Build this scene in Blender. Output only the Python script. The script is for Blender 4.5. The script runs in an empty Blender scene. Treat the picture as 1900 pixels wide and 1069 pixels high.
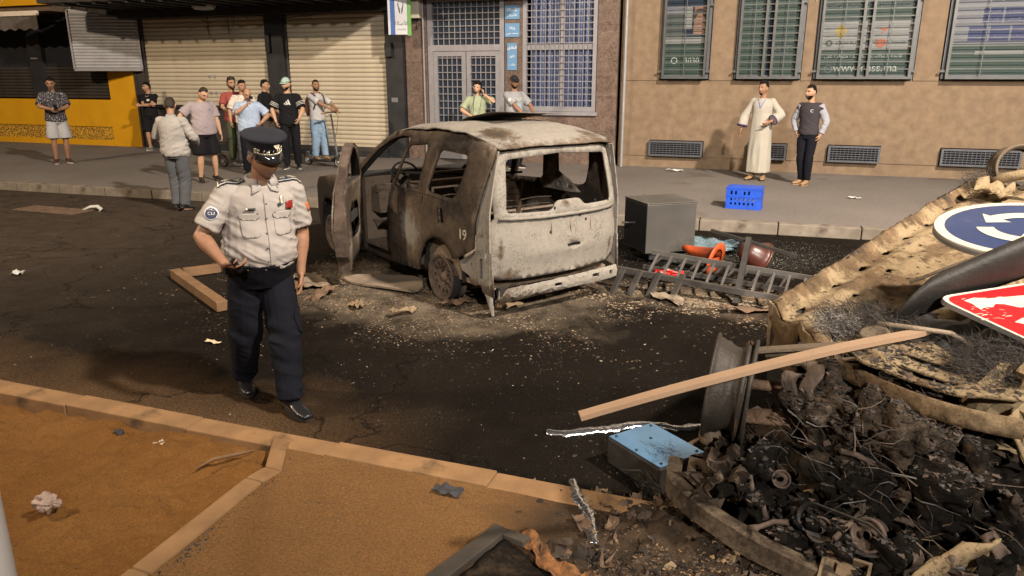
import bpy, bmesh, math, random
import numpy as np
from math import sin, cos, pi, radians, sqrt, atan2, exp
from mathutils import Vector as V, Matrix, noise, geometry, Euler
from mathutils.bvhtree import BVHTree
random.seed(7); np.random.seed(7)
S = bpy.context.scene
C = S.collection
# ---------------- camera, sky, exposure, street lighting ----------------
cam = bpy.data.cameras.new('camera'); cam.lens = 26.34; cam.sensor_width = 36; cam.clip_end = 400; cam.clip_start = .05
co = bpy.data.objects.new('camera', cam); C.objects.link(co)
co.location = (0, 0, 2.0); co.rotation_euler = (radians(90-15.8), 0, radians(20)); S.camera = co
cam.dof.use_dof = False
w = bpy.data.worlds.new('World'); S.world = w; w.use_nodes = True
nt = w.node_tree; bg = nt.nodes['Background']
sky = nt.nodes.new('ShaderNodeTexSky'); sky.sky_type = 'NISHITA'; sky.sun_disc = False
sky.sun_elevation = radians(-1.5); sky.sun_rotation = radians(200)
nt.links.new(sky.outputs[0], bg.inputs[0]); bg.inputs[1].default_value = 0.15
S.view_settings.view_transform = 'Standard'; S.view_settings.look = 'None'
S.view_settings.exposure = 0.0; S.view_settings.gamma = 1
S.cycles.use_denoising = True
S.cycles.max_bounces = 5; S.cycles.diffuse_bounces = 3; S.cycles.glossy_bounces = 3
S.cycles.sample_clamp_indirect = 3
# (x, y, z of the lamp head, colour, watts) - three street lamps of the boulevard, all out of frame
LAMPS = [((7.5, 1.5, 11.0), (1.0, .87, .72), 34000, .38),
         ((-14.4, -1.5, 9.4), (1.0, .79, .55), 8200, .28),
         ((6.0, -10.0, 9.0), (1.0, .92, .82), 26000, .40),
         ((-2.3, -.6, 5.2), (1.0, .55, .25), 60, .15)]

# ---------------- helpers ----------------
def link(o, parent=None):
    C.objects.link(o)
    if parent is not None: o.parent = parent
    return o
def tag(o, label=None, cat=None, group=None, kind=None):
    if label: o['label'] = label
    if cat: o['category'] = cat
    if group: o['group'] = group
    if kind: o['kind'] = kind
    return o
def empty(name, loc=(0, 0, 0), rz=0, label=None, cat=None, group=None):
    o = bpy.data.objects.new(name, None); o.empty_display_size = .2
    o.location = loc; o.rotation_euler = (0, 0, rz)
    link(o); return tag(o, label, cat, group)
def mk(name, verts, faces, mat=None, parent=None, smooth=False, loc=None):
    me = bpy.data.meshes.new(name); me.from_pydata([tuple(v) for v in verts], [], faces)
    if mat is not None:
        for m in (mat if isinstance(mat, (list, tuple)) else [mat]): me.materials.append(m)
    if smooth: me.shade_smooth()
    o = bpy.data.objects.new(name, me); link(o, parent)
    if loc: o.location = loc
    return o
class MB:
    """collects shapes for one mesh object"""
    def __init__(s): s.v = []; s.f = []
    def add(s, vs, fs):
        n = len(s.v); s.v += [tuple(v) for v in vs]; s.f += [tuple(i+n for i in f) for f in fs]; return s
    def box(s, x0, x1, y0, y1, z0, z1, M=None):
        vs = [V((x, y, z)) for x in (x0, x1) for y in (y0, y1) for z in (z0, z1)]
        if M is not None: vs = [M @ v for v in vs]
        return s.add(vs, [(0,1,3,2),(4,6,7,5),(0,4,5,1),(2,3,7,6),(0,2,6,4),(1,5,7,3)])
    def tube(s, pts, r, n=8, cap=True, ref=None):
        pts = [V(p) for p in pts]; rs = r if isinstance(r, (list, tuple)) else [r]*len(pts)
        vs = []; m = len(pts); X = None
        for i, p in enumerate(pts):
            t = (pts[min(i+1, m-1)]-pts[max(i-1, 0)]).normalized()
            if X is None: X = t.orthogonal().normalized() if ref is None else V(ref)
            X = (X-t*X.dot(t)).normalized(); Y = t.cross(X)
            rr = rs[i]; rx, ry = rr if isinstance(rr, tuple) else (rr, rr)
            vs += [p+X*rx*cos(2*pi*k/n)+Y*ry*sin(2*pi*k/n) for k in range(n)]
        fs = [(i*n+k, i*n+(k+1) % n, (i+1)*n+(k+1) % n, (i+1)*n+k) for i in range(m-1) for k in range(n)]
        if cap: fs += [tuple(range(n-1, -1, -1)), tuple((m-1)*n+k for k in range(n))]
        return s.add(vs, fs)
    def bar(s, a, b, w, h, up=(0, 0, 1)):
        a = V(a); b = V(b); t = (b-a).normalized(); X = t.cross(V(up))
        X = X.normalized() if X.length > 1e-4 else t.orthogonal().normalized(); Y = X.cross(t)
        vs = [p+X*sx*w/2+Y*sy*h/2 for p in (a, b) for sx, sy in ((-1,-1),(1,-1),(1,1),(-1,1))]
        return s.add(vs, [(0,1,2,3),(4,7,6,5),(0,4,5,1),(1,5,6,2),(2,6,7,3),(3,7,4,0)])
    def lathe(s, prof, M=None, n=24, arc=2*pi):
        vs = []; full = arc > 6.28
        k1 = n if full else n+1
        for r, z in prof:
            for k in range(k1):
                a = arc*k/n; vs.append(V((r*cos(a), r*sin(a), z)))
        if M is not None: vs = [M @ v for v in vs]
        fs = []
        for i in range(len(prof)-1):
            for k in range(n):
                k2 = (k+1) % k1
                fs.append((i*k1+k, i*k1+k2, (i+1)*k1+k2, (i+1)*k1+k))
        return s.add(vs, fs)
    def build(s, name, mat, parent=None, smooth=False, bevel=0):
        o = mk(name, s.v, s.f, mat, parent, smooth)
        if bevel:
            b = o.modifiers.new('b', 'BEVEL'); b.width = bevel; b.segments = 2; b.limit_method = 'ANGLE'
        return o
def box(name, mat, x0, x1, y0, y1, z0, z1, parent=None, bevel=0, M=None):
    return MB().box(x0, x1, y0, y1, z0, z1, M).build(name, mat, parent, bevel=bevel)
def solid(o, t, off=-1):
    m = o.modifiers.new('s', 'SOLIDIFY'); m.thickness = t; m.offset = off; return o
def dup(o, loc=None, rz=None, parent='same', label=None):
    c = o.copy(); C.objects.link(c)
    if parent != 'same': c.parent = parent
    if loc is not None: c.location = loc
    if rz is not None: c.rotation_euler = (0, 0, rz)
    if label: c['label'] = label
    return c
def copy_tree(o, parent=None, loc=None, rz=None, label=None):
    c = o.copy(); C.objects.link(c)
    if parent is not None: c.parent = parent
    if loc is not None: c.location = loc
    if rz is not None: c.rotation_euler[2] = rz
    if label: c['label'] = label
    for ch in [x for x in list(C.objects) if x.parent == o]: copy_tree(ch, c)
    return c
def chaikin(p, it=1, closed=True):
    p = [tuple(q) for q in p]
    for _ in range(it):
        q = []; n = len(p)
        for i in range(n if closed else n-1):
            a = p[i]; b = p[(i+1) % n]
            q += [tuple(.8*a[k]+.2*b[k] for k in range(len(a))), tuple(.2*a[k]+.8*b[k] for k in range(len(a)))]
        if not closed: q = [p[0]]+q+[p[-1]]
        p = q
    return p
def rc(P, r, n=4):
    out = []; m = len(P)
    for i in range(m):
        a, b, c = V(P[i-1]), V(P[i]), V(P[(i+1) % m]); u = a-b; w_ = c-b; k = min(r, .45*u.length); q = min(r, .45*w_.length); p0 = b+u.normalized()*k; p1 = b+w_.normalized()*q
        for j in range(n+1):
            t = j/n; p = p0*(1-t)**2+b*2*t*(1-t)+p1*t*t; out.append((p.x, p.y))
    return out
def inpoly(x, y, P):
    c = False; n = len(P); j = n-1
    for i in range(n):
        xi, yi = P[i]; xj, yj = P[j]
        if (yi > y) != (yj > y) and x < (xj-xi)*(y-yi)/(yj-yi)+xi: c = not c
        j = i
    return c
def resample(P, sp):
    out = []
    n = len(P)
    for i in range(n):
        a = P[i]; b = P[(i+1) % n]; L = math.hypot(b[0]-a[0], b[1]-a[1]); k = max(1, int(L/sp+.5))
        for j in range(k): out.append((a[0]+(b[0]-a[0])*j/k, a[1]+(b[1]-a[1])*j/k))
    return out
def panel2d(outline, holes=(), sp=.05, jit=.0):
    """triangulated sheet with holes; returns 2d verts and faces"""
    vs = []; es = []
    loops = [resample(outline, sp)]+[resample(h, sp) for h in holes]
    for L in loops:
        n = len(vs); vs += L; es += [(n+i, n+(i+1) % len(L)) for i in range(len(L))]
    xs = [p[0] for p in outline]; ys = [p[1] for p in outline]
    bnd = np.array(vs)
    x = min(xs)+sp/2; r = 0
    while x < max(xs):
        y = min(ys)+sp/2+(sp/2 if r % 2 else 0)
        while y < max(ys):
            px, py = x+random.uniform(-jit, jit)*sp, y+random.uniform(-jit, jit)*sp
            if inpoly(px, py, outline) and not any(inpoly(px, py, h) for h in holes):
                if np.min((bnd[:, 0]-px)**2+(bnd[:, 1]-py)**2) > (sp*.45)**2: vs.append((px, py))
            y += sp
        x += sp; r += 1
    ov, oe, of, *_ = geometry.delaunay_2d_cdt([V(p) for p in vs], es, [], 0, 1e-6)
    fs = []
    for f in of:
        cx = sum(ov[i][0] for i in f)/len(f); cy = sum(ov[i][1] for i in f)/len(f)
        if inpoly(cx, cy, outline) and not any(inpoly(cx, cy, h) for h in holes): fs.append(tuple(f))
    return [(p[0], p[1]) for p in ov], fs
def sheet(name, outline, holes, sp, fn, mat, parent=None, thick=0, jit=0, smooth=False, attr=None):
    vs, fs = panel2d(outline, holes, sp, jit)
    o = mk(name, [fn(a, b) for a, b in vs], fs, mat, parent, smooth)
    if attr:
        at = o.data.attributes.new('soot', 'FLOAT', 'POINT')
        at.data.foreach_set('value', [attr(a, b) for a, b in vs])
    if thick: solid(o, thick, 0)
    return o
def fbm(p, o=4, h=.9): return noise.fractal(V(p), h, 2.0, o, noise_basis='PERLIN_ORIGINAL')
def sm(a, b, x):
    t = min(1, max(0, (x-a)/(b-a))) if a != b else float(x > a); return t*t*(3-2*t)

# ---------------- materials ----------------
class NG:
    def __init__(s, name):
        s.m = bpy.data.materials.new(name); s.m.use_nodes = True; s.t = s.m.node_tree; s.N = s.t.nodes; s.L = s.t.links
        s.b = s.N['Principled BSDF']; s.tc = s.N.new('ShaderNodeTexCoord')
    def n(s, ty, ins=None, **kw):
        x = s.N.new(ty)
        for k, v in kw.items(): setattr(x, k, v)
        for k, v in (ins or {}).items():
            if isinstance(v, bpy.types.NodeSocket): s.L.new(v, x.inputs[k])
            else: x.inputs[k].default_value = v
        return x
    def noise(s, scale, detail=4, rough=.55, vec=None, dist=0):
        return s.n('ShaderNodeTexNoise', {'Vector': vec or s.tc.outputs['Object'], 'Scale': scale, 'Detail': detail, 'Roughness': rough, 'Distortion': dist}).outputs['Fac']
    def ramp(s, f, stops):
        r = s.n('ShaderNodeValToRGB', {'Fac': f}); e = r.color_ramp.elements
        while len(e) < len(stops): e.new(.5)
        for q, (p, c) in zip(e, stops):
            q.position = p; q.color = (*c, 1) if isinstance(c, (tuple, list)) else (c, c, c, 1)
        return r.outputs['Color']
    def mix(s, f, a, b, mode='MIX'):
        x = s.N.new('ShaderNodeMix'); x.data_type = 'RGBA'; x.blend_type = mode; x.clamp_factor = True
        for k, v in ((0, f), (6, a), (7, b)):
            if isinstance(v, bpy.types.NodeSocket): s.L.new(v, x.inputs[k])
            elif k == 0: x.inputs[k].default_value = v
            else: x.inputs[k].default_value = (*v, 1)
        return x.outputs[2]
    def math(s, op, a, b=0.0, c=None):
        x = s.N.new('ShaderNodeMath'); x.operation = op; x.use_clamp = False
        for k, v in enumerate((a, b) if c is None else (a, b, c)):
            if isinstance(v, bpy.types.NodeSocket): s.L.new(v, x.inputs[k])
            else: x.inputs[k].default_value = v
        return x.outputs[0]
    def map(s, scale=(1, 1, 1), rot=(0, 0, 0), src='Object'):
        return s.n('ShaderNodeMapping', {'Vector': s.tc.outputs[src], 'Scale': scale, 'Rotation': rot}).outputs[0]
    def fin(s, col, rough=.8, metal=0, bump=None, bs=.3, bd=.02, spec=.4):
        for k, v in (('Base Color', col), ('Roughness', rough), ('Metallic', metal), ('Specular IOR Level', spec)):
            if isinstance(v, bpy.types.NodeSocket): s.L.new(v, s.b.inputs[k])
            else: s.b.inputs[k].default_value = (*v, 1) if isinstance(v, tuple) else v
        if bump is not None:
            bn = s.n('ShaderNodeBump', {'Height': bump, 'Strength': bs, 'Distance': bd}); s.L.new(bn.outputs[0], s.b.inputs['Normal'])
        return s.m
def mat(name, col, rough=.75, metal=0, var=.18, scale=6, bump=.25, bscale=60, bd=.004, dirt=0, dcol=(.03, .022, .015), spec=.4, grain=0, gscale=90):
    g = NG(name)
    a = tuple(c*(1-var) for c in col); b = tuple(min(1, c*(1+var)) for c in col)
    c = g.ramp(g.noise(scale, 5), [(.3, a), (.7, b)])
    if dirt:
        d = g.ramp(g.noise(scale*.6, 8, .7), [(.62-dirt*.3, 0.0), (.75-dirt*.2, 1.0)])
        c = g.mix(d, c, dcol)
    if grain: c = g.mix(g.ramp(g.noise(gscale, 3, .8), [(.32, grain), (.68, 0.0)]), c, tuple(x*.35 for x in col))
    bn = g.noise(bscale, 3)
    return g.fin(c, rough, metal, bn, bump, bd, spec)
def mat_burnt(name, light, rust, black, bias=0.0, rough=.9, scale=3.0, flake=.5, spec=.2):
    """burnt sheet metal: paint ash, rust and soot; the vertex attribute 'soot' says how burnt each place is"""
    g = NG(name)
    at = g.n('ShaderNodeAttribute', attribute_name='soot').outputs['Fac']
    n1 = g.noise(scale, 8, .65, dist=.4); n2 = g.noise(scale*6, 6, .7); n3 = g.noise(scale*22, 4, .7); n4 = g.noise(scale*.8, 5, .6, vec=g.map((1, 1, .35)))
    f = g.math('ADD', g.math('ADD', at, g.math('MULTIPLY_ADD', n1, .9, -.45)), g.math('MULTIPLY_ADD', n2, .55, -.275+bias))
    c1 = g.mix(g.ramp(n2, [(.35, 0.0), (.65, 1.0)]), light, tuple(c*.84 for c in light))
    c2 = g.mix(g.ramp(n4, [(.35, 0.0), (.65, 1.0)]), rust, tuple(c*.45 for c in rust))
    c = g.mix(g.ramp(f, [(.30, 0.0), (.52, 1.0)]), c1, c2)
    c = g.mix(g.ramp(f, [(.62, 0.0), (.92, 1.0)]), c, black)
    fl = g.ramp(g.math('ADD', n3, g.math('MULTIPLY', n1, .45)), [(.80, 0.0), (.84, flake)])
    c = g.mix(fl, c, tuple(x*.35 for x in rust))
    rg = g.ramp(n2, [(.3, rough-.2), (.7, min(1, rough+.1))])
    h = g.math('ADD', n3, g.math('MULTIPLY', n2, .8))
    return g.fin(c, rg, 0, h, .6, .006, spec)
def txt(s, size, m, parent, M, name='lettering', ext=.001, align='CENTER'):
    cu = bpy.data.curves.new('t', 'FONT'); cu.body = s; cu.size = size; cu.extrude = ext; cu.align_x = align; cu.resolution_u = 3
    t = bpy.data.objects.new('t', cu); C.objects.link(t); dg = bpy.context.evaluated_depsgraph_get()
    me = bpy.data.meshes.new_from_object(t.evaluated_get(dg)); bpy.data.objects.remove(t); bpy.data.curves.remove(cu)
    me.name = name; me.materials.clear(); me.materials.append(m); me.transform(M)
    o = bpy.data.objects.new(name, me); link(o, parent); return o
_AR = dict(zip('اأإبةتثجحخدذرزسشصضطظعغفقكلمنهوىيئ', [(0xFE8D,2),(0xFE83,2),(0xFE87,2),(0xFE8F,4),(0xFE93,2),(0xFE95,4),(0xFE99,4),(0xFE9D,4),(0xFEA1,4),(0xFEA5,4),(0xFEA9,2),(0xFEAB,2),(0xFEAD,2),(0xFEAF,2),(0xFEB1,4),(0xFEB5,4),(0xFEB9,4),(0xFEBD,4),(0xFEC1,4),(0xFEC5,4),(0xFEC9,4),(0xFECD,4),(0xFED1,4),(0xFED5,4),(0xFED9,4),(0xFEDD,4),(0xFEE1,4),(0xFEE5,4),(0xFEE9,4),(0xFEED,2),(0xFEEF,2),(0xFEF1,4),(0xFE89,4)]))
def arabic(s):
    s = s.replace('لا', '\x01').replace('لأ', '\x02').replace('لإ', '\x03')
    T = dict(_AR); T.update({'\x01': (0xFEFB, 2), '\x02': (0xFEF7, 2), '\x03': (0xFEF9, 2)}); out = []
    for i, ch in enumerate(s):
        if ch not in T: out.append(ch); continue
        b, n = T[ch]; pv = i > 0 and s[i-1] in T and T[s[i-1]][1] == 4; nx = i+1 < len(s) and s[i+1] in T and n == 4
        out.append(chr(b+(3 if pv and nx else 1 if pv else 2 if nx else 0)))
    return ''.join(reversed(out))

# street lamps (poles, arms, heads and their light), all behind or beside the camera
m_pole = mat('galvanised_pole', (.25, .26, .27), .5, .6)
def street_lamp(pos, base, col, watts, rad, label, aim=None, cone=100):
    g = NG('lamp_lens'); g.b.inputs['Emission Color'].default_value = (*col, 1); g.b.inputs['Emission Strength'].default_value = 6
    x, y, z = pos; bx, by, bz = base
    L = empty('street_lamp', (bx, by, bz), 0, label, 'street lamp', 'street lamps along the median')
    r = V((x-bx, y-by, z-bz))
    MB().tube([(0,0,0),(0,0,r.z-.6),(r.x*.15,r.y*.15,r.z-.1),(r.x*.9,r.y*.9,r.z+.28)], [.09,.07,.05,.03], 12).build('pole', m_pole, L, True)
    MB().box(-.3, .3, -.14, .14, .2, .3, Matrix.Translation(r) @ Matrix.Rotation(atan2(r.y, r.x), 4, 'Z')).build('lamp_head', m_pole, L, bevel=.03)
    MB().box(-.22, .22, -.1, .1, .185, .196, Matrix.Translation(r) @ Matrix.Rotation(atan2(r.y, r.x), 4, 'Z')).build('lens', g.m, L)
    ld = bpy.data.lights.new('lamp_light', 'SPOT' if aim else 'POINT'); ld.energy = watts; ld.color = col; ld.shadow_soft_size = rad
    lo = bpy.data.objects.new('lamp_light', ld); link(lo, L); lo.location = r
    if aim: ld.spot_size = radians(cone); ld.spot_blend = 1.0; lo.rotation_euler = (V(aim)-V(pos)).to_track_quat('-Z', 'Y').to_euler()
street_lamp(LAMPS[0][0], (9.0, -.6, .12), *LAMPS[0][1:], 'tall street lamp on the median to the right of the camera', (-5, 15, 1.5))
street_lamp(LAMPS[1][0], (-14.4, -3.2, .12), *LAMPS[1][1:], 'tall street lamp on the median far to the left')
street_lamp(LAMPS[2][0], (6.0, -12.0, .12), *LAMPS[2][1:], 'tall white street lamp on the opposite pavement behind the camera', (4.5, 16, 2), 78)
street_lamp(LAMPS[3][0], (-3.0, -2.2, .12), *LAMPS[3][1:], 'low amber lamp on the median just behind the camera')
# ================= THE SETTING =================
PT = .15   # pavement height
def kline(x): return 9.62+(x+13)*.045
# road
g = NG('asphalt'); P = g.tc.outputs['Object']
n1 = g.noise(.55, 8, .6); n2 = g.noise(3.5, 8, .7); n3 = g.noise(90, 4, .8); n4 = g.noise(320, 2, .9); n5 = g.noise(1.3, 6, .65, dist=.5)
c = g.ramp(n1, [(.3, (.007, .0054, .0042)), (.5, (.0125, .0095, .0071)), (.72, (.036, .027, .020))])
c = g.mix(g.ramp(n2, [(.45, 0.0), (.75, .55)]), c, (.008, .006, .005))
sx = g.n('ShaderNodeSeparateXYZ', {'Vector': P})
# soot and ash spread round the two wrecks, sand drifted along the median kerb
def blob(cx, cy, rx, ry):
    a = g.math('DIVIDE', g.math('SUBTRACT', sx.outputs[0], cx), rx); b = g.math('DIVIDE', g.math('SUBTRACT', sx.outputs[1], cy), ry)
    r = g.math('SQRT', g.math('ADD', g.math('MULTIPLY', a, a), g.math('MULTIPLY', b, b)))
    return g.math('ADD', r, g.math('MULTIPLY_ADD', n5, 1.1, -.55))
ash = g.ramp(blob(-3.1, 6.3, 2.1, 1.35), [(.55, 1.0), (1.15, 0.0)])
ash2 = g.ramp(blob(-.3, 7.0, 1.5, .65), [(.5, 1.0), (1.15, 0.0)])
sand = g.ramp(g.math('ADD', sx.outputs[1], g.math('MULTIPLY_ADD', n5, 2.2, -1.1)), [(.0, 1.0), (1.0, 0.0)])
sandm = g.ramp(g.math('MULTIPLY_ADD', g.math('ADD', sx.outputs[1], g.math('MULTIPLY_ADD', n5, 1.1, -.55)), 1.0, -3.0), [(.05, .95), (1.0, 0.0)])
lft = g.ramp(g.math('MULTIPLY', g.math('ADD', sx.outputs[0], 1.6), -.6), [(0.0, 0.0), (.7, 1.0)])
speck = g.ramp(g.noise(38, 5, .8), [(.60, 0.0), (.68, .8)])
black = g.ramp(blob(-.6, 4.9, 2.6, 1.5), [(.45, .85), (1.2, 0.0)])
c = g.mix(black, c, (.010, .0075, .0055))
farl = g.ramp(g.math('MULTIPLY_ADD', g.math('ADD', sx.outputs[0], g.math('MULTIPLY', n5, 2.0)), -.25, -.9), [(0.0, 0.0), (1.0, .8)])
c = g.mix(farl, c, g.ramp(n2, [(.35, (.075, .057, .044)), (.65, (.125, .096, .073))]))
c = g.mix(g.math('MULTIPLY', ash, g.ramp(n2, [(.34, .15), (.6, .95)])), c, (.235, .185, .135))
c = g.mix(g.math('MULTIPLY', ash2, g.ramp(n2, [(.40, 0.0), (.6, .95)])), c, (.25, .19, .135))
c = g.mix(g.math('MULTIPLY', sandm, lft), c, (.17, .10, .052))
c = g.mix(g.math('MULTIPLY', speck, g.ramp(n5, [(.45, 0.0), (.7, .5)])), c, (.08, .065, .05))
ck = g.n('ShaderNodeTexVoronoi', {'Vector': g.n('ShaderNodeVectorMath', {0: g.tc.outputs['Object'], 1: g.n('ShaderNodeTexNoise', {'Vector': g.tc.outputs['Object'], 'Scale': 2.0, 'Detail': 6.0}).outputs['Color']}, operation='ADD').outputs[0], 'Scale': .45}, feature='DISTANCE_TO_EDGE').outputs['Distance']
c = g.mix(g.ramp(ck, [(.002, .7), (.008, 0.0)]), c, (.003, .0025, .002))
c = g.mix(g.ramp(g.noise(70, 5, .85), [(.38, .85), (.62, 0.0)]), c, (.003, .0024, .002))
c = g.mix(g.ramp(g.noise(115, 3, .9), [(.60, 0.0), (.72, .55)]), c, (.07, .056, .043))
h = g.math('ADD', g.math('MULTIPLY', n3, 1.0), g.math('MULTIPLY', n2, 2.0))
m_road = g.fin(c, g.ramp(n2, [(.3, .62), (.7, .95)]), 0, h, .8, .012, .05)
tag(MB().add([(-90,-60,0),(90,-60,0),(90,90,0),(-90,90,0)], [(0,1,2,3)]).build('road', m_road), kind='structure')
# far pavement
g = NG('pavement_concrete')
n1 = g.noise(.5, 8, .6); n2 = g.noise(4, 8, .7); n3 = g.noise(120, 3, .8)
c = g.ramp(n1, [(.3, (.13, .115, .104)), (.7, (.185, .163, .147))])
c = g.mix(g.ramp(n2, [(.5, 0.0), (.8, .5)]), c, (.10, .075, .057))
c = g.mix(g.ramp(g.noise(.9, 4, .5, dist=.3), [(.62, 0.0), (.68, .55)]), c, (.085, .052, .04))
c = g.mix(g.ramp(g.noise(38, 4, .85), [(.36, .6), (.62, 0.0)]), c, (.06, .047, .038))
m_pave = g.fin(c, .85, 0, g.math('ADD', n3, n2), .5, .008)
xs = [-90, -30, -22, -14, -8, -2, 4, 12, 90]
kv = [(x, kline(max(-30, min(12, x)))+.16, PT) for x in xs]; k2 = [(x, 16.6, PT) for x in xs]
n = len(xs)
tag(mk('far_pavement', kv+k2, [(i, i+1, n+i+1, n+i) for i in range(n-1)], m_pave), kind='structure')
m_kerb = mat('kerb_concrete', (.15, .125, .10), .85, 0, .25, 5, .5, 70, .006, .25, (.07, .05, .035))
kerb = empty('far_kerb'); tag(kerb, kind='structure')
kx = -28.0; i = 0
while kx < 12:
    L = 1.0; a = atan2(.045, 1); y = kline(kx)
    o = MB().box(.006, L-.006, 0, .16, 0, PT+.003+.004*random.random()).build('kerb_stone', m_kerb, kerb, bevel=.012) if i < 3 else dup(kst)
    kst = o; o.location = (kx, y+random.uniform(-.004, .004), random.uniform(-.003, .003)); o.rotation_euler = (0, 0, a+random.uniform(-.003, .003)); kx += L*cos(a); i += 1

# ---- near median: kerb, sand bed, edging, sandy paving
m_sandkerb = mat('sandy_kerb', (.20, .112, .050), .9, 0, .22, 5, .5, 60, .006, .12, (.06, .036, .02))
mk_ = empty('median_kerb'); tag(mk_, kind='structure')
kx = -12.0; i = 0
while kx < 7:
    o = MB().box(.001, .899, 0, .15, -.02, .125).build('kerb_stone', m_sandkerb, mk_, bevel=.008) if i < 4 else dup(kst2)
    kst2 = o; o.location = (kx, 2.935+random.uniform(-.006, .006), random.uniform(-.006, .002)); o.rotation_euler = (0, 0, random.uniform(-.006, .006)); kx += .9; i += 1
g = NG('orange_sand')
n1 = g.noise(1.6, 8, .65, dist=.3); n2 = g.noise(9, 8, .7); n3 = g.noise(160, 3, .8)
c = g.ramp(n1, [(.3, (.165, .072, .018)), (.7, (.235, .115, .034))])
c = g.mix(g.ramp(n2, [(.55, 0.0), (.85, .6)]), c, (.10, .044, .014))
c = g.mix(g.ramp(g.noise(95, 4, .85), [(.36, .6), (.6, 0.0)]), c, (.075, .032, .010))
m_sand = g.fin(c, .95, 0, g.math('ADD', n3, g.math('MULTIPLY', n2, 3)), .8, .012, .1)
g = NG('sandy_paving')
n1 = g.noise(1.2, 8, .65); n2 = g.noise(14, 8, .75); n3 = g.noise(140, 3, .8); n5 = g.noise(2.2, 6, .6, dist=.4)
c = g.ramp(n1, [(.3, (.18, .088, .027)), (.7, (.245, .126, .044))])
c = g.mix(g.ramp(n3, [(.52, 0.0), (.66, .8)]), c, (.05, .03, .016))
c = g.mix(g.ramp(n2, [(.5, 0.0), (.8, .5)]), c, (.10, .06, .03))
sx = g.n('ShaderNodeSeparateXYZ', {'Vector': g.tc.outputs['Object']})
bl = g.ramp(g.math('ADD', g.math('MULTIPLY_ADD', sx.outputs[0], 1.0, 1.15), g.math('MULTIPLY_ADD', n5, .9, -.45)), [(0.0, 0.0), (.45, .93)])
c = g.mix(bl, c, (.028, .02, .014))
c = g.mix(g.ramp(g.noise(75, 5, .85), [(.36, .65), (.6, 0.0)]), c, (.065, .035, .016))
c = g.mix(g.ramp(g.noise(110, 2, .8), [(.64, 0.0), (.72, .5)]), c, (.30, .20, .12))
m_spave = g.fin(c, .9, 0, g.math('ADD', n3, g.math('MULTIPLY', n2, 2)), .8, .01, .2)
edge = [(-2.46, 3.0), (-2.30, 2.72), (-2.32, 2.60), (-2.29, 1.88), (-2.25, 1.2), (-2.1, -3)]
def ex(y):
    for a, b in zip(edge, edge[1:]):
        if b[1] <= y <= a[1]: return a[0]+(b[0]-a[0])*(a[1]-y)/(a[1]-b[1])
    return edge[0][0] if y > 2 else edge[-1][0]
def sand_h(x, y):
    d = min(2.935-y, ex(y)-x); d = max(d, 0)
    return .075+.05*fbm((x*1.3, y*1.3, 1), 4)+.030*fbm((x*6, y*6, 4), 3)+.014*fbm((x*16, y*16, 9), 3)+.025*exp(-((x+2.75)**2+(y-2.8)**2)/.05)-.02*exp(-d/.05)
nx, ny = 300, 200; vs = []; fs = []
for j in range(ny+1):
    y = -1.0+(2.935+1.0)*j/ny
    for i in range(nx+1):
        x = -9.0+(ex(y)+9.0)*(i/nx)**.8; vs.append((x, y, sand_h(x, y)))
fs = [(j*(nx+1)+i, j*(nx+1)+i+1, (j+1)*(nx+1)+i+1, (j+1)*(nx+1)+i) for j in range(ny) for i in range(nx)]
tag(mk('sand_bed', vs, fs, m_sand, smooth=True), kind='structure')
vs = []; fs = []; ny = 60; nx = 90
for j in range(ny+1):
    y = -3+(2.935+3)*j/ny
    for i in range(nx+1):
        x = ex(y)+.1+(8-ex(y))*(i/nx)**1.3; vs.append((x, y, .119+.004*fbm((x*3, y*3, 2), 3)))
fs = [(j*(nx+1)+i, j*(nx+1)+i+1, (j+1)*(nx+1)+i+1, (j+1)*(nx+1)+i) for j in range(ny) for i in range(nx)]
tag(mk('median_paving', vs, fs, m_spave, smooth=True), kind='structure')
tag(MB().add([(-60,-14,.05),(9,-14,.05),(9,-2.9,.11),(-60,-2.9,.11)], [(0,1,2,3)]).build('median_ground', m_sand), kind='structure')
edg = empty('sand_bed_edging'); tag(edg, kind='structure')
for (a, b) in zip(edge, edge[1:]):
    a = V((*a, 0)); b = V((*b, 0)); L = (b-a).length; k = max(1, round(L/.75)); 
    for q in range(k):
        p = a+(b-a)*(q/k); r = a+(b-a)*((q+1)/k)
        MB().add([(p.x,p.y,0),(p.x+.1,p.y,0),(r.x+.1,r.y+.003,0),(r.x,r.y+.003,0),(p.x,p.y,.135),(p.x+.1,p.y,.13),(r.x+.1,r.y+.003,.13),(r.x,r.y+.003,.135)],
                 [(0,1,2,3),(4,7,6,5),(0,4,5,1),(1,5,6,2),(2,6,7,3),(3,7,4,0)]).build('edging_stone', m_sandkerb, edg, bevel=.012)

# ================= BUILDINGS (fronts on Y = 15.9) =================
FY = 15.9
m_stone = mat('beige_stone', (.63, .52, .40), .8, 0, .012, 1.2, .0, 150, .001, .0, grain=.28, gscale=32)
m_stone2 = mat('beige_stone_darker', (.61, .50, .38), .8, 0, .015, 1.4, .0, 140, .001, .0, grain=.28, gscale=32)
m_joint = mat('joint_mortar', (.16, .11, .07), .9)
m_grey = mat('grey_painted_steel', (.27, .265, .27), .45, .3, .1, 9, .15, 80)
m_gril = mat('grille_steel', (.075, .075, .072), .45, .4, .15, 9, .15, 80)
m_greyl = mat('light_grey_frame', (.22, .21, .225), .5, .2, .1, 7, .15, 80)
m_darkm = mat('dark_grey_steel', (.075, .078, .09), .5, .3, .15, 9, .15, 80)
m_black = mat('black_paint', (.018, .018, .02), .55, 0, .3, 4, .2, 60)
m_blk = mat('dark_cladding', (.035, .03, .028), .6, 0, .35, 3, .3, 60)
m_void = mat('dark_interior', (.012, .012, .016), .9)
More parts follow.
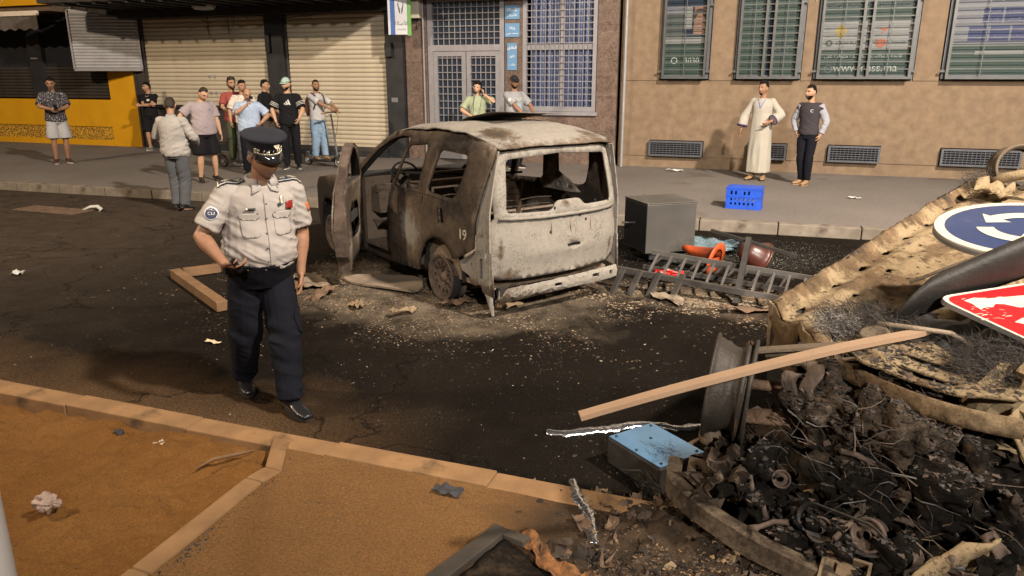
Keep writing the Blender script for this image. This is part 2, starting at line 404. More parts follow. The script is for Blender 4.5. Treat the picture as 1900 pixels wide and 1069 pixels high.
g = NG('window_glass'); g.b.inputs['Roughness'].default_value = .06; g.b.inputs['Base Color'].default_value = (.02, .03, .045, 1)
g.b.inputs['Specular IOR Level'].default_value = .5
m_glass = g.m
g = NG('poster_glass'); g.b.inputs['Roughness'].default_value = .08; g.b.inputs['Base Color'].default_value = (.3, .33, .36, 1); g.b.inputs['Transmission Weight'].default_value = .0
def flat(name, col, rough=.6, var=.06): return mat(name, col, rough, 0, var, 3, .05, 60)
m_green = flat('poster_green', (.016, .034, .028)); m_pwhite = flat('poster_white', (.13, .135, .135)); m_pw2 = flat('poster_print_white', (.22, .25, .24))
m_navy = flat('poster_navy', (.012, .02, .075)); m_pyel = flat('poster_yellow', (.19, .14, .02)); m_por = flat('poster_orange', (.20, .05, .02)); m_pgrey = flat('poster_grey', (.095, .10, .12))
m_pdark = flat('poster_dark', (.03, .04, .04)); m_pface = flat('poster_skin', (.14, .08, .055)); m_phair = flat('poster_hair', (.02, .015, .012))
FM = lambda x, y, z: Matrix.Translation((x, y, z)) @ Matrix.Rotation(pi/2, 4, 'X')   # lettering that faces the street

# ---- beige office building, X -3.45 .. 12
bld = empty('office_building', (4, FY, PT), 0, 'beige stone office building with four barred poster windows above basement vents', 'building')
bld_off = V((-4, -FY, -PT))
def put(o, e): o.matrix_parent_inverse = Matrix.Translation(-V(e.location)); return o
WINX = [(-2.62, -1.62), (-1.16, .10), (.30, 2.04), (2.46, 4.75), (5.4, 7.2), (7.9, 9.9)]
VENTX = [(-2.76, -1.64), (-.78, -.02), (.72, 1.66), (2.66, 3.97), (5.0, 6.2), (7.4, 8.6)]
WZ0, WZ1 = 1.915, 4.6; VZ0, VZ1 = .385, .715
cuts = [(a, b, WZ0, WZ1) for a, b in WINX]+[(a, b, VZ0, VZ1) for a, b in VENTX]
zc = [PT, .385, .715, 1.28, 1.915, 2.36, 2.82, 3.33, 3.84, 4.6]
random.seed(11)
for zi, (z0, z1) in enumerate(zip(zc, zc[1:])):
    gap0 = .012 if abs(z0-1.28) < .01 or abs(z0-2.82) < .01 else .0015
    iv = [(-3.42, 12.0)]
    for a, b, c0, c1 in cuts:
        if c0 < z1-.01 and c1 > z0+.01:
            iv = [q for (p, r) in iv for q in ((p, min(r, a)), (max(p, b), r)) if q[1]-q[0] > .01] if True else iv
    for p, r in iv:
        k = max(1, round((r-p)/1.05)); off = random.uniform(-.12, .12)
        cut = [p]+[p+(r-p)*(q/k)+off for q in range(1, k)]+[r]
        for a, b in zip(cut, cut[1:]):
            put(box('stone_slab', random.choice((m_stone, m_stone, m_stone2)), a+.002, b-.002, FY-.0+random.uniform(0, .003), FY+.10, z0+gap0, z1-.0015), bld).parent = bld
def P_(o, e): o.parent = e; o.matrix_parent_inverse = Matrix.Translation(-V(e.location)); return o
P_(MB().box(-3.42, 12, FY+.12, FY+.16, PT, VZ0).box(-3.42, 12, FY+.12, FY+.16, VZ1, WZ0).build('backing_wall', m_joint), bld)
for z0, z1, cs in ((VZ0, VZ1, VENTX), (WZ0, WZ1, WINX)):
    p = -3.42
    for a, b in cs+[(12, 12)]:
        if a > p: P_(box('pier_wall', m_joint, p, a, FY+.101, FY+.16, z0, z1), bld)
        p = b
P_(box('upper_wall', m_stone, -3.42, 12, FY, FY+.3, WZ1+.002, 7.2), bld)
P_(box('roof_slab', m_stone2, -3.6, 12.2, FY-.25, FY+9, 7.203, 7.45), bld)
P_(box('rear_block', m_void, -3.42, 12, FY+.8, FY+9, PT, 7.2), bld)
for a, b in WINX: P_(MB().box(a, a+.02, FY+.163, FY+.8, WZ0, WZ1).box(b-.02, b, FY+.163, FY+.8, WZ0, WZ1).box(a, b, FY+.163, FY+.8, WZ0-.02, WZ0).build('window_reveal', m_stone2), bld)
# windows
def window(i, a, b):
    wf = P_(MB().box(a+.02, b-.02, FY+.05, FY+.10, WZ0+.03, WZ0+.1).box(a+.02, a+.07, FY+.05, FY+.10, WZ0+.1, WZ1).box(b-.07, b-.02, FY+.05, FY+.10, WZ0+.1, WZ1).build('window', m_darkm), bld)
    inv = wf.matrix_parent_inverse
    def ch(o): o.parent = wf; return o
    ch(box('pane', m_glass, a+.07, b-.07, FY+.078, FY+.084, WZ0+.1, WZ1))
    # security grille standing proud of the opening
    gr = MB(); fy = FY-.045
    gr.box(a+.07, b-.07, fy-.02, fy+.02, WZ0+.03, WZ0+.075).box(a+.07, a+.115, fy-.02, fy+.02, WZ0+.075, WZ1).box(b-.115, b-.07, fy-.02, fy+.02, WZ0+.075, WZ1)
    if b-a > 1.2 and i != 3:
        mx = (a+b)/2; gr.box(mx-.10, mx-.055, fy-.02, fy+.02, WZ0+.075, WZ1).box(mx+.055, mx+.10, fy-.02, fy+.02, WZ0+.075, WZ1)
    gr.box(a-.02, a+.07, fy+.021, fy+.04, WZ0+.15, WZ0+.19).box(b-.07, b+.02, fy+.021, fy+.04, WZ0+.15, WZ0+.19).box(b-.07, b+.02, fy+.021, fy+.04, WZ0+1.4, WZ0+1.44)
    ch(gr.build('grille_frame', m_gril))
    z = WZ0+.2; k = 0
    while z < 4.4:
        ch(box('grille_bar', m_gril, a+.115, b-.115, fy-.006, fy+.006, z, z+.016)); z += .132
    for q in ([.5] if b-a < 1.2 else [.27, .73]): ch(box('grille_rod', m_darkm, a+(b-a)*q-.006, a+(b-a)*q+.006, fy+.007, fy+.019, WZ0+.075, WZ1))
    py = FY+.074
    def post(m, x0, x1, z0, z1, d=0): ch(box('poster', m, a+.08+(b-a-.16)*x0, a+.08+(b-a-.16)*x1, py-.003-d, py-d, z0, z1))
    W = b-a-.16; X = lambda f: a+.08+W*f
    if i == 0:
        post(m_pdark, 0, .45, 2.75, 3.3); post(m_pgrey, .0, .45, 3.2, 3.32, .003); post(m_pwhite, .45, .62, 2.9, 3.32); post(m_pface, .66, .96, 2.8, 3.32); post(m_pwhite, 0, 1, 2.62, 2.745); post(m_green, 0, 1, 2.0, 2.61)
        ch(MB().lathe([(0, 0), (.11, 0)], FM(X(.80), py-.008, 3.02) @ Matrix.Scale(1.25, 4, (0, 1, 0))).build('portrait', m_pface))
        ch(MB().lathe([(.085, 0), (.15, 0)], FM(X(.80), py-.006, 3.08) @ Matrix.Scale(1.3, 4, (0, 1, 0)), arc=pi).build('portrait_hair', m_phair))
        ch(MB().lathe([(.045, 0), (.065, 0)], FM(X(.25), py-.006, 2.3)).build('logo', m_pw2))
        txt('3030', .15, m_pw2, wf, FM(X(.66), py-.006, 2.25))
    elif i == 1:
        post(m_green, 0, .47, 2.0, 3.5); post(m_green, .53, 1, 2.0, 3.5)
        for q, (s_, z) in enumerate([('للتواصل معنا', 3.22), ('الحساب', 2.42), ('الإلكتروني', 2.52)]): txt(arabic(s_), .08, m_pgrey, wf, FM(X(.72 if q else .3), py-.006, z))
        txt('espace client', .06, m_pgrey, wf, FM(X(.3), py-.006, 2.55)); txt('service en ligne', .06, m_pgrey, wf, FM(X(.75), py-.006, 2.63))
    elif i == 2:
        post(m_green, 0, 1, 3.0, 3.75); post(m_pwhite, 0, 1, 2.47, 2.997); post(m_green, 0, 1, 2.0, 2.467)
        txt(arabic('الضمان الاجتماعي دائما قريب منكم'), .135, m_pw2, wf, FM(X(.5), py-.006, 3.40))
        txt(arabic('اليوم يمكنكم ايداع ملفات التعويض عن المرض'), .085, m_pgrey, wf, FM(X(.5), py-.006, 3.24))
        d = .12; ch(MB().add([(X(.22)-d, py-.006, 2.80), (X(.22), py-.006, 2.80-d*1.1), (X(.22)+d, py-.006, 2.80), (X(.22), py-.006, 2.80+d*1.1)], [(0, 1, 2, 3)]).build('logo', m_pyel))
        ch(MB().add([(X(.68)-.09, py-.006, 2.86), (X(.68)-.02, py-.006, 2.83), (X(.68)+.09, py-.006, 2.88), (X(.68)+.02, py-.006, 2.79), (X(.68)-.05, py-.006, 2.75), (X(.68)-.03, py-.006, 2.80)], [(0, 5, 4, 3, 2, 1)]).build('logo', m_por))
        ch(MB().lathe([(0, 0), (.09, 0)], FM(X(.66), py-.006, 2.585)).build('logo', m_por))
        ch(MB().lathe([(.03, 0), (.06, 0)], FM(X(.10), py-.006, 2.59)).build('logo', m_pdark))
        txt('CASH PLUS', .085, m_pdark, wf, FM(X(.31), py-.006, 2.565)); txt('CHAABI', .075, m_pdark, wf, FM(X(.84), py-.006, 2.565)); txt(arabic('الشعبي'), .07, m_pdark, wf, FM(X(.55), py-.006, 2.60)); txt('M', .09, m_pwhite, wf, FM(X(.66), py-.009, 2.555))
        txt(arabic('لائحة المكاتب المعتمدة متوفرة على'), .095, m_pw2, wf, FM(X(.48), py-.006, 2.33))
        txt('www.cnss.ma', .20, m_pw2, wf, FM(X(.52), py-.006, 2.085))
        ch(MB().lathe([(.06, 0), (.072, 0)], FM(X(.12), py-.006, 2.13)).build('logo', m_pgrey))
    elif i == 3:
        post(m_pgrey, 0, 1, 2.55, 4.2); post(m_green, 0, 1, 2.0, 2.547)
        ch(MB().lathe([(0, 0), (.13, 0)], FM(X(.45), py-.006, 3.72)).build('logo', m_navy))
        for q in range(3):
            post(m_navy, .22+q*.155, .36+q*.155, 2.90, 3.15, .003)
            txt(arabic(['التعويض', 'خدمات', 'الشكايات'][q]), .06, m_pgrey, wf, FM(X(.29+q*.155), py-.009, 3.07)); txt(arabic('المرض'), .07, m_pgrey, wf, FM(X(.29+q*.155), py-.009, 2.94))
        for q in range(4):
            post(m_navy, .13+q*.155, .27+q*.155, 2.60, 2.85, .003)
            txt(arabic(['التصريح', 'الخدمات', 'الرقمية', 'الحساب'][q]), .06, m_pgrey, wf, FM(X(.20+q*.155), py-.009, 2.77)); txt(arabic('خدمة'), .07, m_pgrey, wf, FM(X(.20+q*.155), py-.009, 2.64))
        txt(arabic('الخدمات الإلكترونية للصندوق الوطني للضمان الاجتماعي'), .085, m_pdark, wf, FM(X(.5), py-.006, 3.42))
        txt(arabic('يمكنكم القيام بها عن بعد مجانا'), .085, m_pdark, wf, FM(X(.5), py-.006, 3.26))
        post(m_pwhite, .2, .55, 2.37, 2.43, .003)
    return wf
for i, (a, b) in enumerate(WINX): window(i, a, b)
for a, b in VENTX:
    v = P_(MB().box(a+.01, b-.01, FY-.012, FY+.06, VZ0+.01, VZ0+.045).box(a+.01, b-.01, FY-.012, FY+.06, VZ1-.045, VZ1-.01).box(a+.01, a+.05, FY-.012, FY+.06, VZ0+.045, VZ1-.045).box(b-.05, b-.01, FY-.012, FY+.06, VZ0+.045, VZ1-.045).build('basement_vent', m_darkm), bld)
    k = MB().box(a+.05, b-.05, FY+.05, FY+.058, VZ0+.045, VZ1-.045).build('vent_back', m_void); k.parent = v
    for q in range(5):
        zz = VZ0+.075+q*.043; k = box('louvre', m_darkm, a+.05, b-.05, FY+.0, FY+.03, zz, zz+.012, M=None); k.parent = v
    n = int((b-a)/.07)
    r = MB()
    for q in range(1, n): r.box(a+.03+q*(b-a-.06)/n-.004, a+.03+q*(b-a-.06)/n+.004, FY-.008, FY-.002, VZ0+.045, VZ1-.045)
    k = r.build('vent_grid', m_darkm); k.parent = v
P_(MB().tube([(-3.30, FY-.06, PT), (-3.30, FY-.06, 6.9)], .03, 10).build('drain_pipe', m_grey), bld)

# ---- marble entrance building, X -8.35 .. -3.45
g = NG('brown_marble'); n1 = g.noise(3, 8, .7, dist=1.2); n2 = g.noise(7, 10, .75, dist=2.0)
vn = g.ramp(g.math('ABSOLUTE', g.math('SUBTRACT', n2, .5)), [(0.0, 1.0), (.02, 0.0)])
c = g.ramp(n1, [(.3, (.060, .038, .030)), (.6, (.125, .085, .066)), (.8, (.19, .145, .12))])
m_marble = g.fin(g.mix(g.math('MULTIPLY', vn, .45), c, (.36, .31, .27)), .25, 0, n2, .05, .002, .5)
ent = empty('marble_building', (-5.9, FY, PT), 0, 'brown marble fronted building with a barred double door and tall barred window', 'building')
def slabs(x0, x1, z0, z1, nx, nz, y=FY-.03):
    for i in range(nx):
        for j in range(nz):
            a = x0+(x1-x0)*i/nx; b = x0+(x1-x0)*(i+1)/nx; c0 = z0+(z1-z0)*j/nz; c1 = z0+(z1-z0)*(j+1)/nz
            P_(box('marble_slab', m_marble, a+.002, b-.002, y+random.uniform(0, .003), y+.1, c0+.002, c1-.002), ent)
slabs(-8.34, -7.80, PT, 3.72, 1, 5); slabs(-5.94, -5.54, PT, 3.72, 1, 5); slabs(-3.90, -3.46, PT, 3.72, 1, 5); slabs(-5.54, -3.90, PT, 1.26, 2, 1)
P_(box('upper_wall', m_stone2, -8.35, -3.46, FY, FY+.3, 3.98, 7.0), ent)
P_(box('backing_wall', m_void, -8.35, -3.46, FY+.5, FY+8, PT, 6.9), ent)
P_(box('door_canopy', m_grey, -8.75, -5.0, FY-1.05, FY-.001, 3.73, 3.95, bevel=.01), ent)
P_(MB().tube([(-7.86, FY-.08, PT), (-7.86, FY-.08, 3.7)], .02, 8).build('conduit', m_greyl), ent)
# door
dr = P_(MB().box(-7.78, -7.66, FY-.03, FY+.05, PT, 3.66).box(-6.06, -5.96, FY-.03, FY+.05, PT, 3.66).box(-7.66, -6.06, FY-.03, FY+.05, 3.56, 3.66).box(-7.66, -6.06, FY-.03, FY+.05, 2.53, 2.66).build('barred_door', m_greyl), ent)
def chd(o): o.parent = dr; return o
for a, b in ((-7.655, -6.87), (-6.85, -6.065)):
    f = MB().box(a, a+.1, FY-.02, FY+.03, PT+.02, 2.52).box(b-.1, b, FY-.02, FY+.03, PT+.02, 2.52).box(a+.1, b-.1, FY-.02, FY+.03, 2.42, 2.52).box(a+.1, b-.1, FY-.02, FY+.03, PT+.02, PT+.22)
    chd(f.build('door_leaf', m_greyl))
    r = MB()
    for q in range(1, 5): r.box(a+.1+(b-a-.2)*q/5-.008, a+.1+(b-a-.2)*q/5+.008, FY-.012, FY+.004, PT+.22, 2.42)
    chd(r.build('vertical_bars', m_greyl)); r = MB()
    for q in range(1, 14): r.box(a+.1, b-.1, FY-.026, FY-.013, PT+.22+q*.155-.008, PT+.22+q*.155+.008)
    chd(r.build('cross_bars', m_greyl))
    chd(box('pane', m_glass, a+.1, b-.1, FY+.034, FY+.04, PT+.22, 2.42))
r = MB()
for q in range(1, 12): r.box(-7.66+1.6*q/12-.008, -7.66+1.6*q/12+.008, FY-.012, FY+.004, 2.66, 3.56)
chd(r.build('vertical_bars', m_greyl)); r = MB()
for q in range(1, 7): r.box(-7.66, -6.06, FY-.026, FY-.013, 2.66+q*.13-.007, 2.66+q*.13+.007)
chd(r.build('cross_bars', m_greyl)); chd(box('pane', m_glass, -7.66, -6.06, FY+.034, FY+.04, 2.66, 3.56))
chd(MB().tube([(-6.80, FY-.03, 1.35), (-6.80, FY-.07, 1.37), (-6.80, FY-.07, 1.55), (-6.80, FY-.03, 1.57)], .012, 8).build('door_handle', m_grey))
chd(MB().box(-7.5, -7.3, FY+.3, FY+.45, PT, 3.3).build('lobby_post', m_stone2))
# tall window
tw = P_(MB().box(-5.53, -5.44, FY-.05, FY+.03, 1.27, 3.95).box(-3.99, -3.91, FY-.05, FY+.03, 1.27, 3.95).box(-5.44, -3.99, FY-.05, FY+.03, 1.27, 1.37).box(-5.44, -3.99, FY-.0, FY+.03, 2.55, 2.66).box(-4.70, -4.61, FY+.0, FY+.03, 1.37, 2.55).box(-4.70, -4.61, FY+.0, FY+.03, 2.66, 3.95).build('tall_window', m_greyl), ent)
def cht(o): o.parent = tw; return o
cht(box('sill', m_greyl, -5.58, -3.86, FY-.10, FY-.031, 1.19, 1.265))
g = NG('blue_curtain'); wv = g.n('ShaderNodeTexWave', {'Vector': g.map((1, 1, .02)), 'Scale': 4.5, 'Distortion': 1.2}).outputs['Fac']
m_curt = g.fin(g.ramp(wv, [(0.0, (.02, .03, .075)), (1.0, (.075, .10, .20))]), .4)
curt = MB()
xs_ = np.linspace(-5.40, -4.02, 90)
curt.add([(x, FY+.10+.02*sin(x*38), z) for z in (1.3, 3.9) for x in xs_], [(i, i+1, 90+i+1, 90+i) for i in range(89)])
cht(curt.build('curtain', m_curt, smooth=True))
r = MB()
for q in range(1, 14): r.box(-5.44+1.45*q/14-.007, -5.44+1.45*q/14+.007, FY-.034, FY-.02, 1.37, 3.95)
cht(r.build('vertical_bars', m_greyl)); r = MB()
for q in range(1, 20): r.box(-5.44, -3.99, FY-.048, FY-.035, 1.37+q*.13-.007, 1.37+q*.13+.007)
cht(r.build('cross_bars', m_greyl))
# blue plates between door and window
m_bplate = flat('blue_plate', (.10, .21, .36)); m_white = flat('white_print', (.72, .72, .72))
for k, (x0, x1, z0, z1, ls, lab) in enumerate([(-5.93, -5.60, 3.16, 3.44, ['الأصالة', 'للتأمينات'], 'blue plate, upper of the two wide ones beside the door'), (-5.93, -5.60, 2.80, 3.08, ['زنقة', 'محمد حجي'], 'blue plate, lower of the two wide ones beside the door'), (-5.88, -5.66, 2.12, 2.68, ['الطابق', 'الأول', 'مكتب'], 'narrow upright blue plate under the two wide ones')]):
    pl = empty('door_plate', ((x0+x1)/2, FY-.04, z0), 0, lab, 'plate', 'blue plates beside the barred door')
    w2 = (x1-x0)/2; MB().box(-w2, w2, -.012, .005, 0, z1-z0).build('plate', m_bplate, pl, bevel=.003)
    for q, s_ in enumerate(ls): txt(arabic(s_), .085 if q == 0 else .06, m_white, pl, FM(0, -.015, (z1-z0)-.12-q*(.1 if k < 2 else .17)))

# ---- projecting sign on the black pillar
m_sgw = flat('sign_white', (.42, .42, .44)); m_sgb = flat('sign_blue', (.03, .08, .25)); m_sgg = flat('sign_green', (.10, .25, .06)); m_ink = flat('sign_ink', (.03, .03, .035))
sg = empty('projecting_sign', (-8.22, 15.25, 2.86), radians(24), 'white projecting box sign with black flame emblem and a green edge', 'sign')
sg.scale = (.82,)*3
MB().box(-.02, .30, -.06, .06, 0, .95).build('sign_box', m_sgw, sg, bevel=.008)
MB().box(-.14, -.02, -.05, .05, .0, .95).build('blue_band', m_sgb, sg); MB().box(-.20, -.14, -.055, .055, 0, .95).build('end_panel', m_sgw, sg); MB().box(.302, .40, -.04, .05, -.02, .90).build('green_band', m_sgg, sg)
lg = MB()
for s_ in (-1, 1):
    for q in range(5):
        x0 = s_*(.012+.002*q); z0 = .50-.0*q+q*.012
        lg.tube([(.14+x0, -.064, .52+q*.03), (.14+s_*(.035+.01*q), -.064, .56+q*.045), (.14+s_*(.06-.003*q), -.064, .62+q*.055)], [.004, .009, .002], 5)
lg.build('emblem', m_ink, sg)
txt(arabic('الأصالة'), .13, m_ink, sg, FM(.14, -.064, .24)); txt(arabic('للتأمينات'), .06, m_ink, sg, FM(.14, -.064, .12))
MB().bar((.1, 0, .4), (.1, .70, .4), .04, .04).bar((.1, 0, .7), (.1, .70, .7), .04, .04).build('bracket', m_darkm, sg)
bx = empty('wall_box', (-8.02, FY-.14, 3.22), 0, 'small cream meter box on the marble beside the door', 'box'); MB().box(-.14, .14, -.1, .1, 0, .42).build('casing', flat('cream_box', (.42, .38, .30)), bx, bevel=.02); MB().tube([(.1, 0, 0), (.12, -.02, -.15), (.0, .0, -.2)], .008, 6).build('cable', m_black, bx)

# ---- black shop with two roller shutters
shop = empty('shuttered_shop', (-12.2, FY, PT), 0, 'black fronted shop with two closed cream roller shutters under a dark canopy', 'building')
g = NG('cream_shutter'); n1 = g.noise(1.2, 6, .6); n2 = g.noise(14, 8, .75, vec=g.map((.3, 1, 2)))
c = g.ramp(n1, [(.3, (.39, .335, .25)), (.7, (.49, .43, .335))])
m_shut = g.fin(g.mix(g.ramp(n2, [(.5, 0.0), (.85, .5)]), c, (.22, .17, .11)), .55, .1, n2, .15, .004)
def shutter(x0, x1, z0, z1, pitch, y=FY, name='roller_shutter', m=None):
    fr = P_(MB().box(x0-.03, x0+.03, y-.05, y+.06, z0, z1).box(x1-.03, x1+.03, y-.05, y+.06, z0, z1).build(name, m_blk), shop)
    n = int((z1-z0)/pitch); me = None
    for i in range(n):
        z = z0+i*pitch
        if me is None:
            prof = [(0, 0), (-.012, .006), (-.022, .02), (-.026, pitch*.5), (-.022, pitch-.02), (-.010, pitch-.008), (0, pitch-.002)]
            vs = [(x, y+.02+a, b) for x in (x0+.03, x1-.03) for a, b in prof]; k = len(prof)
            o = mk('slat', vs, [(j, j+1, k+j+1, k+j) for j in range(k-1)], m or m_shut, None, False); o.data.shade_smooth(); me = o
        else: o = dup(me)
        o.location = (0, random.uniform(-.002, .002), z); o.parent = fr
    return fr
s1 = shutter(-15.93, -12.07, 1.36, 3.62, .1025); s2 = shutter(-11.53, -8.82, .43, 3.62, .1025)
k = box('bottom_rail', m_shut, -15.9, -12.1, FY-.03, FY+.03, 1.28, 1.36); k.parent = s1
k = MB().box(-11.50, -8.85, FY-.03, FY+.03, .37, .428).build('bottom_rail', m_shut); k.parent = s2
for x in (-13.92, -13.76): 
    for z_ in (1.55, 1.95):
        k = box('lock_plate', m_grey, x-.03, x+.03, FY-.02, FY-.0, z_, z_+.07); k.parent = s1
P_(box('base_wall', m_blk, -15.93, -12.07, FY-.02, FY+.2, PT, 1.275), shop)
P_(MB().box(-16.02, -12.05, FY-.10, FY-.021, 1.20, 1.275).box(-16.02, -12.05, FY-.08, FY-.021, PT, .32).build('ledge', m_black), shop)
for x in (-15.0, -14.0, -13.0): P_(box('wall_panel', m_blk, x-.46, x+.46, FY-.045, FY-.021, .36, 1.16, bevel=.006), shop)
P_(box('threshold', m_black, -11.55, -8.80, FY-.22, FY+.1, PT, .26), shop); P_(box('threshold_step', m_blk, -11.55, -8.80, FY-.08, FY+.1, .262, .368), shop)
P_(MB().box(-12.05, -11.55, FY-.14, FY+.1, PT, 3.62).box(-12.0, -11.88, FY-.22, FY-.141, 2.55, 2.95).build('pillar', m_black), shop)
P_(MB().box(-8.80, -8.36, FY-.14, FY+.1, PT, 3.62).box(-8.76, -8.6, FY-.24, FY-.141, 2.42, 2.72).build('pillar', m_black), shop)
P_(box('socket_plate', m_pwhite, -8.68, -8.52, FY-.155, FY-.141, 1.42, 1.52), shop)
for x in (-11.0, -10.1): P_(box('socket_plate', m_pwhite, x-.04, x+.04, FY-.23, FY-.221, .19, .24), shop)
P_(MB().box(-16.38, -15.96, FY-.02, FY+.1, PT, 3.62).box(-16.34, -16.28, FY-.07, FY-.021, PT, 3.6).build('pillar', m_blk), shop)
P_(MB().box(-16.9, -8.2, FY-2.1, FY+.1, 3.64, 3.95).build('canopy', m_blk), shop)
P_(MB().box(-16.35, -8.36, FY-.35, FY-.02, 3.40, 3.638).build('canopy_beam', m_black), shop)
for q in range(17): P_(MB().box(-16.2+q*.48, -16.12+q*.48, FY-2.05, FY-.36, 3.58, 3.638).build('soffit_rib', m_black), shop)
P_(box('rear_block', m_void, -16.4, -8.36, FY+.21, FY+8, PT, 6.8), shop); P_(box('upper_wall', m_stone2, -16.4, -8.36, FY, FY+.2, 3.97, 7.0), shop)
k = P_(MB().lathe([(0, -.10), (.22, -.09), (.27, -.04), (.27, .03), (0, .03)], Matrix.Translation((-13.45, FY-.5, 3.62))).build('ceiling_light_shade', m_sgw, smooth=True), shop)
random.seed(3)
for q in range(9):
    x = random.choice([-11.7, -11.3, -12.3, -10.9, -10.4, -9.6, -12.9, -13.6, -9.0])+random.uniform(-.3, .3); L = random.uniform(.1, .5); dx = random.uniform(-.3, .3)
    P_(MB().tube([(x, FY-.3, 3.42), (x+dx*.2, FY-.28, 3.42-L*.6), (x+dx*.6, FY-.26, 3.42-L), (x+dx, FY-.27, 3.42-L*.7)], .006, 5).build('hanging_cable', m_black), shop)
P_(MB().tube([(-12.4+i*.25, FY-.38, 3.42-.1*sin(pi*i/10)-.02*(i % 2)) for i in range(11)], .012, 6).build('hanging_cable', m_black), shop)

# ---- yellow shop
m_yel = mat('yellow_paint', (.52, .255, .004), .55, 0, .08, 2, .1, 60, .003, .05, (.35, .17, .01))
ysh = empty('yellow_shop', (-20, FY, PT), 0, 'yellow painted shop with a dark closed serving window and a scalloped awning', 'building')
P_(MB().box(-30, -16.40, FY-.02, FY+.1, PT, .30).box(-30, -22, FY-.02, FY+.1, .30, .66).box(-17.38, -16.40, FY-.02, FY+.1, .30, 1.38).box(-30, -17.38, FY-.02, FY+.1, .661, 1.38).box(-17.30, -16.40, FY-.02, FY+.1, 1.381, 3.4).build('wall', m_yel), ysh)
g = NG('pierced_yellow_grille'); vo = g.n('ShaderNodeTexVoronoi', {'Vector': g.tc.outputs['Object'], 'Scale': 19.0}, feature='DISTANCE_TO_EDGE').outputs['Distance']
m_pier = g.fin(g.mix(g.ramp(vo, [(.10, 0.0), (.14, 1.0)]), (.55, .29, .02), (.06, .04, .015)), .7)
P_(box('pierced_grille', m_pier, -22, -17.38, FY+.01, FY+.03, .30, .66), ysh)
P_(box('serving_window', m_void, -30, -17.30, FY+.12, FY+.2, 1.38, 3.4), ysh)
k0 = None
for q in range(10):
    o = MB().box(-30, -17.32, FY+.02, FY+.05, 0, .07).build('shutter_slat', mat('dark_slats', (.05, .042, .035), .5, .3), None, bevel=.008) if k0 is None else dup(k0)
    k0 = o; o.location = (0, 0, 1.42+q*.083); P_(o, ysh)
P_(box('mullion', m_black, -20.1, -19.6, FY-.01, FY+.1, 1.38, 3.4), ysh); P_(box('latch', m_grey, -20.0, -19.75, FY-.03, FY-.011, 2.45, 2.49), ysh)
P_(box('rear_block', m_void, -30, -16.42, FY+.21, FY+8, PT, 6.8), ysh); P_(box('upper_wall', m_blk, -30, -16.42, FY, FY+.2, 3.41, 7.0), ysh)
P_(MB().box(-30, -18.05, FY-.80, FY-.71, 3.76, 5.0).build('sign_board', m_yel), ysh)
txt('BANCO 212467', .32, flat('sign_cream', (.62, .42, .18)), ysh, Matrix.Translation((20, -FY, -PT)) @ FM(-20.7, FY-.805, 3.86))
P_(MB().box(-30, -18.2, FY-.70, FY-.02, 3.62, 3.75).build('awning_case', mat('brown_case', (.11, .075, .05), .6)), ysh)
P_(box('awning_bar', flat('awning_white', (.62, .54, .44)), -30, -18.35, FY-.98, FY-.90, 3.49, 3.61, bevel=.01), ysh)
vs = []; n = 260
for i in range(n+1):
    x = -30+11.6*i/n; vs += [(x, FY-.94+.008*sin(x*9), 3.49), (x, FY-.93+.012*sin(x*9), 3.16+.025*cos(x*2*pi/.36))]
P_(mk('awning_valance', vs, [(2*i, 2*i+1, 2*i+3, 2*i+2) for i in range(n)], mat('awning_cloth', (.10, .085, .075), .8), smooth=True), ysh)
P_(mk('awning_cloth', [(-30, FY-.93, 3.6), (-18.4, FY-.93, 3.6), (-18.4, FY-.1, 3.66), (-30, FY-.1, 3.66)], [(0, 1, 2, 3)], m_blk), ysh)
# slatted flap / sign box hanging at the corner of the yellow shop
m_slat = mat('pale_slats', (.40, .40, .42), .45, .3, .12, 3, .1, 60)
fb = empty('slatted_sign_box', (-17.3, 15.2, 2.12), 0, 'grey metal box with a slatted white face hanging over the yellow wall corner', 'sign box')
A = V((-.22, -.10, .02)); B = V((1.30, .62, -.02))
MB().add([(-.50,.10,.0),(-.24,-.11,.0),(-.24,-.11,1.52),(-.50,.10,1.58),(-.40,.6,.0),(-.40,.6,1.5)], [(0,1,2,3),(0,3,5,4)]).build('side_panel', m_grey, fb)
d = (B-A); L = d.length; X = d.normalized(); nrm = V((X.y, -X.x, 0))
def q_(u, z, o=0): p = A+X*u*L+nrm*o; return (p.x, p.y, z)
bk = MB().add([q_(0, .0, -.03), q_(1, .0, -.03), q_(1, 1.28, -.03), q_(0, 1.52, -.03), q_(0, .0, -.22), q_(1, .0, -.22), q_(1, 1.28, -.22), q_(0, 1.52, -.22)], [(0,1,2,3),(4,7,6,5),(0,4,5,1),(1,5,6,2),(2,6,7,3),(3,7,4,0)])
bk.build('casing', m_grey, fb)
MB().bar(q_(0, .03), q_(1, .03), .05, .05).bar(q_(0, .05), q_(0, 1.5), .05, .04, X).bar(q_(1, .05), q_(1, 1.26), .05, .04, X).build('frame', m_greyl, fb)
for q in range(18):
    z = .07+q*.076; t = 1.0 if z < 1.22 else max(0, (1.50-z)/.28)
    if t > .08: MB().add([q_(.015, z, -.02), q_(t-.015, z, -.02), q_(t-.015, z+.035, .004), q_(.015, z+.035, .004), q_(t-.015, z+.07, -.018), q_(.015, z+.07, -.018)], [(0,1,2,3),(3,2,4,5)]).build('slat', m_slat, fb)
MB().tube([(-.25, .05, 1.5), (-.3, .1, 1.72), (-.35, .5, 1.8)], .02, 8).build('hanger', m_greyl, fb)
# far ends of the street so that nothing ends in view from the side
box('neighbour_building', m_stone2, 12.1, 30, FY, FY+9, PT, 7.0); tag(C.objects[-1], 'plain beige neighbouring building past the right end of the office', 'building')
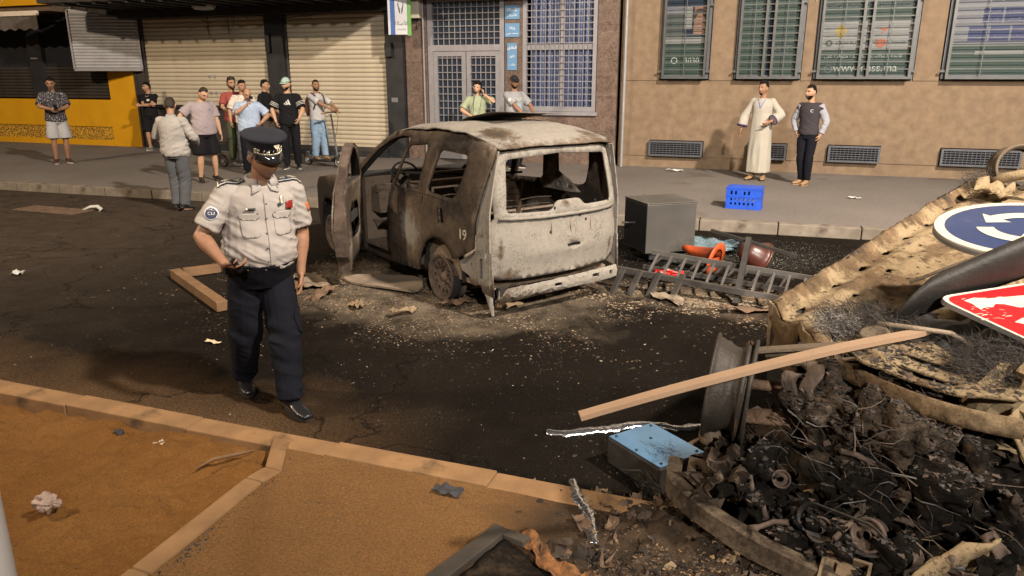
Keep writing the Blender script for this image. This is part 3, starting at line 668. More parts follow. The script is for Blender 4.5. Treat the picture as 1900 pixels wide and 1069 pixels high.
# pale post close to the camera at the left
pp = MB().tube([(0, 0, 0), (0, 0, 1.9)], .035, 20).build('pale_post', flat('pale_post_paint', (.55, .52, .50)), smooth=True)
tag(pp, 'pale upright post at the bottom left corner close to the viewer', 'post'); pp.location = (-.874, .514, .06)
# ================= BURNT MINIVAN =================
m_body = mat_burnt('burnt_van_paint', (.20, .180, .156), (.10, .072, .050), (.018, .014, .012))
m_in = mat_burnt('burnt_interior', (.16, .12, .09), (.07, .05, .035), (.010, .009, .008), .25)
m_soot = mat('soot_black', (.014, .012, .011), .95, 0, .4, 8, .6, 50, .01)
m_rust = mat('burnt_rust', (.12, .075, .048), .9, 0, .4, 10, .6, 60, .01)
m_rustd = mat('dark_burnt_rust', (.065, .045, .034), .9, 0, .5, 10, .6, 60, .01, .3)
m_ashm = mat('ash_pale', (.42, .36, .29), .95, 0, .3, 12, .6, 50, .01, .15)
van = empty('burnt_minivan', (-1.81, 6.15, 0), 2.545, 'burnt out pale minivan without glass standing on the road, its front door hanging open', 'minivan')
def ysd(x, z):
    y = .745 if z < .9 else .745-.10*((z-.9)/.55)**1.25
    y += -.018*exp(-((z-.93)/.03)**2)      # belt line crease
    if x < .45: y -= .05*((.45-x)/.45)**2
    if x > 3.0: y -= .16*((x-3.0)/1.0)**2
    y += .012*exp(-((sqrt((x-.78)**2+(z-.30)**2)-.37)/.04)**2)  # arch lip
    y += .004*fbm((x*4, z*4, 3), 2)
    if z > 1.38: y -= .05*((z-1.38)/.15)**2
    return y
side = [(.06,1.44),(.17,1.475),(.51,1.535),(1.0,1.555),(1.53,1.515),(1.81,1.45),(2.15,1.28),(2.57,1.0),(3.1,.93),(3.7,.84),(3.93,.72),(3.98,.42),(3.86,.26),(3.62,.24)]
side += [(3.30+.34*cos(a), .30+.34*sin(a)) for a in np.linspace(-.15, pi+.15, 13)]
side += [(2.9,.19),(1.62,.205)]
side += [(.80+.33*cos(a), .27+.33*sin(a)) for a in np.linspace(-.1, pi*.80, 11)]
side += [(.47,.47),(.22,.60),(.21,.78),(.17,.95),(.10,1.2),(.05,1.36)]
dhole = rc([(1.38,1.445),(1.60,1.10),(1.70,.93),(1.78,.66),(1.78,.32),(1.72,.25),(2.30,.25),(2.44,.45),(2.46,.95),(2.40,1.05),(2.05,1.285),(1.78,1.405),(1.6,1.45)], .07)
w1 = rc([(1.42,1.37),(1.05,1.41),(1.15,.99),(1.63,.965)], .045)
w2 = rc([(.84,1.375),(.37,1.36),(.40,1.2),(.48,1.01),(.58,.98),(.98,1.0)], .05)
flap = [(.80,.86),(.70,.88),(.67,.76),(.78,.73)]
fw = rc([(1.52,1.43),(1.74,.96),(2.42,.98),(2.05,1.25),(1.75,1.40)], .05)
def soot_side(a, b):
    s = .70+.15*sm(.55, .25, b)
    s += .38*exp(-((a-.62)**2/.10+(b-1.47)**2/.008))                      # scorched roof rail above rear window
    for cx, cz in ((1.31, 1.42), (.62, .93), (1.4, .95)): s += .18*exp(-((a-cx)**2/.05+(b-cz)**2/.01))
    s -= .42*exp(-((a-1.25)**2/.25+(b-1.53)**2/.004)); s -= .42*exp(-((a-1.32)**2/.05+(b-.64)**2/.06))
    s -= .30*exp(-((a-.12)**2/.01+(b-1.42)**2/.02)); s -= .15*exp(-((a-1.2)**2/.05+(b-.45)**2/.03))
    s += .25*sm(2.3, 2.6, a)-.35*sm(2.55, 3.0, a)*sm(.7, .95, b)
    s += .3*exp(-((a-1.72)**2/.004+(b-.7)**2/.1))
    return s
def mapL(a, b): return (a, ysd(a, b), b)
def mapR(a, b): return (a, -ysd(a, b), b)
sheet('body_side', side, [dhole, w1, w2, flap], .055, mapL, m_body, van, .022, .25, True, soot_side)
sheet('body_side', side, [fw, w1, w2], .08, mapR, m_body, van, .022, .25, True, lambda a, b: soot_side(a, b)+.1)
box('fuel_recess', m_soot, .65, .82, .69, .70, .72, .90, van)
# recessed door shuts: the thin dark gap of the sliding door and the front door pillar return
for pts, yy in (([(1.02,1.42),(1.06,1.0),(1.07,.62),(1.02,.48)], 0), ([(1.66,.95),(1.72,.6),(1.68,.24)], 0), ([(1.62,.955),(1.1,.975),(.30,.93)], 0)):
    t = MB(); P = chaikin(pts, 2, False); t.tube([(x, ysd(x, z)+.007, z) for x, z in P], .0055, 5); t.build('panel_gap', m_soot, van)
# rear roof header, roof skin with crown and curled torn patch
def zroof(x): 
    P = [(.0,1.40),(.06,1.44),(.17,1.475),(.51,1.535),(1.0,1.555),(1.53,1.515),(1.81,1.45),(1.95,1.40)]
    for a, b in zip(P, P[1:]):
        if x <= b[0]: t = (x-a[0])/(b[0]-a[0]); return a[1]+(b[1]-a[1])*max(0, t)
    return 1.4
def rmap(a, b):
    h = zroof(a); e = abs(b)/.63
    z = h+.045*(1-e**4)-.0; z += .012*fbm((a*3, b*3, 7), 3)+.006*fbm((a*11, b*11, 7), 2)
    z -= .03*exp(-((a-.9)**2+(b-.1)**2)/.08)
    return (a, b, z)
sheet('roof_skin', [(.03,.60),(.5,.622),(1.0,.63),(1.5,.625),(1.86,.61),(1.93,.3),(1.95,0),(1.93,-.3),(1.86,-.61),(1.0,-.63),(.5,-.622),(.03,-.60),(.0,-.3),(-.01,0),(.0,.3)], [], .055, rmap, m_body, van, .012, .3, True,
      lambda a, b: .12+.45*exp(-((a-.28)**2/.03+(b-.45)**2/.03))+.35*exp(-((a-.15)**2/.02+(b+.45)**2/.04))+.35*sm(.10, .0, a)+.2*max(0, fbm((a*4, b*4, 1), 3)))
g = NG('curled_panel'); m_curl = mat('charred_headliner', (.10, .085, .072), .8, 0, .25, 6, .3)
vs = []; n = 16
for i in range(n+1):
    for j in range(7):
        u = i/n; vv = j/6-.5; x = .72+1.05*u; y = -.30+.70*vv-.12*u
        vs.append((x, y, zroof(x)+.055+.06*((1-u)**3)+.012*sin(u*4)+.03*(vv+.5)**2))
solid(mk('roof_lining_sheet', vs, [(i*7+j, i*7+j+1, (i+1)*7+j+1, (i+1)*7+j) for i in range(n) for j in range(6)], m_curl, van, True), .004)
# A pillars, windscreen frame, header
for s_ in (1, -1):
    P = chaikin([(1.80,1.435),(2.12,1.27),(2.52,1.0)], 2, False)
    t = MB().tube([(x, s_*(ysd(x, z)-.045), z-.01) for x, z in P], .032, 8); o = t.build('windscreen_pillar', m_soot, van, True)
MB().tube([(1.88, y, 1.42+.03*(1-(y/.6)**2)) for y in np.linspace(-.6, .6, 9)], .03, 8).build('roof_header', m_soot, van, True)
MB().tube([(2.55, y, .97) for y in np.linspace(-.66, .66, 9)], .05, 8).build('scuttle', m_soot, van, True)
# tailgate
def xt(y, z):
    x = -.03-.03*sm(.35, .6, z)+.02*sm(.60, .86, z)
    x += -.020*sm(.845, .875, z)
    x += .10*max(0, (z-.92)/.5)**1.1
    x += .10*(abs(y)/.72)**4+.02*(y/.7)**2
    x += -.010*sm(.52, .535, z)*sm(.60, .585, z)*(abs(y) < .35)
    x -= .006*fbm((y*5, z*5, 2), 3)
    for cy, cz, w_, h_ in ((-.08, .765, .12, .035), (.50, 1.17, .025, .11), (-.63, 1.05, .012, .12)):
        dd = max(abs(y-cy)/w_, abs(z-cz)/h_); x += .006*exp(-((dd-1)/.12)**2)
    return x
tout = [(.635,1.415),(.3,1.45),(0,1.46),(-.3,1.445),(-.62,1.405),(-.645,1.2),(-.67,1.0),(-.72,.62),(-.70,.40),(-.6,.365),(0,.345),(.50,.345),(.66,.36),(.72,.42),(.735,.56),(.71,.62),(.70,.80),(.655,.88),(.665,1.0),(.655,1.2)]
twin = rc([(.525,1.345),(0,1.375),(-.555,1.35),(-.60,.93),(-.235,.925),(-.175,.99),(.075,.985),(.125,.905),(.565,.915)], .045)
slot = [(-.05,.565),(-.20,.575),(-.20,.60),(-.05,.595)]
def soot_t(y, z):
    s = .06+.18*sm(.5, .34, z)+.42*exp(-((z-1.43)/.05)**2)*(.5+.5*sm(-.2, .5, abs(y)))
    s += .35*exp(-((y-.53)**2/.004+(z-.40)**2/.004))+.5*exp(-((y+.02)**2/.006+(z-.95)**2/.003))+.35*exp(-((y-.60)**2/.003+(z-.62)**2/.01))
    s += .22*exp(-((y+.0)**2/.04+(z-.77)**2/.004))+.5*exp(-((y+.60)**2/.0006+(z-.52)**2/.01))+.25*exp(-((y+.2)**2/.1+(z-.40)**2/.002))
    s += .22*exp(-((y-.62)/.03)**2)
    return s
sheet('tailgate', tout, [twin, slot], .045, lambda a, b: (xt(a, b), a, b), m_body, van, .02, .25, True, soot_t)
box('handle_recess', m_ashm, .0, .01, -.21, -.04, .55, .61, van)
o = MB().tube([(xt(y, .868)+.004, y, .868+.012*(abs(y)/.6)**2) for y in np.linspace(-.64, .62, 14)], [(.030, .016)]*14, 6).build('spoiler_ledge', m_body, van, True)
for y, z, r in ((.10,.925,.012),(-.37,.95,.009),(.13,.72,.014),(-.20,.83,.010),(-.55,.93,.008),(-.27,.79,.012)):
    MB().lathe([(0,0),(r,0),(r,.012)], Matrix.Translation((xt(y, z)-.014, y, z)) @ Matrix.Rotation(pi/2, 4, 'Y'), 10).build('screw_hole', m_soot, van)
# rust streaks below the label plate
for y in (.12, -.09, -.33): MB().tube([(xt(y, .80)-.008, y, .80), (xt(y, .74)-.011, y+.004, .74), (xt(y, .70)-.011, y, .69)], [.004, .007, .002], 5).build('rust_run', m_rust, van)
# lamp channels beside the tailgate
for s_ in (1, -1):
    ho = [[(.03, z), (.065, z), (.065, z+.05), (.03, z+.055)] for z in (.45, .60, .78, .98, 1.18)]
    def ch(a, b, s_=s_):
        t = a/.13; y0 = .745-(.0 if b < .9 else .10*((b-.9)/.55)**1.2); 
        return (.19*t*(1 if b < 1.0 else (1-.55*(b-1.0)/.44))+.012+.02*sin(t*9), s_*(y0-.035-.015*sin(t*pi)), b)
    sheet('lamp_channel', [(0,.30),(.13,.34),(.13,1.42),(0,1.42)], ho, .04, ch, m_body, van, .012, .2, False, lambda a, b: .22+.25*max(0, fbm((a*9, b*9, 1), 3)))
    # bumper bracket with torn lower edge
    sheet('bumper_bracket', [(.50,.44),(.22,.585),(.0,.60),(-.03,.22),(.10,.25),(.12,.31),(.30,.27),(.36,.33),(.47,.36)], [[(.10,.36),(.15,.36),(.15,.52),(.10,.54)], [(.30,.42),(.335,.42),(.335,.46),(.30,.46)]], .045,
          lambda a, b, s_=s_: (a, s_*(.705+.02*sin(a*12)), b), m_body, van, .012, .3, False, lambda a, b: .25+.5*sm(.36, .25, b)+.3*sm(.0, -.03, a))
# rear beam
def beam(a, b): return (-.045-.035*sm(.20, .24, b)*sm(.34, .30, b)+.04*(abs(a)/.7)**3, a, b-.02)
sheet('rear_beam', [(-.68,.33),(.66,.31),(.68,.20),(.55,.19),(-.1,.225),(-.45,.225),(-.66,.235)], [[(.02,.255),(.10,.255),(.10,.285),(.02,.285)],[(-.42,.27),(-.34,.27),(-.34,.30),(-.42,.30)],[(-.60,.26),(-.56,.26),(-.56,.30),(-.60,.30)]], .04, beam, m_body, van, .02, .3, False, lambda a, b: .24+.4*sm(.24, .20, b)+.2*max(0, fbm((a*6, b*9, 4), 3)))
MB().box(-.06, .0, .57, .66, .235, .30).build('towing_bracket', m_soot, van)
MB().tube([(.10,.70,.30),(.04,.70,.22),(.03,.69,.14),(.02,.68,.05)], [(.035,.012),(.03,.010),(.022,.008),(.012,.006)], 6).build('hanging_strip', m_body, van)
# floor, sills, bulkhead, wheel wells
MB().box(.1, 2.7, -.66, .66, .25, .29).box(.5, 1.1, -.66, -.48, .29, .62).box(.5, 1.1, .48, .66, .29, .62).box(2.45, 2.55, -.66, .66, .29, .96).box(.62, 2.7, -.5, .5, .12, .249).build('floor_pan', m_in, van)
# seat frames
for x, y in ((1.55, .34), (1.55, -.34), (.95, .2), (.95, -.25)):
    h = .98 if x > 1.2 else .80
    MB().tube([(x+.22, y-.2, .46), (x-.2, y-.2, .46), (x-.32, y-.19, h), (x-.32, y+.19, h), (x-.2, y+.2, .46), (x+.22, y+.2, .46), (x+.22, y-.2, .46)], .016, 6).build('seat_frame', m_in, van)
    r = MB()
    for q in range(7): r.tube([(x-.2-.018*q, y-.18, .50+q*.065), (x-.19-.018*q, y, .51+q*.065), (x-.2-.018*q, y+.18, .50+q*.065)], .005, 4)
    for q in range(5): r.tube([(x+.2-.09*q, y-.2, .46), (x+.2-.09*q, y+.2, .46)], .005, 4)
    r.build('seat_springs', m_in, van)
mass = MB(); random.seed(5)
hv = []; nn = 34
for i in range(nn+1):
    for j in range(15):
        x = .25+2.2*i/nn; y = -.6+1.2*j/14; hv.append((x, y, .30+.14*max(0, fbm((x*4, y*4, 8), 4)+.35)+(.14 if x > 1.9 else 0)))
mk('burnt_debris', hv, [(i*15+j, i*15+j+1, (i+1)*15+j+1, (i+1)*15+j) for i in range(nn) for j in range(14)], m_in, van, True)
T = Matrix.Translation((2.12, .34, .98)) @ Matrix.Rotation(radians(-62), 4, 'Y')
st = MB().tube([T @ V((.165*cos(a), .165*sin(a), 0)) for a in np.linspace(0, 2*pi, 22)], .011, 6).tube([T @ V((-.16,0,0)), T @ V((0,0,.02)), T @ V((.1,.12,0))], .014, 6).tube([T @ V((0,0,0)), T @ V((0,0,-.3))], .025, 6)
st.build('steering_wheel', m_soot, van)
MB().tube([(2.28, y, .86) for y in (-.62, 0, .62)], .045, 8).box(2.25, 2.5, .1, .6, .6, .86).build('dashboard_beam', m_in, van)
# sagging pale lining lump, bent bars and a scorched yellow lath seen through the rear window
dm = []; 
for i in range(13):
    for j in range(17):
        a = i/12*pi; b = j/16*pi; dm.append((1.25+.42*cos(a)*sin(b)*.9, -.12+.30*cos(b), 1.46-.30*sin(a)*sin(b)*.9+.02*fbm((i*.4, j*.4, 2), 2)))
mk('sagging_lining', dm, [(i*17+j, i*17+j+1, (i+1)*17+j+1, (i+1)*17+j) for i in range(12) for j in range(16)], mat('scorched_lining', (.24, .21, .16), .9, 0, .3, 6, .4, 40, .01, .15), van, True)
MB().bar((1.15, .35, 1.42), (1.0, -.22, 1.02), .05, .02).build('roof_bow', m_rust, van)
MB().bar((.75, .22, .98), (.8, -.06, 1.06), .016, .016).build('yellow_lath', mat('lath_yellow', (.62, .47, .12), .7), van)
# folded far side trim with lamp sockets
sheet('inner_trim', [(.36,.95),(.95,.93),(1.0,1.0),(.9,1.12),(.84,1.38),(.72,1.38),(.70,1.12),(.5,1.06)], [[(.45,.975),(.52,.975),(.52,1.03),(.45,1.03)],[(.62,.98),(.69,.98),(.69,1.03),(.62,1.03)]], .06, lambda a, b: (a, -.56-.03*sin(a*9), b), m_body, van, .02, .2, False, lambda a, b: .4)
MB().tube([(.78, .48, .86), (.95, .46, 1.0), (1.0, .1, 1.06), (1.05, .0, 1.1)], .012, 6).build('bent_rod', m_soot, van)
MB().tube([(2.0, .5, 1.05), (1.6, .0, 1.03), (1.2, -.5, 1.06)], .012, 6).tube([(1.9, .3, 1.01), (1.3, -.3, 1.07)], .008, 6).build('bent_rod', m_soot, van)
# bonnet and front: collapsed, covered in ash
def bon(a, b): return (a, b, (.93-.10*(max(0,a-2.6)/1.3)**1.6)-.05*(abs(b)/.62)**3+.03*fbm((a*4, b*4, 5), 4)-.04*exp(-((a-3.2)**2+b*b)/.1))
sheet('bonnet', [(2.56,-.64),(3.3,-.62),(3.82,-.5),(3.90,0),(3.82,.5),(3.3,.62),(2.56,.64)], [], .06, bon, m_body, van, .012, .3, False, lambda a, b: .35+.35*fbm((a*5, b*5, 3), 3))
MB().box(3.7, 3.9, -.55, .55, .35, .62).box(2.7, 3.6, -.45, .45, .3, .78).build('engine_block', m_soot, van, bevel=.03)
# wheels: bare rims on the rear and front axles
def wheel(x, y, r, tilt=0, name='wheel'):
    W = empty(name, (x, y, r+.012)); W.parent = van
    s_ = 1 if y > 0 else -1
    M = Matrix.Rotation(-s_*pi/2, 4, 'X') @ Matrix.Rotation(radians(tilt), 4, 'Y')
    MB().lathe([(r*.80,-.09),(r*.98,-.09),(r,-.075),(r*.84,-.06),(r*.80,0),(r*.84,.05),(r,.06),(r,.075),(r*.93,.075),(r*.84,.055)], M, 36).build('rim', m_rustd, W, True)
    # disc with vent holes between centre and rim
    ou = [(r*.84*cos(a), r*.84*sin(a)) for a in np.linspace(0, 2*pi, 36, False)]
    ho = [[(r*.62*cos(t)+r*.105*cos(a)*.8, r*.62*sin(t)+r*.105*sin(a)) for a in np.linspace(0, 2*pi, 9, False)] for t in np.linspace(0, 2*pi, 12, False)]
    sheet('disc', ou, ho, r*.2, lambda a, b: M @ V((a, b, .045-.05*exp(-((math.hypot(a, b)-r*.35)/(r*.12))**2))), m_rustd, W, .008, 0, False)
    MB().lathe([(0,.05),(r*.16,.05),(r*.2,.03),(r*.2,0)], M, 20).build('hub_cap', m_rust, W, True)
    r_ = MB()
    for t in range(4):
        a = t*pi/2+.4; r_.lathe([(0,.03),(.010,.03),(.010,.0)], M @ Matrix.Translation((r*.3*cos(a), r*.3*sin(a), .005)), 6)
    r_.build('lug_nuts', m_soot, W)
    MB().lathe([(r*.86,-.05),(r*.99,-.03),(r*1.03,.02),(r*.9,.05)], M, 30, arc=3.4).build('tyre_remnant', m_soot, W)
wheel(.80, .655, .215); wheel(.80, -.655, .215); wheel(3.30, .64, .215, 0); wheel(3.30, -.64, .215, 0)
MB().tube([(.80, -.6, .22), (.80, .6, .22)], .05, 8).tube([(3.3, -.6, .22), (3.3, .6, .22)], .035, 8).tube([(.9, .3, .2), (.3, .45, .22), (.05, .4, .2)], .03, 8).build('axles', m_soot, van)
for x in (.8, 3.3):
    for s_ in (1, -1):
        t = MB(); n = 12
        t.add([(x+.335*cos(a), s_*yy, .28+.335*sin(a)) for yy in (.42, .70) for a in np.linspace(-.1, pi+.1, n)], [(i, i+1, n+i+1, n+i) for i in range(n-1)]); t.build('wheel_well', m_soot, van, True)
# open front door
dr2 = empty('front_door', (2.48, .735, 0), 0); dr2.parent = van; dr2.rotation_euler = (0, 0, radians(180-34))
do = [(0,.30),(.02,.98),(.30,1.18),(.62,1.35),(.86,1.40),(.98,1.36),(1.06,1.20),(1.04,.95),(1.08,.6),(1.04,.34),(.96,.27),(.92,.14),(.80,.22),(.4,.25)]
dh = rc([(.14,1.0),(.40,1.19),(.70,1.33),(.86,1.34),(.92,1.22),(.92,1.0)], .05)
def dm_(y0): return lambda a, b: (a, y0+.045*exp(-((b-.62)/.35)**2)-(.0 if b < .95 else .09*((b-.95)/.45)), b)
at = lambda a, b: .45+.25*fbm((a*4, b*4, 2), 3)+.2*sm(.5, .2, b)
sheet('door_skin', do, [dh], .06, lambda a, b: (a, -.030-.045*exp(-((b-.62)/.35)**2)+(.0 if b < .95 else .09*((b-.95)/.45)), b), m_body, dr2, .012, .2, True, at)
ih = chaikin([(.25,.45),(.28,.78),(.75,.80),(.80,.45)], 1)
sheet('door_inner', [(p[0]*.97+.015, p[1]*.985+.01) for p in do], [dh, ih], .06, lambda a, b: (a, .045+(.0 if b < .95 else .08*((b-.95)/.45)), b), m_body, dr2, .012, .2, True, lambda a, b: at(a, b)+.1)
P = [(p[0], p[1]) for p in do]
t = MB()
for a, b in zip(P, P[1:]+P[:1]):
    f = lambda q, y0: (q[0], y0+((.085 if y0 > 0 else .09)*((q[1]-.95)/.45) if q[1] > .95 else 0), q[1])
    t.add([f(a, -.034-.03*(a[1] < .95)), f(b, -.034-.03*(b[1] < .95)), f(b, .048), f(a, .048)], [(0, 1, 2, 3)])
o = t.build('door_edge', m_rustd, dr2)
t = MB(); Q = dh
for a, b in zip(Q, Q[1:]+Q[:1]): t.add([f(a, -.036), f(b, -.036), f(b, .048), f(a, .048)], [(0, 1, 2, 3)])
t.build('window_return', m_soot, dr2)
MB().box(.18, .88, .0, .03, .60, .68).build('impact_bar', m_soot, dr2)
# '19' stencil left in the soot behind the rear wheel arch
txt('19', .13, m_ashm, van, Matrix(((-1,0,0,.36),(0,0,1,ysd(.36,.70)+.012),(0,1,0,.66),(0,0,0,1))), 'painted_number', .002)

# ---- pieces of metal lying beside the van
ps = sheet('fallen_panel', chaikin([(-.50,-.16),(.42,-.17),(.50,-.05),(.30,.20),(.10,.24),(-.42,.10)], 1), [], .08, lambda a, b: (a, b, .03+.05*(b+.2)+.012*sin(a*6)), mat('fallen_panel_tan', (.17, .13, .095), .8, 0, .25, 5, .4, 50, .006, .12), None, .02, .2)
ps.location = (-3.62, 6.30, 0); ps.rotation_euler = (0, 0, radians(-12)); tag(ps, 'flat tan sheet metal panel lying in ash beside the open door of the minivan', 'panel')
# ================= OVERTURNED BURNT CAR (foreground) =================
m_under = mat_burnt('burnt_underbody', (.215, .158, .092), (.13, .083, .045), (.028, .021, .016), .02, scale=4, flake=.75)
m_char = mat_burnt('charred_metal', (.11, .083, .058), (.05, .034, .023), (.012, .010, .009), .12, scale=6, flake=.4)
g = NG('char_mass'); n1 = g.noise(3.2, 8, .65, dist=.6); n2 = g.noise(22, 8, .8)
c = g.ramp(g.math('ADD', n1, g.math('MULTIPLY_ADD', n2, .5, -.25)), [(.40, (.007, .006, .005)), (.56, (.016, .012, .009)), (.68, (.065, .046, .03)), (.84, (.13, .095, .065))])
m_mass = g.fin(c, .95, 0, n2, 1.0, .03, .12)
m_tanm = mat('scorched_tan_metal', (.17, .12, .07), .8, 0, .3, 9, .6, 60, .008, .3, (.04, .028, .02))
m_palem = mat('ashy_pale_metal', (.20, .155, .11), .85, 0, .35, 8, .6, 60, .008, .35, (.04, .028, .02))
m_blkr = mat('black_burnt_plastic', (.022, .019, .017), .6, 0, .4, 7, .5, 50, .006)
wk = empty('overturned_burnt_car', (0, 3.92, 0), radians(-23.1), 'overturned burnt car wreck showing rusty underside, charred engine and bare wheel rim', 'car')
def base_(a, b): return .85+.068*b-.03*a
def pan_z(a, b):
    z = base_(a, b)
    z += .035*sm(.05, .03, a)                                       # raised outer flange
    z += -.03*sm(.05, .07, a)*sm(.16, .13, a)                       # gutter with drain holes
    z += .022*exp(-((a-.20)/.022)**2)+.018*exp(-((a-.31)/.03)**2)   # long ribs
    z += .018*sin(b*9.0)*sm(.33, .40, a)*sm(.58, .50, a)*sm(.4, .7, b)
    z += .06*sm(.58, .62, a)*sm(.80, .76, a)                        # chassis rail
    z -= .10*sm(.80, .84, a)
    z += .05*exp(-((a-.40)**2+(b-.25)**2)/.008)-.03*exp(-((a-.40)**2+(b-.25)**2)/.002)
    z += .05*exp(-((a-.30)**2+(b-2.7)**2)/.05)
    z += .012*fbm((a*6, b*4, 3), 4)+.012*fbm((a*22, b*12, 5), 3)
    return z
random.seed(21)
hol = []
def hole(a, b, ra, rb): hol.append([(a+ra*cos(t), b+rb*sin(t)) for t in np.linspace(0, 2*pi, 9, False)])
for b in np.arange(.15, 3.7, .42): hole(.10, b+random.uniform(-.05, .05), .022, .045)
for b in np.arange(.5, 3.6, .55): hole(.255, b+random.uniform(-.08, .08), .018, .036)
for b in (.9, 1.7, 2.5, 3.2): hole(.47+random.uniform(-.05, .05), b, .02, .035)
for b in (.12, .45, .8, 1.3, 1.9): hole(.69, b+.05, .012, .02)
hole(.40, .25, .012, .018)
sheet('floor_pan', [(0,0),(.20,-.12),(.36,-.30),(.60,-.20),(.78,-.05),(1.45,.05),(1.5,1.2),(1.5,3.9),(.9,4.15),(.35,3.95),(.02,3.85),(-.005,2),(0,1)], hol, .034, lambda a, b: (a, b, pan_z(a, b)), m_under, wk, .012, .25, True,
      lambda a, b: .38+.50*fbm((a*3.5, b*2.2, 1), 3)+.25*fbm((a*16, b*9, 6), 2)+.5*sm(.82, .9, a)+.18*sm(.08, .04, a)+.15*sm(2.2, 3.2, b)*0+.12*sm(.2, -.2, b))
# rail side wall, front cross flange and outer sill wall that hangs down to the road
def wall(name, P, z1, m, th=.01, so=.4, lean=0):
    P = [V(p) for p in P]; L = [0]
    for a, b in zip(P, P[1:]): L.append(L[-1]+(b-a).length)
    def at(s):
        for i in range(len(P)-1):
            if s <= L[i+1]+1e-6: return P[i]+(P[i+1]-P[i])*((s-L[i])/(L[i+1]-L[i]))
        return P[-1]
    def fn(a, b):
        p = at(min(max(a, 0), L[-1])); zt = pan_z(p.x, p.y); zb = z1
        return (p.x+.02*fbm((a*3, b*3, 2), 3)+lean*b, p.y+.015*fbm((a*4, b*2, 8), 2), zt+(zb-zt)*b)
    return sheet(name, [(0,0),(L[-1],0),(L[-1],1),(0,1)], [], .07, fn, m, wk, th, .2, True, lambda a, b: so+.3*b)
wall('outer_sill', [(0,3.85),(0,2),(0,1),(0,0)], .40, m_char, so=.75, lean=.10)
wall('front_flange', [(0,0),(.10,-.06),(.20,-.12)], .56, m_under, so=.42)
wall('front_crossmember', [(.20,-.12),(.36,-.30),(.60,-.20)], .66, m_under, so=.30)
wall('rail_side', [(.60,-.20),(.80,-.05),(.83,.6),(.84,1.6),(.84,3.6)], .74, m_under, so=.42)
# dark cavity seen through the open sill end
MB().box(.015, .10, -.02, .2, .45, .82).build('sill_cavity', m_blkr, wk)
MB().tube([(-.005, .0, .88), (-.004, .01, .6), (.01, .05, .42)], [(.012, .03), (.01, .025), (.008, .02)], 6).build('sill_end_flange', m_tanm, wk)
# roof and body shell under the floor (crushed), mostly hidden
def crump(name, w_, h_, M, m, amp=.05, n=9, th=.006, seed=0, so=.4, parent=None):
    vs = []
    for i in range(n):
        for j in range(n):
            a = (i/(n-1)-.5)*w_; b = (j/(n-1)-.5)*h_; k = 1.0
            if (i in (0, n-1)) or (j in (0, n-1)): k = 1-.22*random.random()
            vs.append(M @ V((a*k, b*k, amp*(fbm((a*4/max(w_, .15)+seed, b*4/max(w_, .15), seed*1.7), 3)*1.5+.6*abs(sin(a*9/max(w_, .2)+seed))))))
    o = mk(name, vs, [(i*n+j, (i+1)*n+j, (i+1)*n+j+1, i*n+j+1) for i in range(n-1) for j in range(n-1)], m, parent if parent is not None else wk, seed % 2 == 0)
    at = o.data.attributes.new('soot', 'FLOAT', 'POINT'); at.data.foreach_set('value', [so+.3*fbm((v[0]*9, v[1]*9, seed), 2) for v in vs])
    solid(o, th, 0); return o
def TM(x, y, z, rx=0, ry=0, rz=0): return Matrix.Translation((x, y, z)) @ Euler((radians(rx), radians(ry), radians(rz))).to_matrix().to_4x4()
MB().box(.25, 1.4, .3, 3.6, .12, .70).build('crushed_cabin', m_blkr, wk, bevel=.08)
crump('crushed_roof', 1.6, 3.6, TM(.75, 1.8, .14, 0, 4, 0), m_char, .06, 14, .01, 2, .8)
# rear axle end at the far corner: spring pan, brake drum, wire bundle
MB().lathe([(0,.0),(.10,.0),(.125,-.02),(.13,-.12),(.11,-.13),(.11,-.16),(.05,-.17)], TM(.50, 3.62, 1.33, 70, 0, -35), 24).build('brake_drum', m_tanm, wk, True)
MB().lathe([(.165,-.10),(.19,-.09),(.17,-.05),(.165,.05),(.19,.09),(.175,.10),(.15,.05)], TM(.33, 3.75, 1.27, 78, 0, 30), 30).build('rear_rim', m_char, wk, True)
MB().tube([(.2, 3.4, 1.16), (.35, 3.3, 1.24), (.5, 3.35, 1.28), (.7, 3.4, 1.16)], [.03, .04, .04, .03], 10).build('axle_tube', m_under, wk, True)
crump('spring_pan', .30, .34, TM(.30, 3.15, 1.15, 10, 20, 10), m_under, .05, 9, .01, 4, .25)
crump('rear_bracket', .22, .2, TM(.62, 3.0, 1.16, -20, 30, 0), m_under, .05, 8, .01, 6, .3)
random.seed(9)
def fibres(name, c, rad, n, L, wd, m, parent=None, flat=1.0):
    vs = []; fs = []
    for _ in range(n):
        d = V((random.gauss(0, 1), random.gauss(0, 1), random.gauss(0, 1))); d.normalize()
        r = random.random()**.4
        p = V(c)+V((d.x*rad[0]*r, d.y*rad[1]*r, d.z*rad[2]*r)); t = V((random.gauss(0, 1), random.gauss(0, 1), random.gauss(0, .5)*flat)).normalized()
        s = t.orthogonal().normalized()*wd*random.uniform(.5, 1.5); k = 5; n0 = len(vs)
        for q in range(k):
            vs += [tuple(p-s*(1-q/k)), tuple(p+s*(1-q/k))]
            t = (t+V((random.gauss(0, .45), random.gauss(0, .45), random.gauss(0, .35)))).normalized(); p = p+t*L/k
        fs += [(n0+2*q, n0+2*q+1, n0+2*q+3, n0+2*q+2) for q in range(k-1)]
    o = mk(name, vs, fs, m, parent if parent is not None else wk); o['kind'] = 'stuff'; return o
m_wool = mat('burnt_wool', (.030, .025, .022), .9, 0, .6, 3, .1); m_wool2 = mat('grey_wool', (.22, .20, .18), .9, 0, .5, 14, .1)
fibres('burnt_wool', (.14, 3.55, 1.18), (.16, .14, .10), 700, .10, .0014, m_wool)
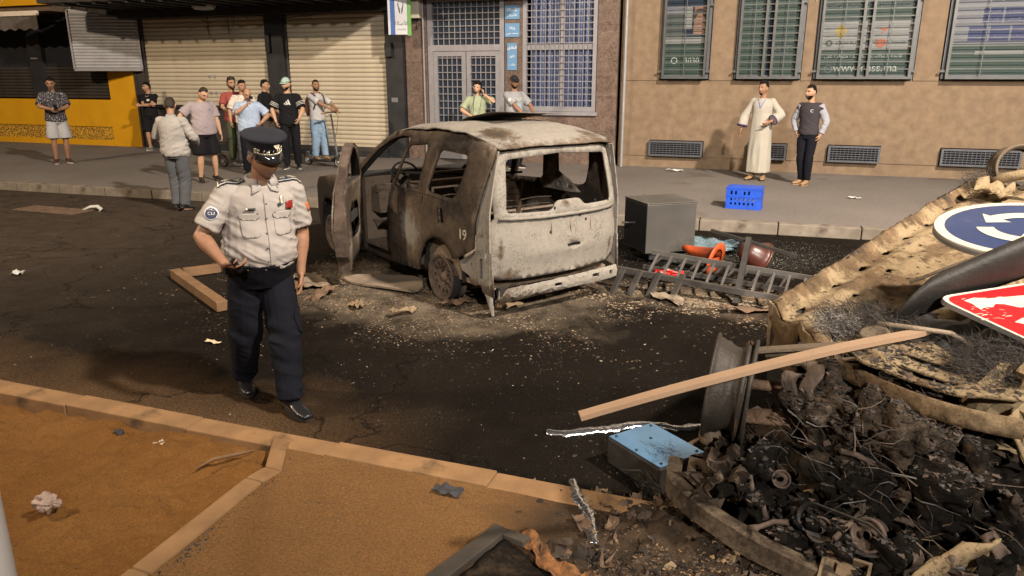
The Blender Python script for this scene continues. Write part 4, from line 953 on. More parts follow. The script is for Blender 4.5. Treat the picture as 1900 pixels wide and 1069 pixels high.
# front wheel: bare rim with flanges seen from its side, tyre gone, brake disc, knuckle and links
Wm = TM(.30, -.96, .79, 0, -90, 0) @ TM(0, 0, 0, 8, 0, 0)
Wm = Matrix.Translation((.255, -.93, .775)) @ Euler((radians(6), radians(-86), radians(16))).to_matrix().to_4x4() @ Matrix.Scale(.74, 4, (0, 0, 1))
wh = empty('wheel'); wh.parent = wk
r = .215
prof = [(r*.86,-.105),(r*.97,-.112),(r*1.0,-.104),(r*.985,-.092),(r*.90,-.090),(r*.885,-.075),(r*.93,-.07),(r*.925,-.055),(r*.86,-.05),(r*.80,-.035),(r*.79,.0),(r*.83,.02),(r*.88,.035),(r*.885,.06),(r*.92,.075),(r*.93,.09),(r*1.0,.096),(r*1.01,.105),(r*.985,.112),(r*.95,.10),(r*.86,.09),(r*.80,.06),(r*.76,.02),(r*.76,-.04),(r*.82,-.09),(r*.86,-.105)]
MB().lathe(prof, Wm, 56).build('rim', mat('grey_burnt_rim', (.034, .028, .023), .6, .35, .45, 7, .5, 70, .006, .3, (.02, .015, .012)), wh, True)
MB().lathe([(r*.80,.035),(r*.6,.02),(r*.45,.03),(r*.3,.06),(0,.06)], Wm, 40).build('disc', m_blkr, wh, True)
MB().lathe([(0,.0),(r*.66,.0),(r*.66,-.012),(r*.45,-.012),(r*.40,-.05),(0,-.05)], Wm @ Matrix.Translation((0,0,-.04)), 36).build('brake_disc', m_rust, wh)
n = 60; vs = []
for i in range(n+1):
    a = 2.6+2.9*i/n; 
    for q, (rr, zz) in enumerate(((r*.95, -.085), (r*1.02, -.03), (r*1.0, .04), (r*.93, .07))):
        k = 1+.04*fbm((i*.3, q*2, 3), 2); vs.append(Wm @ V((rr*k*cos(a), rr*k*sin(a), zz)))
solid(mk('tyre_ash', vs, [(i*4+j, (i+1)*4+j, (i+1)*4+j+1, i*4+j+1) for i in range(n) for j in range(3) if random.random() > .25][:36], mat('ribbed_tyre_ash', (.05, .042, .036), .95, 0, .5, 20, .8, 50, .01), wh, True), .006)
t = MB()
for k in range(9): t.lathe([(r*.93,-.088+k*.004),(r*.955,-.086+k*.004),(r*.93,-.084+k*.004)], Wm @ TM(random.uniform(-.004,.004), random.uniform(-.004,.004), 0), 40, arc=3.6+random.random())
o = t.build('bead_wires', m_rust, wh); o['kind'] = 'stuff'
def tb(name, pts, r_, m, sm_=True, n=10, par=None): return MB().tube([V(p) for p in pts], r_, n).build(name, m, par or wk, sm_)
tb('drive_shaft', [(.30,-.90,.80),(.5,-.78,.79),(.80,-.55,.76),(1.1,-.35,.76)], [.022,.020,.028,.03], m_rust)
tb('tie_rod', [(.33,-.80,.90),(.55,-.62,.93),(.80,-.45,.98)], [.010,.012,.016], m_char)
tb('control_arm', [(.32,-.95,.68),(.52,-.85,.70),(.75,-.62,.80)], [(.03,.012),(.045,.014),(.06,.02)], m_rust)
MB().bar((.30,-.86,.93),(.62,-.60,.97),.045,.012).bar((.30,-.98,.90),(.66,-.66,.93),.04,.010).build('suspension_straps', m_char, wk)
MB().lathe([(.0,-.01),(.03,-.008),(.04,.004),(.052,.008),(.058,.0),(.05,-.02),(.03,-.04)], TM(.67,-.58,1.02,14,-6,0), 24).build('strut_cup', m_char, wk, True)
tb('strut', [(.67,-.58,1.0),(.66,-.60,.80)], [.03,.035], m_char)
tb('stabiliser_bar', [(.66,-.52,1.045),(.78,-.50,1.05),(.90,-.42,1.035),(.97,-.40,1.0),(.98,-.42,.92)], .010, m_palem)
# subframe with slotted holes
def sub(a, b): return (a, b, .985+.02*sin(a*11)-.05*(a-.8)+.008*fbm((a*12, b*12, 2), 3))
sheet('subframe', [(.62,-.80),(.74,-.90),(.98,-.86),(1.22,-.80),(1.25,-.55),(1.02,-.50),(.84,-.46),(.74,-.62)], [chaikin([(.80,-.66),(.98,-.60),(1.02,-.64),(.84,-.71)], 2), chaikin([(.80,-.80),(1.00,-.73),(1.04,-.765),(.84,-.84)], 2), chaikin([(1.10,-.72),(1.16,-.70),(1.17,-.66),(1.11,-.67)], 1)], .03,
      sub, m_under, wk, .012, .2, True, lambda a, b: .26+.3*fbm((a*7, b*7, 5), 3))
sheet('subframe_lip', [(0,0),(.62,0),(.62,.07),(0,.07)], [], .03, lambda a, b: (.62+a, -.80-.16*sin(a*4.0)*.8, .965-.04*a-b), m_under, wk, .008, .2, True, lambda a, b: .45)
crump('torn_bracket', .28, .30, TM(1.18,-.70,.90,60,10,-20), m_under, .06, 9, .008, 5, .22)
sheet('right_inner_wing', [(0,0),(.5,-.1),(.6,.2),(.5,.55),(.2,.62),(.05,.3)], [chaikin([(.25,.15),(.38,.12),(.4,.3),(.27,.3)],1), chaikin([(.12,.05),(.2,.04),(.2,.1),(.12,.1)],1)], .05, lambda a, b: (1.18+.25*b+.03*sin(a*12), -.86+a*.9, .92-b*.6+.02*fbm((a*7, b*7, 1), 3)), m_under, wk, .01, .2, True, lambda a, b: .22+.3*fbm((a*5, b*5, 5), 3))
fibres('burnt_wool', (.60, -.42, 1.0), (.24, .17, .09), 2600, .09, .0013, m_wool); fibres('grey_wool', (.50, -.50, 1.0), (.10, .08, .05), 600, .08, .0012, m_wool2)
fibres('burnt_wool', (1.08, -.60, 1.0), (.17, .15, .10), 2200, .09, .0013, m_wool)
# engine: one big charred melted mass with folds
m_mound = mat('ashy_brown_mound', (.050, .038, .028), .95, 0, .5, 7, 1.0, 45, .015, .4, (.008, .006, .005), spec=.1)
def mass(name, c, rad, amp, sub_=5, sc=1.0, m=m_mass, seed=0, par=None, fold=0.0):
    bm = bmesh.new(); bmesh.ops.create_icosphere(bm, subdivisions=sub_, radius=1)
    for v in bm.verts:
        d = v.co.normalized(); p = V((d.x*rad[0], d.y*rad[1], d.z*rad[2]))
        q = p*sc*5+V((seed, seed*2, 0)); h = amp*(fbm(q, 4)*1.1+.5*abs(fbm(q*.6+V((5, 5, 5)), 3))*-1+.30*fbm(q*3.1, 3)+.13*fbm(q*9, 2))
        if fold: h += fold*(1-abs(sin(q.x*1.3+2*fbm(q*.5, 2)+q.y)))**2
        v.co = V(c)+p+d*h
    me = bpy.data.meshes.new(name); bm.to_mesh(me); bm.free(); me.materials.append(m); me.shade_smooth()
    return link(bpy.data.objects.new(name, me), par or wk)
mass('engine_mass', (.86, -.70, .60), (.34, .30, .30), .09, 6, 1.2, seed=1, fold=.04)
mass('engine_mass', (1.12, -.60, .56), (.26, .32, .32), .08, 6, 1.4, seed=4, fold=.04)
mass('melted_cover', (.62, -.80, .76), (.19, .16, .13), .06, 5, 2.2, seed=2, fold=.03, m=m_mound)
mass('melted_cover', (.86, -.86, .79), (.18, .13, .11), .05, 5, 2.0, seed=5, fold=.03, m=m_mound)
mass('charred_lump', (.42, -1.00, .46), (.13, .12, .13), .10, 5, 2.6, seed=7)
mass('charred_lump', (.70, -1.03, .34), (.16, .12, .12), .09, 5, 2.6, seed=8)
mass('charred_lump', (1.02, -1.02, .32), (.16, .12, .12), .09, 5, 2.6, seed=10)
m_aluc = mat('melted_alloy', (.24, .19, .16), .5, .4, .4, 9, .5, 40, .01, .3)
mass('alternator', (.66, -1.00, .60), (.07, .05, .05), .02, 4, 4, m_mass, 3); mass('pump_housing', (.80, -.99, .58), (.065, .05, .05), .02, 4, 4, m_mass, 6)
for k, (x, y, z, rr, tx, tz) in enumerate([(.88,-1.06,.44,.062,70,-10),(.72,-1.08,.40,.048,64,10),(1.00,-1.05,.40,.05,72,-30),(.545,-1.04,.52,.035,60,20)]):
    o = MB().lathe([(rr*.25,.02),(rr*.3,.0),(rr*.8,-.004),(rr*.84,.012),(rr,.014),(rr,-.006),(rr*.9,-.018),(rr,-.03),(rr*.95,-.04)], TM(x, y, z, tx, 0, tz), 28).build('pulley', m_rustd, wk, True)
tb('belt', [(.88+.075*cos(a)-.16*(cos(a) < 0), -1.09-.01*sin(a*2), .44+.06*sin(a)) for a in np.linspace(0, 2*pi, 26)], [(.004, .012)]*26, m_blkr)
random.seed(33)
for k in range(26):
    x = random.uniform(.45, 1.2); y = random.uniform(-1.12, -.55); z = .92-.5*sm(-.7, -1.12, y)-random.uniform(0, .2)
    p = V((x, y, z)); d = V((random.uniform(-1, 1), random.uniform(-.6, .6), random.uniform(-.4, .4))).normalized(); pts = [p]
    for q in range(4): d = (d+V((random.gauss(0, .5), random.gauss(0, .3), random.gauss(0, .4)))).normalized(); p = p+d*.06; pts.append(p)
    tb('hose', pts, random.uniform(.006, .015), random.choice([m_blkr, m_blkr, m_rustd, m_rustd]), True, 7)
for k in range(60):
    x = random.uniform(.34, 1.3); y = random.uniform(-1.12, -.45); z = .95-.55*sm(-.7, -1.12, y)-random.uniform(0, .12)
    crump('torn_sheet', random.uniform(.03, .13), random.uniform(.03, .09), TM(x, y, z, random.uniform(-80, 80), random.uniform(-80, 80), random.uniform(0, 180)), random.choice([m_char, m_char, m_mass, m_mass, m_rustd, m_rustd]), .03, 6, .004, k, .45)
fibres('wire_tangle', (.80, -.80, .74), (.42, .33, .22), 130, .22, .0022, m_rustd); fibres('wire_tangle', (.80, -.85, .66), (.45, .33, .28), 260, .2, .0020, m_blkr); fibres('wire_tangle', (1.0, -.98, .45), (.3, .2, .2), 60, .18, .002, m_char)
_v = []; _f = []
for o_ in list(C.objects):
    if o_.parent == wk and o_.name.split('.')[0] in ('engine_mass', 'melted_cover', 'charred_lump', 'floor_pan', 'subframe', 'dark_liner'):
        n0 = len(_v); _v += [v.co.copy() for v in o_.data.vertices]; _f += [tuple(i+n0 for i in p.vertices) for p in o_.data.polygons]
_b = BVHTree.FromPolygons(_v, _f); vs = []; fs = []; mi = []
for _ in range(26000):
    if random.random() < .62: x = random.gauss(.8, .3); y = random.gauss(-.8, .28)
    else: x = random.uniform(.0, .85); y = random.uniform(-.3, 3.8)
    if y > -.3 and random.random() < .55: continue
    h_ = _b.ray_cast(V((x, y, 2.5)), V((0, 0, -1)))
    if h_[0] is None: continue
    s_ = .0025*(7**(random.random()**2)); n0 = len(vs); q = h_[0]; a = random.uniform(0, 6.28)
    for k in range(4): vs.append((q.x+s_*cos(a+k*1.57)*random.uniform(.5, 1.3), q.y+s_*sin(a+k*1.57)*random.uniform(.5, 1.3), q.z+s_*random.uniform(-.1, .9)))
    fs.append((n0, n0+1, n0+2, n0+3)); mi.append(random.choice((0, 1, 1, 1, 0)) if y < -.3 else random.choice((0, 0, 2, 3)))
o = mk('flaked_ash', vs, fs, [m_rustd, m_blkr, m_tanm, m_palem], wk); o.data.polygons.foreach_set('material_index', mi); o['kind'] = 'stuff'
# hanging torn cloth-like strips above the mass
for k, (x, y, z, h_) in enumerate([(.56,-.88,.95,.20),(.78,-.88,.93,.18),(.83,-.86,.92,.16),(.49,-.90,.90,.14)]):
    vs = []
    for i in range(9):
        for j in range(4):
            u = i/8; vs.append((x+(j-1.5)*.022*(1-.5*u)+.012*sin(u*9+k), y-.03*sin(u*3)+.012*(j % 2), z-h_*u))
    o = mk('hanging_strip', vs, [(i*4+j, (i+1)*4+j, (i+1)*4+j+1, i*4+j+1) for i in range(8) for j in range(3)], m_rustd, wk, True); solid(o, .004)
# headlamp carrier and bumper beam curving down to the ground
crump('lamp_carrier', .22, .16, TM(.28,-1.10,.46,62,10,-50), m_char, .05, 10, .008, 3, .32)
sheet('lamp_bracket', [(0,0),(.2,-.02),(.24,.10),(.14,.17),(.02,.13)], [chaikin([(.06,.04),(.12,.04),(.12,.10),(.06,.10)],2)], .025, lambda a, b: (.16+a*.9, -1.08-.10*a, .36+b+.02*sin(a*30)), m_char, wk, .008, .2, True)
crump('burnt_lump', .2, .16, TM(.36,-1.08,.52,40,20,10), m_char, .06, 12, .006, 9, .5)
MB().lathe([(0,.02),(.035,.02),(.045,0),(.04,-.05),(.02,-.06)], TM(.215,-1.02,.585,70,0,-40), 20).build('bulb_holder', m_char, wk, True)
bp = chaikin([(.06,-1.02,.385),(.11,-1.13,.365),(.24,-1.20,.355),(.50,-1.23,.31),(.79,-1.17,.25),(1.15,-1.03,.19),(1.3,-.95,.18)], 2, False)
vs = []; prof = [(0,.048),(-.012,.042),(-.012,-.042),(0,-.048),(.045,-.05),(.05,-.04),(.008,-.03),(.008,.03),(.05,.042)]
for i, p in enumerate(bp):
    p = V(p); t = (V(bp[min(i+1, len(bp)-1)])-V(bp[max(i-1, 0)])).normalized(); nn_ = V((-t.y, t.x, 0)).normalized()
    for a, b in prof: vs.append(p+nn_*a+V((0, 0, b+.004*fbm((i*.5, b*30, 2), 2))))
k = len(prof); o = mk('bumper_beam', vs, [(i*k+j, i*k+(j+1) % k, (i+1)*k+(j+1) % k, (i+1)*k+j) for i in range(len(bp)-1) for j in range(k)], m_char, wk)
at = o.data.attributes.new('soot', 'FLOAT', 'POINT'); at.data.foreach_set('value', [.25+.25*fbm((v[0]*5, v[1]*5, 2), 2) for v in vs])
# right hand wing sheet, relay box, lower scrap
sheet('right_wing', [(0,0),(.18,-.03),(.40,.02),(.46,.16),(.30,.30),(.05,.24)], [], .035, lambda a, b: (1.00+a*.55+.02*fbm((a*9, b*9, 1), 2), -1.16+a*.42+.03*sin(b*20), .22+a*.55+b*.5), m_under, wk, .01, .3, True, lambda a, b: .12+.4*fbm((a*8, b*8, 5), 3))
for z_ in (0, .05): MB().box(-.075, .075, -.06, .06, z_*1.0-.02, z_+.004).build('relay_tray', m_char, wk, bevel=.004, M=None) if False else None
rb = MB().box(-.08, .08, -.055, .055, -.03, -.02).box(-.08, -.07, -.055, .055, -.02, .03).box(.07, .08, -.055, .055, -.02, .03).box(-.07, .07, .045, .055, -.02, .03).box(-.03, .03, -.03, .03, -.019, .0).build('relay_tray', m_tanm, wk); rb.matrix_local = TM(.84, -1.13, .30, 35, 0, 10)
# black fender skin thrown over the floor, in front of the round sign
vs = []
for i in range(25):
    u = i/24
    p = V((.72, -.34, 1.10))*(1-u)+V((1.60, .50, 1.52))*u+V((0, 0, .05*sin(u*pi)))
    for j in range(9):
        a = -1.0+2.4*j/8; R = .13+.05*u
        vs.append(p+V((.25*sin(a)*R*2, -cos(a)*R*.9, sin(a)*R*1.0))+V((.004*fbm((i*.4, j, 1), 2),)*3))
solid(mk('black_fender', vs, [(i*9+j, (i+1)*9+j, (i+1)*9+j+1, i*9+j+1) for i in range(24) for j in range(8)], m_blkr, wk, True), .008)
crump('dark_liner', .7, .5, TM(1.0,-.05,.88,20,-10,20), m_blkr, .10, 14, .008, 8); crump('dark_liner', .5, .5, TM(1.35,-.2,.85,30,-30,20), m_blkr, .12, 12, .008, 9)
tb('fender_edge', [(.72,-.38,1.20),(.95,-.16,1.33),(1.2,.08,1.46),(1.6,.42,1.64)], .008, m_char, True, 6)

# ---- road signs thrown on the wreck
m_sblue = mat('sign_blue_face', (.010, .026, .088), .35, 0, .12, 6, .1, 60, .002, .10, (.10, .09, .08)); m_swhite = mat('sign_white_face', (.42, .39, .33), .4, 0, .08, 6, .1, 60, .002, .08, (.25, .2, .15))
m_sred = mat('sign_red_face', (.40, .008, .010), .35, 0, .10, 5, .1, 60, .002, .06, (.2, .03, .02)); m_sback = mat('sign_back', (.22, .21, .2), .5, .6)
nrm = V((-.07, -.155, 1)).normalized(); X = V((1, 0, 0)); X = (X-nrm*X.dot(nrm)).normalized(); Y = nrm.cross(X)
rs = empty('round_sign', (1.055, 3.93, 1.34), 0, 'round blue roundabout sign with white turning arrows lying on the overturned car', 'road sign')
rs.matrix_world = Matrix.Translation(rs.location) @ Matrix((X, Y, nrm)).transposed().to_4x4()
MB().lathe([(0,-.006),(.372,-.006),(.38,-.012),(.38,-.03),(.372,-.034),(.35,-.03)], None, 64).build('backing_disc', m_sback, rs)
MB().lathe([(.332,0),(.374,0),(.376,-.006)], None, 64).build('white_rim', m_swhite, rs)
MB().lathe([(0,0),(.3315,0)], None, 64).build('blue_field', m_sblue, rs)
for q in range(3):
    a0 = radians(58+120*q); ar = radians(68); R1, R2 = .135, .205; n = 14; P = []
    P += [(R2*cos(a0+ar*i/n), R2*sin(a0+ar*i/n)) for i in range(n+1)]
    e = a0+ar; P += [((R2+.045)*cos(e), (R2+.045)*sin(e)), (.170*cos(e+.52), .170*sin(e+.52)), ((R1-.045)*cos(e), (R1-.045)*sin(e))]
    P += [(R1*cos(a0+ar*i/n), R1*sin(a0+ar*i/n)) for i in range(n, -1, -1)]
    sheet('arrow', P, [], .03, lambda a, b: (a, b, .002), m_swhite, rs)
v0, v1, v2 = V((.594, 3.227, 1.163)), V((1.3575, 3.6973, 1.238)), V((1.3681, 2.8468, .9055))
e1 = (v1-v0).normalized(); nn_ = e1.cross(v2-v0).normalized(); nn_ = nn_ if nn_.z > 0 else -nn_; m2 = nn_.cross(e1)
ts = empty('triangular_sign', v0, 0, 'red triangular sign with scraped white markings lying on the overturned car', 'road sign')
ts.matrix_world = Matrix.Translation(v0) @ Matrix((e1, m2, nn_)).transposed().to_4x4()
def rtri(s_, ins):
    c_ = V((.45, -.26)); P = [V((0, 0)), V((.9, 0)), V((.45, -.78))]; out = []
    for i in range(3):
        a, b, c__ = P[i-1], P[i], P[(i+1) % 3]; u1 = (a-b).normalized(); u2 = (c__-b).normalized()
        for t in (1.0, .55, .22, .22, .55, 1.0):
            pass
        for q in range(7):
            t = q/6; p = (b+u1*.07)*(1-t)**2+2*b*t*(1-t)+(b+u2*.07)*t*t; out.append(tuple(c_+(p-c_)*(1-ins)))
    return out
sheet('backing', rtri(1, 0), [], .06, lambda a, b: (a, b, -.012), m_sback, ts, .016)
sheet('white_edge', rtri(1, .005), [rtri(1, .045)], .04, lambda a, b: (a, b, .0), m_swhite, ts)
RT = rtri(1, .047)
wh1 = [(.10,-.045),(.15,-.038),(.20,-.055),(.235,-.058),(.40,-.072),(.62,-.10),(.66,-.15),(.50,-.150),(.36,-.135),(.283,-.130),(.236,-.098),(.205,-.090),(.182,-.105),(.15,-.098),(.126,-.109),(.118,-.07)]
wh2 = [(.20,-.199),(.245,-.185),(.40,-.20),(.62,-.22),(.56,-.40),(.45,-.56),(.34,-.42),(.24,-.25),(.225,-.215)]
sheet('red_field', RT, [wh1, wh2], .04, lambda a, b: (a, b, .0), m_sred, ts)
sheet('white_marking', wh1, [], .04, lambda a, b: (a, b, .0), m_swhite, ts); sheet('white_marking', wh2, [], .04, lambda a, b: (a, b, .0), m_swhite, ts)
random.seed(4)
sc_ = MB()
for q in range(30):
    a = random.uniform(.08, .30); b = random.uniform(-.17, -.03)-.1*(a-.1); L = random.uniform(.006, .03); th = random.uniform(-.9, .2); w_ = random.uniform(.001, .004)
    sc_.add([(a, b, .0012), (a+L*cos(th), b+L*sin(th)-w_, .0012), (a+L*1.2*cos(th), b+L*1.2*sin(th), .0012), (a+L*.4*cos(th), b+L*.4*sin(th)+w_, .0012)], [(0, 1, 2, 3)])
o = sc_.build('scratches', m_swhite, ts); o['kind'] = 'stuff'
for a, b in ((.42,-.60),(.38,-.53),(.30,-.40)): MB().lathe([(0,.006),(.009,.005),(.01,0)], Matrix.Translation((a-.065, b+.03, .0)), 10).build('rivet', m_sback, ts)
# ================= LOOSE THINGS ON THE ROAD =================
m_wood = mat('raw_pine', (.26, .17, .108), .65, 0, .12, 3, .25, 40, .003, .04, (.2, .11, .06))
m_wood2 = mat('weathered_wood', (.15, .085, .042), .75, 0, .25, 5, .4, 40, .004, .2, (.08, .045, .02))
def thing(o, label, cat, group=None): return tag(o, label, cat, group)
# batten resting on the wheel rim
P = [V((-.62, 2.47, .80)), V((-.18, 2.70, .95)), V((.18, 2.93, 1.025)), V((.50, 3.20, 1.06))]
P = [V((-.614,2.40,.824)), V((-.298,2.548,.917)), V((.093,2.753,1.01)), V((.342,2.945,1.036)), V((.588,3.195,1.03))]
mb = MB(); n = 20; vs = []
def cr(P, t):
    s = t*(len(P)-1); i = min(int(s), len(P)-2); f = s-i; p0, p1, p2, p3 = P[max(i-1, 0)], P[i], P[i+1], P[min(i+2, len(P)-1)]
    return .5*((2*p1)+(-p0+p2)*f+(2*p0-5*p1+4*p2-p3)*f*f+(-p0+3*p1-3*p2+p3)*f**3)
for i in range(n+1):
    p = cr(P, i/n); t = (cr(P, min(1, i/n+.02))-cr(P, max(0, i/n-.02))).normalized(); X = t.cross(V((0, 0, 1))).normalized(); Y = X.cross(t); k = 1 if i < n-1 else (.8 if i == n-1 else .35)
    vs += [p+X*.024*k+Y*.009, p+X*.024*k-Y*.009, p-X*.024*k-Y*.009, p-X*.024*k+Y*.009]
o = mk('timber_batten', vs, [(i*4+j, i*4+(j+1) % 4, (i+1)*4+(j+1) % 4, (i+1)*4+j) for i in range(n) for j in range(4)]+[(3, 2, 1, 0), (4*n, 4*n+1, 4*n+2, 4*n+3)], m_wood)
thing(o, 'long pale pine batten lying across the bare wheel rim of the overturned car', 'batten')
o = MB().bar((-.44, 3.75, .03), (-.15, 4.1, .10), .02, .01).build('wood_strip', m_wood); thing(o, 'short thin yellow wood strip sticking out behind the metal box with painted blue sheen', 'wood strip')
# metal box, the blue reflection on its top painted into the lid colour
m_bmet = mat('metal_painted_blue_sheen', (.10, .24, .44), .28, .55, .12, 4, .15, 40, .003, .12, (.06, .06, .06), .6)
bb = empty('metal_box', (-.50, 3.54, .02), radians(-38), 'flat black sided metal box with scratched top, painted blue sheen beside the bare wheel rim', 'box')
MB().box(-.20, .20, -.155, .155, 0, .15).build('casing', m_blkr, bb, bevel=.01)
MB().box(-.195, .195, -.15, .15, .151, .156).build('lid_painted_sheen', m_bmet, bb, bevel=.002)
for x, y in ((-.17,-.12),(.17,-.12),(-.17,.12),(.17,.12),(0,-.13),(-.06,.02)): MB().lathe([(0,.006),(.007,.005),(.008,0)], Matrix.Translation((x, y, .156)), 8).build('screw', m_blkr, bb)
o = fibres('loose_wires', (.10, -.03, .162), (.11, .10, .004), 90, .12, .0009, m_blkr, bb, .1)
o = fibres('loose_wires', (.16, -.18, .06), (.10, .05, .06), 160, .14, .0010, m_blkr, bb)
# melted aluminium runs
m_alu = mat('melted_aluminium', (.52, .53, .56), .22, .95, .12, 14, .5, 30, .01)
def alu(name, P, w_, label, zz=0.006):
    pts = chaikin(P, 2, False); vs = []; n = len(pts); random.seed(len(P)*7); K = 9
    for i, p in enumerate(pts):
        t = V(pts[min(i+1, n-1)])-V(pts[max(i-1, 0)]); t.normalize(); nx = V((-t.y, t.x)); wl = w_*(.55+.6*abs(noise.noise(V((i*.45, 1, 2))))+.35*noise.noise(V((i*.9, 5, 2))))*(1 if 0 < i < n-1 else .2)
        for j in range(K):
            a = pi*j/(K-1); vs.append((p[0]+nx.x*wl*cos(a), p[1]+nx.y*wl*cos(a), zz+.016*sin(a)*(1+.5*noise.noise(V((i*.6, j*.8, 3))))-.004))
    vs = [V((v[0], v[1], v[2])) for v in vs]
    o = mk(name, vs, [(i*K+j, (i+1)*K+j, (i+1)*K+j+1, i*K+j+1) for i in range(n-1) for j in range(K-1)], m_alu, None, True); return thing(o, label, 'melted metal')
alu('melted_aluminium_run', [(-1.17,3.80),(-1.05,3.82),(-.95,3.90),(-.82,3.97),(-.72,4.07),(-.58,4.12),(-.45,4.10),(-.35,4.18),(-.22,4.22)], .050, 'long shiny run of melted aluminium on the road behind the box with painted blue sheen')
alu('melted_aluminium_run', [(-.83,3.13),(-.79,3.05),(-.76,2.97),(-.69,2.90),(-.66,2.82),(-.63,2.74),(-.60,2.66)], .034, 'short silvery run of melted aluminium in the black ash nearer the viewer', .125)
# low burnt board frame, bottom centre, with charred orange edge
fr = empty('burnt_board', (-.99, 2.60, .12), 0, 'black framed burnt board with a charred orange paper edge at the bottom centre', 'board')
m_fr = mat('dark_board_frame', (.05, .043, .036), .55, 0, .3, 5, .3, 60, .004)
A = V((0, 0, .03)); B = V((-.36, -1.10, .0)); D = V((.62, -.42, .03))
MB().bar(A, B, .075, .03).build('frame_bar', m_fr, fr, bevel=.003); MB().bar(A+V((.03,-.03,0)), V((.13, -.06, .035)), .05, .028).build('frame_bar', m_fr, fr, bevel=.003)
vs = []; nn = 26
for i in range(nn):
    for j in range(nn):
        a = i/(nn-1); b = j/(nn-1); p = A+V((.03, -.05, -.02))+V((.55, -.34, 0))*a+V((-.30, -1.0, 0))*b
        p.z += .02*fbm((p.x*9, p.y*9, 3), 4); vs.append(p)
solid(mk('charred_sheet', vs, [(i*nn+j, (i+1)*nn+j, (i+1)*nn+j+1, i*nn+j+1) for i in range(nn-1) for j in range(nn-1)], m_mass, fr, True), .01)
pts = [(.09,-.03),(.17,-.06),(.22,-.14),(.30,-.20),(.38,-.21),(.47,-.24)]; vs = []
for i, p in enumerate(chaikin(pts, 2, False)):
    w_ = .028+.018*noise.noise(V((i*.7, 2, 1)))
    for j in range(5): vs.append((p[0]+.3*(j-2)*w_*.5, p[1]+(j-2)*w_*.6, .035+.014*sin(i*1.1+j)+.02*(j == 4)))
k = len(vs)//5
solid(mk('orange_edge', vs, [(i*5+j, (i+1)*5+j, (i+1)*5+j+1, i*5+j+1) for i in range(k-1) for j in range(4)], mat('charred_orange_card', (.20, .085, .028), .85, 0, .5, 22, .6, 60, .006, .5, (.03, .02, .012)), fr, True), .004)
# wooden frame behind the officer
wf_ = empty('wooden_frame', (-5.1, 5.65, 0), 0, 'empty weathered wooden frame lying on the road behind the officer', 'wooden frame')
Q = [V((-.70, .17, .05)), V((.55, -.60, .05)), V((.85, .12, .05)), V((-.42, .52, .05))]
MB().bar(Q[0], Q[1], .10, .09).build('frame_board', m_wood2, wf_, bevel=.004); MB().bar(Q[0]+V((.06,.05,0)), Q[3], .08, .085).build('frame_board', m_wood2, wf_, bevel=.004)
MB().bar(Q[1]+V((.03,.06,0)), Q[2], .08, .085).build('frame_board', m_wood2, wf_, bevel=.004); MB().bar(Q[3]+V((.05,-.0,.0)), Q[2]+V((-.05,.04,0)), .08, .08).build('frame_board', m_wood2, wf_, bevel=.004)
# metal cabinet
cb = empty('metal_cabinet', (-1.295, 8.435, .0), radians(37), 'grey metal cabinet box dumped on the road beside the rear of the burnt minivan', 'cabinet')
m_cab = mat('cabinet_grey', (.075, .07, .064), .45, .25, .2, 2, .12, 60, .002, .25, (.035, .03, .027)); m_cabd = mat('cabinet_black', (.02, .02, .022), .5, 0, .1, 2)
MB().box(-.30, .30, -.28, .28, .12, .66).build('carcass', m_cab, cb, bevel=.006)
MB().box(-.302, -.3005, -.27, .27, .14, .64).build('painted_side_shade', m_cabd, cb); MB().box(-.305, .305, -.285, .285, .662, .675).build('top_panel', m_cab, cb, bevel=.004)  # shade on the left side painted as a thin black sheet over the carcass
MB().box(-.23, .23, -.24, -.22, .04, .139).box(-.23, .23, .2, .24, .04, .139).build('plinth', m_cabd, cb)
MB().tube([(-.302, .0, .42), (-.38, .02, .42), (-.44, .05, .42)], .012, 8).build('side_lever', m_blkr, cb)
# ladders
m_lad = mat('ladder_steel', (.12, .11, .103), .5, .4, .25, 6, .2); m_ladd = mat('ladder_burnt', (.045, .04, .036), .7, .2, .4, 6, .3)
def ladder(a, b, wd, n, m, label, z0, z1, tilt=0):
    a = V((*a, z0)); b = V((*b, z1)); L = empty('ladder', a, 0, label, 'ladder', 'metal ladders beside the minivan'); d = b-a; t = d.normalized(); s = V((-t.y, t.x, tilt)).normalized()
    o = [MB().bar(s*0, d, .022, .045).build('stile', m, L), MB().bar(s*wd, d+s*wd, .022, .045).build('stile', m, L)]
    for k in range(n):
        p = d*((k+.5)/n); MB().bar(p+s*.016, p+s*(wd-.016), .022, .014).build('rung', m, L)
    return L
ladder((-1.22, 6.98), (.70, 6.72), .36, 14, m_lad, 'long grey steel ladder leaning slightly over the burnt debris, nearest to the viewer', .17, .06, .45)
ladder((-1.30, 7.55), (.10, 7.30), .42, 11, m_ladd, 'darker burnt ladder lying flat behind the long grey one', .10, .05, .05)
rk = empty('burnt_rack', (-1.25, 7.2, 0), 0, 'burnt black metal rack legs and post sticking up among the ladders', 'rack')
MB().bar((.93, -.45, .02), (.98, .1, .52), .05, .05).build('post', m_blkr, rk); MB().bar((.62, .18, .56), (1.42, .02, .40), .03, .03).build('arm', m_blkr, rk)
for x, y in ((-.15, -.28), (.02, -.3), (.2, -.3), (.42, -.3)): MB().bar((x-.06, y-.12, .0), (x+.02, y, .22), .05, .03).build('leg', m_ladd, rk)
MB().bar((-.25, -.20, .20), (1.0, -.42, .13), .05, .05).build('rail', m_ladd, rk)
